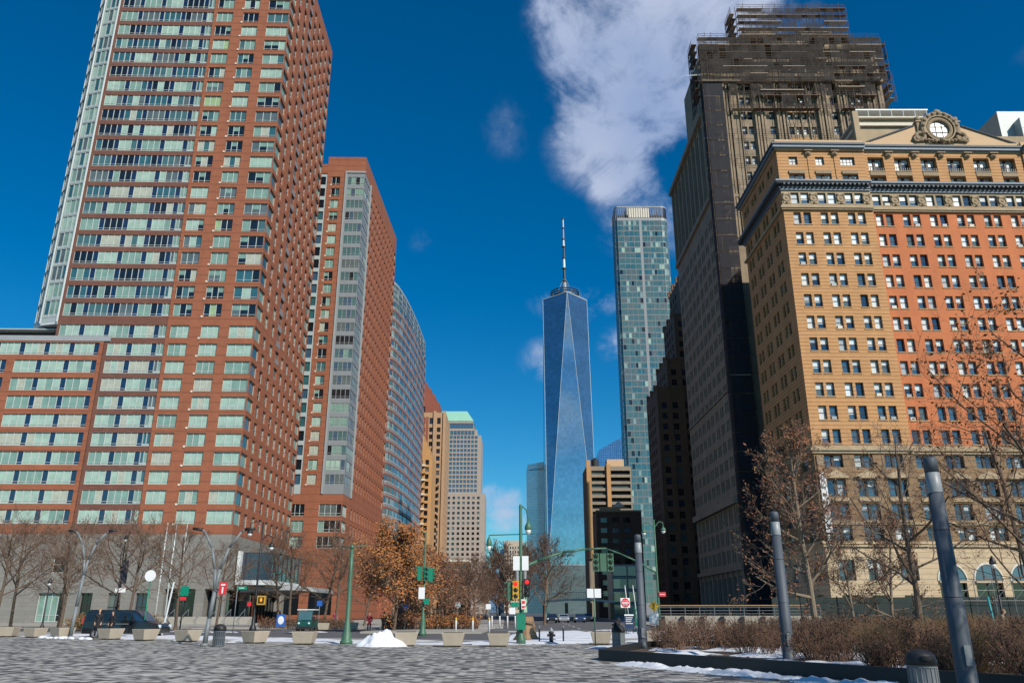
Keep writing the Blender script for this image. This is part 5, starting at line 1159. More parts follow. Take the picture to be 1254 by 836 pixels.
# ============================================================ SHRUBS AND HEDGES
def bush_mb(seed, H, W, stems, mat, leaf, nleaf, rmin=.006, spread=.45):
    rng = random.Random(seed); m = MB()
    for _ in range(stems):
        x, y = rng.gauss(0, W * .25), rng.gauss(0, W * .25); d = Vector((x * .6 + rng.gauss(0, spread), y * .6 + rng.gauss(0, spread), 1.4)).normalized(); L = H * rng.uniform(.6, 1.05)
        p = Vector((x * .5, y * .5, 0)); pts = [p]
        for k in range(4): d = (d + Vector((rng.gauss(0, .13), rng.gauss(0, .13), .03))).normalized(); pts.append(pts[-1] + d * L / 4)
        m.path(pts, [rmin * 1.6, rmin * 1.4, rmin * 1.2, rmin, rmin * .8], mat, 3)
        for k in range(5):
            i = rng.randint(1, 3); q = pts[i].lerp(pts[i + 1], rng.random()); e = q + (d + Vector((rng.gauss(0, .6), rng.gauss(0, .6), rng.gauss(0, .3)))).normalized() * L * .3; m.tube(q, e, rmin * .9, rmin * .6, mat, 3, False)
            for _ in range(nleaf): c = q.lerp(e, rng.random()); s = rng.uniform(.015, .045); a = Vector((rng.gauss(0, 1), rng.gauss(0, 1), rng.gauss(0, 1))).normalized() * s; b = a.orthogonal().normalized() * s * .7; m.add([tuple(c - a), tuple(c + b), tuple(c + a), tuple(c - b)], [(0, 1, 2, 3)], leaf)
    return m
SG = 'leafless shrubs in the bed behind the black edging'
protos = []
for i, (H, W, st, nl) in enumerate(((1.25, 1.5, 70, 2), (1.4, 1.7, 85, 2), (1.1, 1.4, 70, 3))):
    o = bush_mb(100 + i, H, W, st, 'twig', 'leaf_brown', nl).build('shrub'); tag(o, 'leafless reddish brown shrub in the bed behind the black edging', 'shrub', SG); protos.append(o)
rng = random.Random(9); spots = []
for gx in range(6, 40):
    for gy in range(22, 41):
        x = gx + (gy % 2) * .5 + rng.uniform(-.3, .3); y = gy + rng.uniform(-.3, .3)
        if gy % 2: continue
        lim = 29.9 - (x - 3.04) * 1.62
        if y < lim + 2.0 or x / y > .74 or not inside((x, y), BED) or rng.random() < .38: continue
        if y < 33 and x < 8.8: continue
        spots.append((x, y))
for gx in range(13, 22):
    for y in (14.2, 16.4, 18.6, 20.6):
        x = gx + rng.uniform(-.3, .3)
        if x / y < .74 and x > 8.86 + (20.45 - y) * .6 + .5: spots.append((x, y))
for x, y in ((9.4, 21.8), (10.5, 19.9), (10.0, 23.2), (11.6, 21.6), (11.3, 18.6), (12.3, 19.8), (12.6, 17.0), (11.9, 23.2), (13.4, 18.4), (12.2, 16.0)): spots.append((x, y))
gp = []
for i in range(2):
    o = bush_mb(200 + i, 1.15, 1.1, 230, 'leaf_straw', 'leaf_straw', 0, .004, .28).build('ornamental_grass'); tag(o, 'straw coloured dry ornamental grass clump among the shrubs at right', 'grass clump', 'dry grass clumps in the shrub bed'); o['kind'] = 'thing'; gp.append(o)
gi = 0
for i, (x, y) in enumerate(spots):
    if i > 3 and rng.random() < (.36 if y < 30 else .15):
        o = gp[gi % 2] if gi < 2 else gp[gi % 2].copy()
        if gi >= 2: COL.objects.link(o)
        gi += 1; s_ = rng.uniform(.8, 1.15); o.location = (x, y, .11); o.rotation_euler = (0, 0, rng.random() * 6.28); o.scale = (s_, s_, s_); continue
    src = protos[i % 3]; o = src if i < 3 else src.copy()
    if i >= 3: COL.objects.link(o)
    o.location = (x, y, .11); o.rotation_euler = (0, 0, rng.random() * 6.28); s_ = rng.uniform(.75, 1.05) * (.9 if y < 24 else 1); o.scale = (s_, s_, s_ * rng.uniform(.85, 1.1))
def hedge(name, label, pts, H, W, mat, leaf, seed, dens=38, base=0.0, n_per=1.0):
    rng = random.Random(seed); m = MB(); L = sum(math.dist(a, b) for a, b in zip(pts, pts[1:]))
    for (a, b) in zip(pts, pts[1:]):
        d = math.dist(a, b)
        for k in range(int(d * dens)):
            t = rng.random(); x = a[0] + (b[0] - a[0]) * t; y = a[1] + (b[1] - a[1]) * t + rng.uniform(-W, W) / 2; h = H * rng.uniform(.6, 1.1) * (.85 + .3 * nz.noise(Vector((x * .8, y * .5, seed))))
            q = (x + rng.gauss(0, .18), y + rng.gauss(0, .15), base + h); m.tube((x, y, base), q, .014, .008, mat, 3, False)
            for _ in range(4):
                u = rng.uniform(.25, 1); c = Vector((x + (q[0] - x) * u + rng.gauss(0, .08), y + (q[1] - y) * u + rng.gauss(0, .08), base + h * u)); s = rng.uniform(.04, .10); aa = Vector((rng.gauss(0, 1), rng.gauss(0, 1), rng.gauss(0, 1))).normalized() * s; bb = aa.orthogonal().normalized() * s * .7
                m.add([tuple(c - aa), tuple(c + bb), tuple(c + aa), tuple(c - bb)], [(0, 1, 2, 3)], leaf)
    o = m.build(name); recentre(o, (pts[0][0], pts[0][1], base)); o['kind'] = 'thing'; return tag(o, label, 'hedge' if name == 'hedge' else 'grass clump')
hedge('hedge', 'rust red dry hedge behind the bollards under the orange oak', [(-12.6, 82), (-9.4, 82)], 1.7, 2.2, 'twig', 'leaf_rust', 1, 110)
hedge('hedge', 'orange brown dry hedge right of the rust red one, behind the yellow capped bollards', [(-9.3, 83), (-3.4, 83)], 1.6, 2.6, 'twig', 'leaf_orange', 2, 110)
hedge('ornamental_grass', 'straw coloured dry grass clump left of the black van', [(-44, 84), (-34, 80)], 1.6, 3.5, 'leaf_straw', 'leaf_straw', 3, 90)
hedge('hedge', 'low brown dry planting strip before the hotel canopy', [(-26.5, 88), (-17, 90)], 1.1, 1.5, 'twig', 'leaf_brown', 4, 60)
hedge('hedge', 'dark scrubby hedge in front of the iron fence on the right', [(20.5, 66), (42, 60)], 1.5, 2.0, 'twig', 'leaf_brown', 6, 60)

# ============================================================ STREET FURNITURE
simple('teal_paint', (.01, .25, .26), .5, .1, 2); simple('shed_green', (.015, .03, .025), .7, .3, 1)
# three round lamp columns
def lamp_column(x, y, label):
    r = thing('lamp_column', (x, y, 0), label, 'lamp', 'round steel lamp columns')
    m = MB(); m.lathe((x, y, 0), [(.24, 0), (.24, .06), (.205, .07), (.20, .5), (.15, 4.1)], 'column_steel', 24); m.build('column', r, True)
    m = MB(); m.lathe((x, y, 0), [(.33, 0), (.33, .035)], 'black_steel', 20)
    for k in range(6): an = R(60 * k); m.tube((x + .28 * math.cos(an), y + .28 * math.sin(an), .03), (x + .28 * math.cos(an), y + .28 * math.sin(an), .075), .022, .022, 'galvanised', 6)
    m.build('base_plate', r); m = MB(); m.ring((x, y, 1.9), .183, .006, 'black_steel', 24, 5, 'Z'); m.ring((x, y, 3.3), .166, .006, 'black_steel', 24, 5, 'Z'); m.build('seam', r); m = MB(); m.box(x - .07, x + .07, y - .215, y - .19, .55, .95, 'galvanised'); m.build('access_door', r)
    m = MB(); m.lathe((x, y, 0), [(.155, 4.1), (.16, 4.12), (.15, 4.55), (.13, 4.56)], 'column_cap', 24); m.build('light_band', r, True)
    m = MB(); m.lathe((x, y, 0), [(.15, 4.56), (.145, 4.84), (.12, 4.9), (.02, 4.92)], 'column_steel', 24); m.build('cap', r, True)
    return r
lamp_column(5.66, 36.6, 'round grey lamp column at the left tip of the shrub bed'); lamp_column(9.12, 28.0, 'middle round lamp column, rising from the black edging'); lamp_column(9.42, 17.75, 'nearest and darkest round lamp column at the right')

def wishbone(x, y, sp, top, label, lean=.2):
    r = thing('wishbone_lamp', (x, y, 0), label, 'lamp', 'two armed grey lamp masts')
    m = MB(); m.lathe((x, y, 0), [(.22, 0), (.2, .12), (.13, .15)], 'galvanised', 12); m.path([(x, y, .1), (x + lean * .4, y, sp * .5), (x + lean, y, sp)], [.125, .11, .10], 'galvanised', 10); m.build('mast', r, True)
    for sg, w in ((-1, .95), (1, 1.15)):
        m = MB(); pts = [(x + lean, y, sp), (x + lean + sg * w * .12, y, sp + (top - sp) * .35), (x + lean + sg * w * .42, y, sp + (top - sp) * .7), (x + lean + sg * w * .9, y, top - .12), (x + lean + sg * w * 1.1, y, top)]
        m.path(pts, [.09, .075, .065, .055, .05], 'galvanised', 8); a = m.build('arm', r, True)
        m = MB(); m.tube((pts[-1][0] - sg * .05, y, top), (pts[-1][0] + sg * .45, y, top + .04), .09, .07, 'lamp_black', 8); m.build('lamp_head', a, True)
    return r
wishbone(-28.6, 54.65, 3.9, 6.75, 'two armed grey lamp mast standing at the far left among the planters'); wishbone(-15.25, 42.0, 2.6, 5.65, 'two armed grey lamp mast beside the black lidded bin')

# concrete planters / barrier blocks
def planter():
    r = thing('concrete_planter', (0, 0, 0), 'tapered beige concrete planter block in the row along the plaza edge', 'planter', 'concrete planters along the plaza edge')
    m = MB(); t, b, h = .57, .43, .64
    m.add([(-b, -b, .05), (b, -b, .05), (b, b, .05), (-b, b, .05), (-t, -t, h), (t, -t, h), (t, t, h), (-t, t, h)], BOXF, 'concrete')
    m.box(-b * .9, -b * .5, -b * .9, b * .9, 0, .05, 'black_steel'); m.box(b * .5, b * .9, -b * .9, b * .9, 0, .05, 'black_steel'); o = m.build('body', r)
    bv = o.modifiers.new('bevel', 'BEVEL'); bv.width = .03; bv.segments = 2
    m = MB(); m.box(-t + .1, t - .1, -t + .1, t - .1, h, h + .02, 'soil'); m.build('soil', r); return r
pl0 = planter(); PL = [(-34.6, 57.9), (-31.9, 56.4), (-29.3, 54.9), (-24.9, 52.3), (-21.9, 50.4), (-18.6, 48.4), (-14.0, 46.0), (-10.9, 44.4), (-5.3, 42.3), (-2.9, 41.7), (-.65, 41.9), (4.7, 44.4), (7.4, 46.0), (-37.4, 59.8)]
rng = random.Random(2)
for i, (x, y) in enumerate(PL):
    if i == 0: place(pl0, (x, y, 0), rng.uniform(-.1, .1))
    else: copy_thing(pl0, (x, y, 0), rng.uniform(-.12, .12) - .45 * (x < -12), rng.uniform(.95, 1.03))
for x, y in ((-17.6, 78.6), (-15.3, 80.5)): c = copy_thing(pl0, (x, y, 0), .1, 1.0, 'concrete planter across the road near the small green cart'); c['group'] = 'planters across the road'

def bin_(x, y, label, sc=1.0, body='column_steel'):
    r = thing('litter_bin', (x, y, 0), label, 'bin')
    m = MB(); m.lathe((x, y, 0), [(.26 * sc, 0), (.28 * sc, .03), (.28 * sc, .72 * sc), (.3 * sc, .74 * sc)], body, 20); m.build('body', r, True)
    m = MB()
    for z in (.06, .4, .7): m.ring((x, y, z * sc), .285 * sc, .014, 'galvanised', 20, 6, 'Z')
    for k in range(18): an = 2 * math.pi * k / 18; m.tube((x + .287 * sc * math.cos(an), y + .287 * sc * math.sin(an), .05), (x + .287 * sc * math.cos(an), y + .287 * sc * math.sin(an), .7 * sc), .009, .009, 'galvanised', 4)
    m.build('band', r)
    m = MB(); m.lathe((x, y, 0), [(.31 * sc, .74 * sc), (.31 * sc, .82 * sc), (.27 * sc, .94 * sc), (.17 * sc, 1.02 * sc), (.02, 1.05 * sc)], 'black_steel', 20); m.box(x - .12 * sc, x + .12 * sc, y - .32 * sc, y - .2 * sc, .8 * sc, .92 * sc, 'rubber'); m.build('lid', r, True); return r
bin_(-14.5, 41.8, 'grey bin with a domed black lid beside the two armed lamp mast'); bin_(4.82, 38.2, 'grey bin with a black lid just left of the left lamp column', 1.0, 'column_cap'); bin_(7.68, 16.0, 'nearest bin, black domed lid cut by the bottom of the frame', .9, 'column_cap')
b = MB(); b.ball((4.78, 38.2, 1.12), .15, 'rubber', 10, 6, (1, 1, .8)); b.ball((4.66, 38.1, 1.05), .1, 'rubber', 8, 5, (1.6, 1, .5)); b.ball((4.85, 38.25, 1.25), .1, 'rubber', 8, 5); o = b.build('rubbish_bag', smooth=True); recentre(o, (4.78, 38.2, 1.04)); tag(o, 'crumpled black rubbish bag on the bin left of the lamp column', 'bag')

# lamp posts
def lantern(m, c, r=.22, glow='lens_globe', mat='lamp_black'):
    x, y, z = c; m.lathe((x, y, z), [(.03, .55), (.10, .42), (r * .9, .28), (r, .1), (r * .9, .06)], mat, 12); m.lathe((x, y, z), [(r * .8, .08), (r * .75, -.05), (r * .4, -.18), (.02, -.2)], glow, 12)
r = thing('tee_lamp_post', (-8.8, 44.9, 0), 'stout fluted green lamp post with a short crossbar and no lanterns', 'lamp post')
m = MB(); m.lathe((-8.8, 44.9, 0), [(.34, 0), (.34, .14), (.27, .2), (.25, .5), (.19, .62), (.15, 1.1), (.13, 1.15), (.11, 3.6), (.085, 5.0)], 'lamp_green', 16); m.build('post', r, True)
m = MB(); m.tube((-9.35, 44.9, 5.0), (-8.0, 44.9, 5.05), .04, .035, 'lamp_green', 6); m.lathe((-8.8, 44.9, 0), [(.12, 4.9), (.13, 5.0), (.05, 5.12)], 'lamp_green', 12); m.build('crossbar', r, True)
r = thing('twin_lantern_post', (-22.4, 72.7, 0), 'tall black post with two hanging lanterns and an orange pedestrian signal', 'lamp post')
m = MB(); m.lathe((-22.4, 72.7, 0), [(.32, 0), (.3, .3), (.18, .5), (.14, 1.2), (.10, 1.4), (.08, 5.5), (.06, 9.3)], 'lamp_black', 12); m.build('post', r, True)
for dx, z in ((-1.1, 8.2), (.95, 7.0)):
    m = MB(); m.path([(-22.4, 72.7, z + .6), (-22.4 + dx * .5, 72.7, z + 1.15), (-22.4 + dx, 72.7, z + .95), (-22.4 + dx, 72.7, z + .5)], .04, 'lamp_black', 6); a = m.build('bracket_arm', r)
    m = MB(); lantern(m, (-22.4 + dx, 72.7, z), .26); m.build('lantern', a, True)
m = MB(); m.box(-22.15, -21.45, 72.3, 72.55, 2.2, 2.95, 'signal_yellow'); a = m.build('pedestrian_signal', r); m = MB(); m.box(-22.05, -21.55, 72.28, 72.3, 2.32, 2.83, 'signal_dark_lens'); m.ball((-21.8, 72.27, 2.6), .13, 'ped_orange_lit', 8, 6, (.8, .2, 1.3)); m.build('hand_symbol', a)
m = MB(); m.box(-23.0, -22.65, 72.4, 72.43, 2.1, 2.45, 'sign_red'); m.build('small_sign', r)
def short_lamp(x, y, H, label, banner=False):
    r = thing('park_lamp_post', (x, y, 0), label, 'lamp post')
    m = MB(); m.lathe((x, y, 0), [(.22, 0), (.2, .3), (.1, .5), (.07, .9), (.05, H - .5)], 'lamp_black', 12); m.build('post', r, True)
    m = MB(); lantern(m, (x, y, H - .3), .2); m.build('lantern', r, True)
    if banner: m = MB(); m.box(x + .08, x + .65, y - .02, y + .02, H - 4.4, H - 2.2, 'sign_dark'); m.box(x - .3, x + .7, y - .03, y + .03, H - 5.2, H - 4.8, 'sign_white'); m.build('banner', r)
short_lamp(-43.6, 78, 4.4, 'short black park lamp between the bare trees at far left'); short_lamp(-38.0, 80, 8.6, 'tall black lamp post carrying a dark banner left of the round sign', True); short_lamp(29.3, 50, 4.6, 'dark park lamp before the arched windows at right')

# traffic signals
def head(parent, x, y, z, lit=None, mat='box_green', face=(0, -1), name='signal_head', s=1.0, pale=False):
    m = MB(); w, h, d = .17 * s, .95 * s, .13 * s; fx, fy = face; bx = lambda a, b_, c, e: None
    m.box(x - w, x + w, y - d, y + d, z, z + h, mat); a = m.build(name, parent); cols = ['signal_dark_lens'] * 3
    if lit == 'red': cols = ['signal_red_lit', 'signal_dark_lens', 'signal_dark_lens']
    m = MB(); v = MB()
    for i, c in enumerate(cols):
        cz = z + h * (5 - 2 * i) / 6; cx, cy = x + fx * (w + .01), y + fy * (d + .01)
        if fy: m.lathe((cx, cy, cz), [(.115 * s, 0), (.10 * s, .02), (.01, .04)], c, 12, 'Y'); v.ring((cx, cy - .03, cz), .13 * s, .018, mat, 12, 5, 'Y', 10, 170); v.ring((cx, cy - .10, cz), .13 * s, .018, mat, 12, 5, 'Y', 10, 170)
        else: m.tube((cx, cy, cz), (cx + fx * .02, cy, cz), .115 * s, .1 * s, c, 12); v.tube((cx, cy, cz + .1 * s), (cx + fx * .16, cy, cz + .1 * s), .06, .05, mat, 6)
    m.build('lens', a, True); v.build('visor', a); return a
r = thing('traffic_signal_pole', (-6.4, 60.2, 0), 'green traffic signal pole in front of the dry hedge and orange oak', 'traffic signal')
m = MB(); m.lathe((-6.4, 60.2, 0), [(.3, 0), (.28, .2), (.2, .35), (.17, 1.0), (.11, 1.5), (.08, 1.6), (.06, 7.2)], 'lamp_green', 12); m.tube((-6.4, 60.2, 7.1), (-6.75, 60.2, 7.3), .05, .04, 'lamp_green', 6); m.build('post', r, True)
head(r, -6.2, 60.0, 3.75); head(r, -6.72, 60.1, 3.78, face=(-1, 0)); head(r, -5.95, 60.25, 3.7, face=(1, 0))
m = MB(); m.box(-6.75, -6.3, 59.95, 59.98, 2.5, 3.3, 'sign_white'); m.build('sign', r); m = MB(); m.box(-6.35, -5.95, 59.9, 59.93, 2.15, 2.5, 'sign_green'); m.build('sign', r)

x, y = .48, 44.9
r = thing('traffic_signal_pole', (x, y, 0), 'cluttered green signal pole with a long mast arm, sign backs and a control box', 'traffic signal')
m = MB(); m.lathe((x, y, 0), [(.26, 0), (.24, .25), (.15, .5), (.10, .7), (.085, 7.2), (.07, 7.3)], 'lamp_green', 12); m.build('post', r, True)
m = MB(); m.box(x - .23, x + .23, y - .32, y - .08, .72, 1.52, 'box_green'); m.box(x - .25, x + .25, y - .34, y - .06, 1.52, 1.55, 'box_green'); a = m.build('control_box', r); m = MB(); m.tube((x + .15, y - .34, 1.1), (x + .15, y - .38, 1.1), .02, .02, 'galvanised', 6); m.build('handle', a)
m = MB(); m.path([(x, y, 3.85), (x + .9, y + .1, 4.25), (x + 2.3, y + .2, 4.72), (x + 3.6, y + .3, 4.9), (x + 4.75, y + .4, 4.95)], [.085, .075, .065, .055, .05], 'lamp_green', 8); a = m.build('mast_arm', r, True)
for dx, dy, fc in ((4.15, .35, (0, -1)), (4.55, .38, (1, 0)), (4.95, .4, (0, -1))): head(r, x + dx, y + dy, 3.72, None, 'lamp_green', fc)
m = MB(); m.path([(x, y, 6.9), (x + .1, y, 7.2), (x + .32, y, 7.0), (x + .42, y, 6.5), (x + .42, y, 6.2)], .035, 'lamp_green', 6); a = m.build('lamp_arm', r); m = MB(); lantern(m, (x + .42, y, 5.85), .2, mat='lamp_green'); m.build('lantern', a, True)
m = MB(); m.tube((x - 1.75, y, 5.62), (x + .75, y, 5.70), .03, .03, 'lamp_green', 6); m.tube((x - 1.75, y, 5.62), (x - 1.75, y, 5.4), .025, .025, 'lamp_green', 6); a = m.build('cross_arm', r); m = MB(); lantern(m, (x - 1.75, y, 4.98), .15, mat='lamp_green'); m.build('lantern', a, True)
for a0, a1 in ((-.42, -.06), (.06, .42)): m = MB(); m.box(x + a0, x + a1, y - .14, y - .11, 3.75, 4.5, 'sign_white'); m.build('sign', r)
m = MB()
for dx in (-.2, .22): m.tube((x + dx, y - .1, 3.05), (x + dx, y - .1, 3.72), .09, .09, 'column_cap', 8)
m.build('detector', r)
head(r, x - .28, y - .15, 2.25, 'red', 'signal_yellow', (0, -1)); head(r, x + .32, y - .1, 2.35, 'red', 'lamp_black', (0, -1)); head(r, x - .55, y, 2.2, None, 'lamp_green', (-1, 0))
m = MB(); m.box(x + .02, x + .24, y - .3, y - .28, 1.75, 2.25, 'sign_white'); m.box(x + .05, x + .21, y - .305, y - .301, 2.02, 2.18, 'sign_red'); m.box(x + .05, x + .21, y - .305, y - .301, 1.8, 1.92, 'sign_red'); m.build('sign', r)
m = MB(); m.box(x - .55, x - .12, y - .25, y - .23, 1.85, 2.08, 'sign_green'); m.build('sign', r); m = MB(); m.box(x - .62, x - .3, y - .26, y - .24, 1.5, 1.83, 'sign_white'); m.build('sign', r)
x2, y2 = 1.15, 50
r = thing('masonry_pier', (x2, y2, 0), 'rough brown stone pier stump just behind the green control box', 'pier'); m = MB(); m.lathe((x2 - .3, y2, 0), [(.85, 0), (.62, .3), (.5, .9), (.42, 1.3), (.38, 1.35)], 'brown_stone', 8); m.build('pier', r)

x, y = 14.6, 83
r = thing('avenue_lamp_post', (x, y, 0), 'tall green lamp post with twin lanterns and a long arm left of the concrete wall', 'lamp post')
m = MB(); m.lathe((x, y, 0), [(.4, RZ), (.36, .5), (.2, .8), (.13, 1.4), (.09, 7), (.07, 10.6)], 'lamp_green', 12); m.build('post', r, True)
m = MB(); m.path([(x, y, 9.8), (x - .6, y, 10.3), (x - 1.1, y, 10.2), (x - 1.1, y, 9.8)], .05, 'lamp_green', 6); m.path([(x, y, 9.8), (x + .5, y, 10.4), (x + .9, y, 10.3), (x + .9, y, 9.9)], .05, 'lamp_green', 6); a = m.build('lamp_arm', r)
m = MB(); lantern(m, (x - 1.1, y, 9.2), .28, mat='lamp_green'); m.build('lantern', a, True); m = MB(); lantern(m, (x + .9, y, 9.4), .28, mat='lamp_green'); m.build('lantern', a, True)
m = MB(); m.path([(x, y, 5.3), (x - 1.8, y, 6.4), (x - 3.6, y, 7.2), (x - 5, y, 7.7)], [.1, .09, .07, .06], 'lamp_green', 8); m.build('mast_arm', r, True)
m = MB(); m.box(x + .05, x + .75, y - .2, y - .17, 3.05, 3.5, 'sign_red'); m.box(x + .15, x + .65, y - .21, y - .201, 3.24, 3.31, 'sign_white'); m.build('sign', r)

# signs on posts
def post_sign(name, x, y, H, label, cat='sign', mat='lamp_green', r0=.035):
    r = thing(name, (x, y, 0), label, cat); m = MB(); m.tube((x, y, RZ), (x, y, H), r0, r0, mat, 6); m.build('post', r, True); return r
r = post_sign('twin_panel_sign', 4.22, 42.8, 2.8, 'two white square sign panels side by side on a thin dark post')
for a0 in (-.36, .02): m = MB(); m.box(4.22 + a0, 4.22 + a0 + .34, 42.72, 42.74, 2.3, 2.74, 'sign_white'); m.build('panel', r)
x, y = 10.3, 75.8
r = post_sign('no_entry_sign', x, y, 2.9, 'white square sign with a red disc reading DO NOT ENTER', mat='lamp_green')
m = MB(); m.box(x - .42, x + .42, y - .06, y - .04, 1.98, 2.82, 'sign_white'); pn = m.build('panel', r); m = MB(); m.lathe((x, y - .065, 2.4), [(.39, 0), (.39, .008)], 'sign_red', 28, 'Y'); m.box(x - .3, x + .3, y - .085, y - .076, 2.35, 2.45, 'sign_white'); m.build('disc', r)
lettering('DO NOT', (x, y - .09, 2.58), .16, 'sign_white', r); lettering('ENTER', (x, y - .09, 2.22), .16, 'sign_white', r)
x, y = 10.2, 73
r = thing('information_panel', (x, y, 0), 'navy information board with small white text below the red disc sign', 'sign'); m = MB(); m.box(x - .4, x + .4, y, y + .06, .2, 1.3, 'paint_blue'); m.build('panel', r); m = MB()
for k in range(4): m.box(x - .3, x + .3 - .07 * (k % 3), y - .006, y - .002, 1.12 - .16 * k, 1.17 - .16 * k, 'sign_white')
m.box(x - .4, x + .4, y - .01, y + .07, 1.3, 1.42, 'sign_white'); m.build('printed_lines', r); m = MB(); m.tube((x - .3, y + .03, RZ), (x - .3, y + .03, .2), .03, .03, 'lamp_black', 6); m.tube((x + .3, y + .03, RZ), (x + .3, y + .03, .2), .03, .03, 'lamp_black', 6); m.build('leg', r)
x, y = 13.7, 80.5
r = post_sign('warning_sign', x, y, 2.6, 'yellow diamond warning sign in front of the concrete wall', mat='galvanised')
m = MB(); s_ = .5; m.add([(x - s_, y - .05, 2.15), (x, y - .05, 1.65), (x + s_, y - .05, 2.15), (x, y - .05, 2.65), (x - s_, y - .03, 2.15), (x, y - .03, 1.65), (x + s_, y - .03, 2.15), (x, y - .03, 2.65)], BOXF, 'sign_yellow'); m.build('panel', r); m = MB(); m.box(x - .03, x + .03, y - .06, y - .052, 1.95, 2.2, 'sign_dark'); m.add([(x - .12, y - .056, 2.2), (x + .12, y - .056, 2.2), (x, y - .056, 2.4)], [(0, 1, 2)], 'sign_dark'); m.build('arrow', r)
m = MB(); m.box(12.6, 13.5, 77, 77.05, .5, 1.5, 'blind'); m.tube((12.8, 77.03, RZ), (12.8, 77.03, .5), .03, .03, 'galvanised', 6); m.tube((13.3, 77.03, RZ), (13.3, 77.03, .5), .03, .03, 'galvanised', 6); o = m.build('notice_board'); recentre(o, (13, 77, 0)); tag(o, 'plain pale notice board beside the yellow diamond sign', 'sign')
x, y = 11.9, 79
r = thing('utility_cabinet', (x, y, 0), 'tall bright green utility cabinet between two pale poles', 'cabinet'); m = MB(); m.box(x - .35, x + .35, y - .3, y + .3, .35, 2.0, 'box_green'); m.build('cabinet', r); m = MB(); m.box(x - .5, x + .5, y - .4, y + .4, RZ, .35, 'sidewalk'); m.build('plinth', r); m = MB(); m.box(x - .01, x + .01, y - .312, y - .302, .45, 1.9, 'lamp_green'); m.build('door', r)
for dx, lab in ((-.75, 'left'), (.0, 'right')):
    m = MB(); m.path([(x + dx - .05 - .1, y - .9, RZ), (x + dx - .5, y - .9, 3.9), (x + dx - .5, y - .9, 4.0)], .04, 'white_metal', 6); o = m.build('pale_pole', smooth=True); recentre(o, (x + dx, y - .9, 0)); tag(o, 'slim pale leaning pole %s the green utility cabinet' % ('just left of' if lab == 'left' else 'in front of'), 'pole')
x, y = -24.7, 56.4
r = post_sign('round_sign', x, y, 3.6, 'green post topped by a round white, blue and red disc', mat='box_green', r0=.05)
m = MB(); m.lathe((x, y - .06, 3.95), [(.37, 0), (.37, .05)], 'sign_white', 28, 'Y'); m.build('disc', r); m = MB(); m.ring((x, y - .07, 3.95), .33, .035, 'sign_blue', 20, 6, 'Y', -10, 190); m.ring((x, y - .07, 3.95), .33, .035, 'sign_red', 20, 6, 'Y', 205, 335); m.build('rim', r)
x, y = -14.62, 41.85
m = MB(); m.box(x - .18, x + .2, y, y + .02, 2.42, 3.05, 'sign_red'); r = thing('red_parking_sign', (x, y, 0), 'bright red upright sign with white marks on the lamp mast by the bin', 'sign'); m.build('panel', r); m = MB(); m.box(x - .10, x + .12, y - .006, y - .002, 2.87, 2.95, 'sign_white'); m.box(x - .03, x + .04, y - .006, y - .002, 2.5, 2.8, 'sign_white'); m.box(x - .4, x - .18, y + .03, y + .06, 2.6, 2.64, 'galvanised'); m.build('marking', r)
x, y = -23.2, 70
r = post_sign('street_sign', x, y, 3.75, 'slim grey post with a small green street name plate left of the twin lantern post', mat='galvanised'); m = MB(); m.box(x + .05, x + .8, y - .02, y + .02, 3.4, 3.68, 'sign_green'); m.build('name_plate', r); m = MB(); m.box(x + .15, x + .6, y - .026, y - .022, 3.5, 3.56, 'sign_white'); m.build('lettering', r)
x, y = -29.6, 75
r = post_sign('hotel_sign', x, y, 3.9, 'black post carrying a green panel above a small red one near the flagpoles', mat='lamp_black', r0=.06); m = MB(); m.box(x - .35, x + .4, y - .1, y - .06, 3.0, 3.8, 'sign_green'); m.build('panel', r); m = MB(); m.box(x - .3, x + .25, y - .1, y - .06, 2.6, 2.9, 'sign_red'); m.build('panel', r)
m = MB(); m.path([(-27.6, 66.5, RZ), (-27.2, 66.5, 3.9)], .07, 'white_metal', 8); o = m.build('white_post'); recentre(o, (-27.6, 66.5, 0)); tag(o, 'leaning white post behind the planters, left of the two armed mast', 'post')
for i, (x, lab) in enumerate(((-49.0, 'leftmost'), (-47.7, 'middle'), (-46.2, 'rightmost'))):
    r = thing('flagpole', (x, 115, 0), '%s of the three white flagpoles before the grey hotel base' % lab, 'flagpole', 'flagpoles'); m = MB(); m.tube((x, 115, 0), (x, 115, 13.4), .11, .06, 'white_metal', 8); m.build('pole', r, True); m = MB(); m.ball((x, 115, 13.5), .14, 'sill_white', 8, 6); m.build('finial', r, True); m = MB(); m.box(x - .06, x + .06, 114.8, 114.88, .9, 1.2, 'dark_metal'); m.build('cleat', r)
m = MB(); x, y = -22.6, 82; m.box(x - .42, x + .42, y, y + .04, .25, 1.4, 'sign_blue'); o = m.build('poster_stand'); recentre(o, (x, y, 0)); tag(o, 'blue poster stand with a white shape right of the twin lantern post', 'sign'); m = MB(); m.ball((x, y - .01, .85), .3, 'sign_white', 10, 6, (1, .06, 1.3)); m.build('printed_shape', o); m = MB(); m.tube((x - .3, y + .02, RZ), (x - .3, y + .02, .25), .03, .03, 'galvanised', 6); m.tube((x + .3, y + .02, RZ), (x + .3, y + .02, .25), .03, .03, 'galvanised', 6); m.build('leg', o)
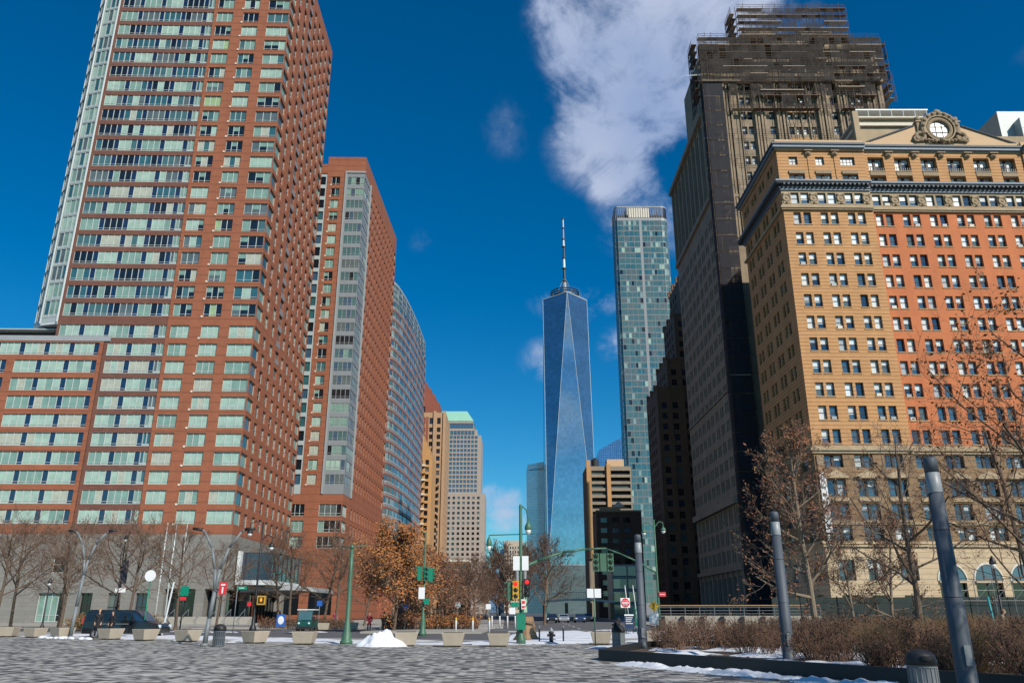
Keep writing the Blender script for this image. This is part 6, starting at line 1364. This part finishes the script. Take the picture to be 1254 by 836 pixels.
for (x, y, z, lab, c) in ((-20.3, 88, 2.6, 'small blue round topped sign at the left edge of the bare trees', 'sign_blue'), (-10.2, 80, 2.2, 'small blue sign above the people by the snow pile', 'sign_blue'), (-5.6, 86, 2.3, 'small round pale blue sign standing in the orange hedge', 'blind_grey'), (-2.6, 92, 2.3, 'small white square sign above the bollards', 'sign_white')):
    r = post_sign('small_sign', x, y, z, lab, mat='galvanised'); m = MB()
    if c == 'blind_grey': m.lathe((x, y - .05, z), [(.33, 0), (.33, .03)], c, 18, 'Y')
    else: m.box(x - .28, x + .28, y - .06, y - .04, z - .4, z + .15, c)
    m.build('panel', r)

# bollards, hydrant
def bollard(x, y, H, rad, mat, cap, group, label, first=None):
    if first: return copy_thing(first, (x, y, 0))
    r = thing('bollard', (x, y, 0), label, 'bollard', group); m = MB(); m.lathe((x, y, 0), [(rad, RZ), (rad, H * .8), (rad, H * .82)], mat, 12); m.build('post', r, True); m = MB(); m.lathe((x, y, 0), [(rad * 1.08, H * .82), (rad * 1.08, H * .95), (rad * .6, H)], cap, 12); m.build('cap', r, True); return r
f = None
for px_ in (-4.85, -3.4, -1.97): f0 = bollard(px_, 72.7, 1.15, .08, 'sign_white', 'sign_yellow', 'yellow capped bollards', 'slim white bollard with a yellow cap before the hedge', f); f = f or f0
f = None
for k in range(5): f0 = bollard(-2.2 + .85 * k * 1.0, 92, 1.2, .09, 'sign_white', 'sign_white', 'white bollards further back', 'small plain white bollard left of the signal pole base', f); f = f or f0
f = None
for xx, yy in ((1.5, 46.2), (2.85, 46.8)): f0 = bollard(xx, yy, .9, .045, 'lamp_black', 'galvanised', 'thin dark bollards by the hydrant', 'thin dark grey bollard next to the fire hydrant', f); f = f or f0
x, y = 2.12, 45.6
r = thing('fire_hydrant', (x, y, 0), 'black fire hydrant with a pale cap standing in the snow', 'hydrant'); m = MB(); m.lathe((x, y, 0), [(.17, 0), (.17, .05), (.11, .08), (.11, .5), (.15, .52), (.15, .56), (.12, .6)], 'lamp_black', 14); m.build('barrel', r, True)
m = MB(); m.lathe((x, y, 0), [(.13, .6), (.11, .7), (.04, .77), (.03, .82)], 'column_cap', 14); m.build('cap', r, True)
for sg in (-1, 1): m = MB(); m.tube((x + sg * .1, y, .42), (x + sg * .22, y, .42), .06, .07, 'lamp_black', 10); m.build('nozzle', r, True)

# snow pile with the pale stick behind
sp = MB(); vs = []; fs = []; nA, nR = 56, 18
for j in range(nR + 1):
    for i in range(nA):
        an = 2 * math.pi * i / nA; rr = j / nR; q = Vector((math.cos(an) * rr, math.sin(an) * rr, 0)); n_ = nz.noise(q * 2.3 + Vector((4, 1, 2))); h = .6 * max(0, 1 - rr ** 1.9) * (1 + .7 * n_) + .09 * nz.noise(q * 7) + .05 * nz.noise(q * 17)
        vs.append((-6.45 + q.x * (1.2 + .25 * n_), 41.9 + q.y * .75, max(-.01, h) if j < nR else -.01))
for j in range(nR):
    for i in range(nA): fs.append((j * nA + i, j * nA + (i + 1) % nA, (j + 1) * nA + (i + 1) % nA, (j + 1) * nA + i))
sp.add(vs, fs, 'snow'); o = sp.build('snow_pile', smooth=True); recentre(o, (-6.35, 41.9, 0)); tag(o, 'shovelled white snow pile between two planters on the plaza edge', 'snow pile')
cl = MB(); rng = random.Random(8)
for k in range(26): x = -31 + rng.uniform(0, 5); y = 55.2 - (x + 31) * .62 + rng.uniform(-.3, .3); cl.ball((x, y, .03), rng.uniform(.06, .2), 'snow', 7, 5, (1.5, 1, .7))
o = cl.build('snow_clumps', smooth=True); o['kind'] = 'stuff'; o['label'] = 'loose clumps of snow along the planters at far left'

# concrete parapet wall and railing (right of centre), iron fence, footbridge
w0, w1 = (14.8, 87.5), (31, 84); L = math.dist(w0, w1); WF = Face(w0[0], w0[1], w1[0] - w0[0], w1[1] - w0[1])
r = thing('parapet_wall', (w0[0], w0[1], 0), 'long pale concrete wall with dark buttresses and a steel rail on top', 'wall'); m = MB(); WF.box(m, 0, L, RZ, 1.25, -.3, 0, 'wall_concrete'); m.build('wall', r); m = MB()
for k in range(9): WF.box(m, .8 + 2.0 * k, 1.15 + 2.0 * k, RZ, 1.2, .002, .3, 'black_steel')
m.build('buttress', r); m = MB()
for z in (1.45, 1.75, 2.05): m.tube(WF.P(0, z, -.15), WF.P(L, z, -.15), .03, .03, 'galvanised', 6)
WF.box(m, 0, L, 2.2, 2.3, -.22, -.08, 'sill_tan')
for k in range(12): m.tube(WF.P(.3 + 1.48 * k, 1.25, -.15), WF.P(.3 + 1.48 * k, 2.2, -.15), .035, .035, 'galvanised', 6)
m.build('railing', r)
f0, f1 = (27, 78), (62, 70); L = math.dist(f0, f1); FF = Face(f0[0], f0[1], f1[0] - f0[0], f1[1] - f0[1])
r = thing('iron_fence', (f0[0], f0[1], 0), 'dark iron picket fence in front of the tan building', 'fence'); m = MB()
for k in range(int(L / .16)): m.tube(FF.P(.16 * k, 0, 0), FF.P(.16 * k, 2.7, 0), .018, .014, 'lamp_black', 4, False)
for z in (.3, 1.5, 2.4): m.tube(FF.P(0, z, 0), FF.P(L, z, 0), .03, .03, 'lamp_black', 4)
m.build('pickets', r); m = MB()
for k in range(12): m.tube(FF.P(L * k / 11, 0, 0), FF.P(L * k / 11, 3.0, 0), .06, .06, 'lamp_black', 6)
m.build('post', r)
f0, f1 = (30, 96), (75, 90); L = math.dist(f0, f1); FF = Face(f0[0], f0[1], f1[0] - f0[0], f1[1] - f0[1])
r = thing('construction_shed', (f0[0], f0[1], 0), 'dark green sidewalk shed and pipe frames at the foot of the tan building', 'scaffolding'); m = MB(); FF.box(m, 0, L, .05, 3.2, -.3, -.2, 'shed_green'); m.build('hoarding', r); m = MB()
for k in range(10, int(L / 2)): m.tube(FF.P(2 * k, 0, .3), FF.P(2 * k, 5.0, .3), .045, .045, 'galvanised', 5); m.tube(FF.P(2 * k, 2.8, .3), FF.P(2 * k + 2, 4.8, .3), .03, .03, 'galvanised', 5)
for z in (2.8, 3.9, 4.9): m.tube(FF.P(20, z, .3), FF.P(L, z, .3), .035, .035, 'plank', 5)
m.build('pipe_frame', r)
r = thing('footbridge', (7, 190, 0), 'pale footbridge with railings crossing the avenue', 'bridge'); m = MB(); n = 16
for i in range(n):
    x0, x1 = 7 + 16.5 * i / n, 7 + 16.5 * (i + 1) / n; z0, z1 = [3.6 + .5 * math.sin(math.pi * j / n) for j in (i, i + 1)]
    m.add([(x0, 190, z0), (x1, 190, z1), (x1, 193, z1), (x0, 193, z0), (x0, 190, z0 + .45), (x1, 190, z1 + .45), (x1, 193, z1 + .45), (x0, 193, z0 + .45)], BOXF, 'sill_white')
m.build('deck', r); m = MB()
for i in range(n * 2 + 1): x = 7 + 16.5 * i / n / 2; z = 4.05 + .5 * math.sin(math.pi * i / n / 2); m.tube((x, 190.1, z), (x, 190.1, z + 1.4), .06, .06, 'trim_stone', 4)
for i in range(n): x0, x1 = 7 + 16.5 * i / n, 7 + 16.5 * (i + 1) / n; z0, z1 = [5.4 + .5 * math.sin(math.pi * j / n) for j in (i, i + 1)]; m.tube((x0, 190.1, z0), (x1, 190.1, z1), .1, .1, 'sill_white', 4)
m.build('railing', r); m = MB()
for x in (7.4, 12.5, 18, 23): m.box(x - .3, x + .3, 190.4, 192.6, RZ, 3.6, 'brown_stone')
m.build('pier', r)
r = thing('entrance_steps', (-44, 118, 0), 'broad stone steps with steel handrails leading up to the hotel base', 'stairs'); m = MB()
for k in range(6): m.box(-52 + .0 * k, -37, 117 + .35 * k, 119.5 + .0, .02 + .16 * k, .18 + .16 * k, 'sidewalk')
m.build('steps', r); m = MB()
for k in range(6): x = -48 + 2 * k; m.path([(x, 116.6, 1.0), (x, 119, 2.0)], .04, 'galvanised', 5); m.tube((x, 116.8, 0), (x, 116.8, 1.1), .03, .03, 'galvanised', 5); m.tube((x, 118.9, 1.0), (x, 118.9, 2.0), .03, .03, 'galvanised', 5)
m.build('handrail', r)

# ============================================================ VEHICLES
def prof_body(m, pts, y0, y1, mat, inset=.12, zin=.9):
    """side profile (x, z) swept across the width, the upper part leaning in"""
    n = len(pts); sh = lambda z: inset * max(0, z - zin)
    vs = [(x, y0 + sh(z), z) for x, z in pts] + [(x, y1 - sh(z), z) for x, z in pts]
    fs = [tuple(range(n)), tuple(range(2 * n - 1, n - 1, -1))] + [(i, n + i, n + (i + 1) % n, (i + 1) % n) for i in range(n)]
    m.add(vs, fs, mat)
def wheel(root, x, y, r, sg):
    m = MB(); m.lathe((x, y, r + ZB), [(r * .7, -.1), (r, -.09), (r, .09), (r * .7, .1)], 'rubber', 20, 'Y'); w = m.build('wheel', root, True)
    m = MB(); m.lathe((x, y + sg * .105, r + ZB), [(r * .62, -.02), (r * .6, .02), (.02, .03)], 'rim', 14, 'Y'); m.build('rim', w)
ZB = RZ
def van():
    x0, y0 = -28.8, 56.3; r = thing('black_van', (x0 + 2.6, y0 + .95, RZ), 'long black passenger van parked behind the planters at left', 'van'); z = RZ
    P = lambda l: [(x0 + a, z + b) for a, b in l]
    m = MB(); prof_body(m, P([(.0, .35), (5.15, .35), (5.2, .75), (5.05, .98), (4.25, 1.12), (3.5, 1.78), (3.2, 1.86), (.35, 1.88), (.08, 1.6), (.0, 1.0)]), y0, y0 + 1.9, 'paint_black'); o = m.build('body', r); bv = o.modifiers.new('b', 'BEVEL'); bv.width = .05; bv.segments = 3; bv.limit_method = 'ANGLE'
    for a, b_ in ((.2, 1.15), (1.25, 2.2), (2.3, 3.2)):
        m = MB(); q = [(x0 + a, 1.15), (x0 + b_, 1.15), (x0 + b_ - (.0 if b_ < 3 else .08), 1.68), (x0 + a + .03, 1.70)]; m.quad(*[(xx, y0 + .12 * (zz - .9) - .012, zz + z) for xx, zz in q], 'pane_black'); m.build('window', r)
    m = MB(); m.quad((x0 + 4.28, y0 + .16, z + 1.14), (x0 + 4.28, y0 + 1.74, z + 1.14), (x0 + 3.54, y0 + 1.7, z + 1.76), (x0 + 3.54, y0 + .2, z + 1.76), 'pane_blue'); m.build('windscreen', r)
    m = MB(); q = [(x0 + 3.3, 1.15), (x0 + 4.1, 1.15), (x0 + 3.55, 1.66), (x0 + 3.3, 1.68)]; m.quad(*[(xx, y0 + .12 * (zz - .9) - .014, zz + z) for xx, zz in q], 'pane_navy'); m.build('window', r)
    for sy in (y0 - .03, y0 + 1.7): m = MB(); m.box(x0 + 5.1, x0 + 5.22, sy + .05, sy + .25, z + .72, z + .92, 'pane_white'); m.build('headlight', r)
    m = MB(); m.box(x0 - .03, x0 + .04, y0 + .02, y0 + .2, z + 1.0, z + 1.4, 'sign_red'); m.build('tail_light', r); m = MB(); m.box(x0 + 1.3, x0 + 3.1, y0 - .02, y0 - .005, z + .95, z + .99, 'galvanised'); m.build('door_handle', r)
    m = MB(); m.box(x0 + 3.35, x0 + 3.5, y0 - .22, y0 - .02, z + 1.12, z + 1.28, 'paint_black'); m.build('mirror', r)
    for xx in (x0 + .95, x0 + 4.25):
        for yy, sg in ((y0 + .06, -1), (y0 + 1.84, 1)): wheel(r, xx, yy, .34, sg)
van()
def car(x, y, mat, label, face=1, L=4.5):
    """seen from the front or back: long axis along y"""
    r = thing('car', (x, y, RZ), label, 'car', 'cars far up the avenue'); m = MB(); z = RZ; n = 9
    prof = [(0, .35), (L, .35), (L, .85), (L * .86, 1.0), (L * .72, 1.42), (L * .35, 1.45), (L * .2, 1.0), (0, .85)]
    vs = [(x - .9 + .14 * max(0, zz - .85) * 2, y + a, z + zz) for a, zz in prof] + [(x + .9 - .14 * max(0, zz - .85) * 2, y + a, z + zz) for a, zz in prof]; n = len(prof)
    m.add(vs, [tuple(range(n)), tuple(range(2 * n - 1, n - 1, -1))] + [(i, n + i, n + (i + 1) % n, (i + 1) % n) for i in range(n)], mat); m.build('body', r)
    m = MB(); m.quad((x - .78, y + L * .2 + .03, z + 1.05), (x + .78, y + L * .2 + .03, z + 1.05), (x + .66, y + L * .335, z + 1.4), (x - .66, y + L * .335, z + 1.4), 'pane_navy'); m.build('windscreen', r)
    for sx in (-.7, .7): m = MB(); m.box(x + sx - .16, x + sx + .16, y - .02, y + .05, z + .62, z + .78, 'pane_white' if face > 0 else 'sign_red'); m.build('headlight' if face > 0 else 'tail_light', r)
    for sx in (-.78, .78):
        for yy in (y + .85, y + L - .8): m = MB(); m.tube((x + sx - .1, yy, z + .32), (x + sx + .1, yy, z + .32), .32, .32, 'rubber', 14); m.build('wheel', r, True)
car(6.6, 138, 'paint_black', 'dark car with its headlights towards us, leftmost on the avenue'); car(9.1, 146, 'paint_silver', 'silver grey car in the middle of the avenue'); car(11.7, 143, 'paint_blue', 'dark blue car right of the silver one on the avenue'); car(14.4, 158, 'paint_black', 'small black car furthest right on the avenue')
def cart():
    x, y = -17.3, 69.8; z = RZ; r = thing('utility_cart', (x, y, z), 'small green utility cart with a white roof, facing the plaza', 'cart')
    m = MB(); m.add([(x - .62, y, z + .45), (x + .62, y, z + .45), (x + .62, y + 2.4, z + .45), (x - .62, y + 2.4, z + .45), (x - .6, y + .15, z + 1.05), (x + .6, y + .15, z + 1.05), (x + .6, y + 2.4, z + .8), (x - .6, y + 2.4, z + .8)], BOXF, 'paint_green'); m.box(x - .66, x + .66, y - .08, y - .005, z + .38, z + .62, 'rubber'); m.build('body', r)
    m = MB(); m.box(x - .72, x + .72, y + .3, y + 1.9, z + 1.88, z + 1.95, 'sign_white'); m.build('roof', r)
    for sx in (-.6, .6):
        for yy in (y + .4, y + 1.8): m = MB(); m.tube((x + sx, yy - (.2 if yy < y + 1 else 0), z + .95), (x + sx * 1.05, yy, z + 1.9), .035, .035, 'lamp_black', 6); m.build('roof_post', r)
    m = MB(); m.quad((x - .56, y + .22, z + 1.1), (x + .56, y + .22, z + 1.1), (x + .58, y + .38, z + 1.8), (x - .58, y + .38, z + 1.8), 'pane_slate'); m.build('windscreen', r)
    m = MB(); m.box(x - .55, x + .55, y + 1.2, y + 1.6, z + .8, z + 1.35, 'rubber'); m.build('seat', r); m = MB(); m.box(x - .62, x + .62, y + 1.7, y + 2.5, z + .8, z + 1.1, 'paint_green'); m.build('cargo_bed', r)
    for sx in (-.42, .42): m = MB(); m.lathe((x + sx, y - .01, z + .85), [(.09, 0), (.08, .03), (.01, .04)], 'pane_white', 10, 'Y'); m.build('headlight', r)
    for sx in (-.55, .55):
        for yy in (y + .4, y + 2.0): m = MB(); m.tube((x + sx - .1, yy, z + .27), (x + sx + .1, yy, z + .27), .27, .27, 'rubber', 14); m.build('wheel', r, True)
cart()

# ============================================================ PEOPLE
def skin(name, V, E, parent, mat, levels=1):
    me = bpy.data.meshes.new(name); me.from_pydata([v[:3] for v in V], E, []); o = bpy.data.objects.new(name, me); COL.objects.link(o)
    o.modifiers.new('skin', 'SKIN'); ly = me.skin_vertices[0].data
    for i, v in enumerate(V): ly[i].radius = (v[3], v[4] if len(v) > 4 else v[3]); ly[i].use_root = (i == 0)
    ss = o.modifiers.new('sub', 'SUBSURF'); ss.levels = levels; ss.render_levels = levels
    dg = bpy.context.evaluated_depsgraph_get(); dg.update(); m2 = bpy.data.meshes.new_from_object(o.evaluated_get(dg)); bpy.data.objects.remove(o)
    m2.materials.clear(); m2.materials.append(MATS[mat]); m2.polygons.foreach_set('use_smooth', [True] * len(m2.polygons)); o = bpy.data.objects.new(name, m2); COL.objects.link(o); o.parent = parent; return o
def person(x, y, z, rz, label, coat, legs='trousers', hair='hair_dark', H=1.72, pockets=True, stride=0.0, long=.72, bend=0.0, long_hair=False):
    r = thing('person', (x, y, z), label, 'person'); s = H / 1.75; B = bend
    V = [(0, 0, .95, .085, .07), (0, -.02 - B * .1, 1.12, .08, .06), (0, -B * .3, 1.34, .09, .06), (0, -B * .45, 1.47, .05), (0, -.01 - B * .55, 1.54, .052), (0, -.02 - B * .62, 1.61, .075, .088), (0, -.015 - B * .66, 1.69, .078, .09), (0, -.005 - B * .68, 1.745, .05)]
    E = [(i, i + 1) for i in range(7)]
    def chain(a, pts):
        for p in pts: V.append(p); E.append((a, len(V) - 1)); a = len(V) - 1
        return a
    for sg in (-1, 1):
        st = stride * sg
        chain(0, [(sg * .10, 0, .88, .06), (sg * .105, -.02 - st * .12, .50, .045), (sg * .105, .02 - st * .28 + (.1 if st < 0 else 0), .10, .038), (sg * .115, -.12 - st * .3, .045, .038, .03)])
        yy = -B * .3
        hand = chain(2, [(sg * .17, yy, 1.40, .040), (sg * .235, .03 + yy, 1.13, .032), (sg * (.19 if pockets else .25), -.12 + yy, .93, .030), (sg * (.17 if pockets else .25), -.15 + yy, .86, .026, .034)])
        bx, by = V[hand][0], V[hand][1]
        for k, l in enumerate((.07, .085, .09, .08)): chain(hand, [(bx + (k - 1.5) * .017, by - .012, .86 - l * .6, .009), (bx + (k - 1.5) * .018, by - .02, .86 - l, .008)])
        chain(hand, [(bx - sg * .035, by - .03, .85, .010), (bx - sg * .04, by - .045, .82, .008)])
    V.append((0, -.115 - B * .64, 1.635, .014)); E.append((5, len(V) - 1))
    V = [(v[0] * s, v[1] * s, v[2] * s) + tuple(q * s for q in v[3:]) for v in V]
    bd = skin('body', V, E, r, 'skin', 1)
    CV = [(0, .0, 1.0, .155, .125), (0, -.01 - B * .2, 1.2, .165, .13), (0, -B * .3, 1.40, .17, .12), (0, -B * .4, 1.49, .08, .075), (0, 0, .85, .17, .14), (0, 0, long, .18, .15)]; CE = [(0, 1), (1, 2), (2, 3), (0, 4), (4, 5)]
    for sg in (-1, 1):
        k = len(CV); yy = -B * .3; CV += [(sg * .19, yy, 1.41, .08), (sg * .25, .03 + yy, 1.13, .065), (sg * (.2 if pockets else .255), -.11 + yy, .945, .055)]; CE += [(2, k), (k, k + 1), (k + 1, k + 2)]
    skin('coat', [(v[0] * s, v[1] * s, v[2] * s) + tuple(q * s for q in v[3:]) for v in CV], CE, r, coat)
    m = MB(); pr = [(.19, long), (.195, long + .12), (.185, .85), (.17, 1.0), (.172, 1.1)]; m.lathe((0, 0, 0), pr, coat, 16); me = bpy.data.meshes.new('coat_hem'); me.from_pydata([(a * s, (b * .78 - .005) * s, c_ * s) for a, b, c_ in m.v], [], m.f); me.materials.append(MATS[coat]); me.polygons.foreach_set('use_smooth', [True] * len(me.polygons)); o = bpy.data.objects.new('coat_hem', me); COL.objects.link(o); o.parent = r
    TV = [(0, 0, .93, .14, .12)]; TE = []
    for sg in (-1, 1):
        st = stride * sg; k = len(TV); TV += [(sg * .10, 0, .86, .10), (sg * .105, -.02 - st * .12, .50, .075), (sg * .105, .02 - st * .28 + (.1 if st < 0 else 0), .09, .05)]; TE += [(0, k), (k, k + 1), (k + 1, k + 2)]
    skin('trousers', [(v[0] * s, v[1] * s, v[2] * s) + tuple(q * s for q in v[3:]) for v in TV], TE, r, legs)
    m = MB(); c = (0, .018 - B * .66, 1.70); m.ball(c, .098, hair, 12, 8, (.95, 1.0, 1.0))
    if long_hair: m.ball((0, .05 - B * .6, 1.58), .09, hair, 10, 6, (.95, .6, 1.7))
    hb = m; vs = [(a * s, b * s, c_ * s) for a, b, c_ in m.v]; m.v = vs
    me = bpy.data.meshes.new('hair'); me.from_pydata(m.v, [], m.f); me.materials.append(MATS[hair]); me.polygons.foreach_set('use_smooth', [True] * len(me.polygons)); o = bpy.data.objects.new('hair', me); COL.objects.link(o); o.parent = r
    for sg in (-1, 1):
        m = MB(); st = stride * sg; m.ball((sg * .11 * s, (-.05 - st * .29) * s, .05 * s), .07, 'shoe', 10, 6, (.75, 1.8, .75)); me = bpy.data.meshes.new('shoe'); me.from_pydata(m.v, [], m.f); me.materials.append(MATS['shoe']); o = bpy.data.objects.new('shoe', me); COL.objects.link(o); o.parent = r
        m = MB(); m.ball((sg * .032 * s, (-.10 - B * .65) * s, 1.665 * s), .011, 'lamp_black', 6, 4); me = bpy.data.meshes.new('eye'); me.from_pydata(m.v, [], m.f); me.materials.append(MATS['lamp_black']); o = bpy.data.objects.new('eye', me); COL.objects.link(o); o.parent = r
    r.rotation_euler = (0, 0, rz); return r
person(-26.85, 54.5, 0, .3, 'person in a long black coat and light scarf standing before the van', 'coat_black', hair='hair_fair', H=1.78, long=.55)
person(-26.15, 54.9, 0, -.5, 'person with long dark hair in a black coat, right of the pair', 'coat_black', H=1.66, long=.6, long_hair=True)
person(-12.75, 75, RZ, .2, 'person in a dark red jacket walking by the snow pile', 'coat_red', stride=.6); person(-11.9, 78, RZ, 2.8, 'person in a dark brown jacket seen from behind near the small blue sign', 'coat_brown', stride=.4)
person(-19.8, 94, 0, .5, 'person in a pink jacket beneath the bare trees behind the cart', 'coat_pink'); person(26.5, 45.5, 0, 1.2, 'person in a dark coat leaning forward by the teal pole at right', 'coat_tan', hair='hair_fair', bend=.35)
m = MB(); m.path([(25.9, 45, 0), (25.75, 45, 2.4)], .06, 'teal_paint', 8); o = m.build('teal_pole', smooth=True); recentre(o, (25.9, 45, 0)); tag(o, 'leaning bright teal pole beside the bending person at right', 'pole')
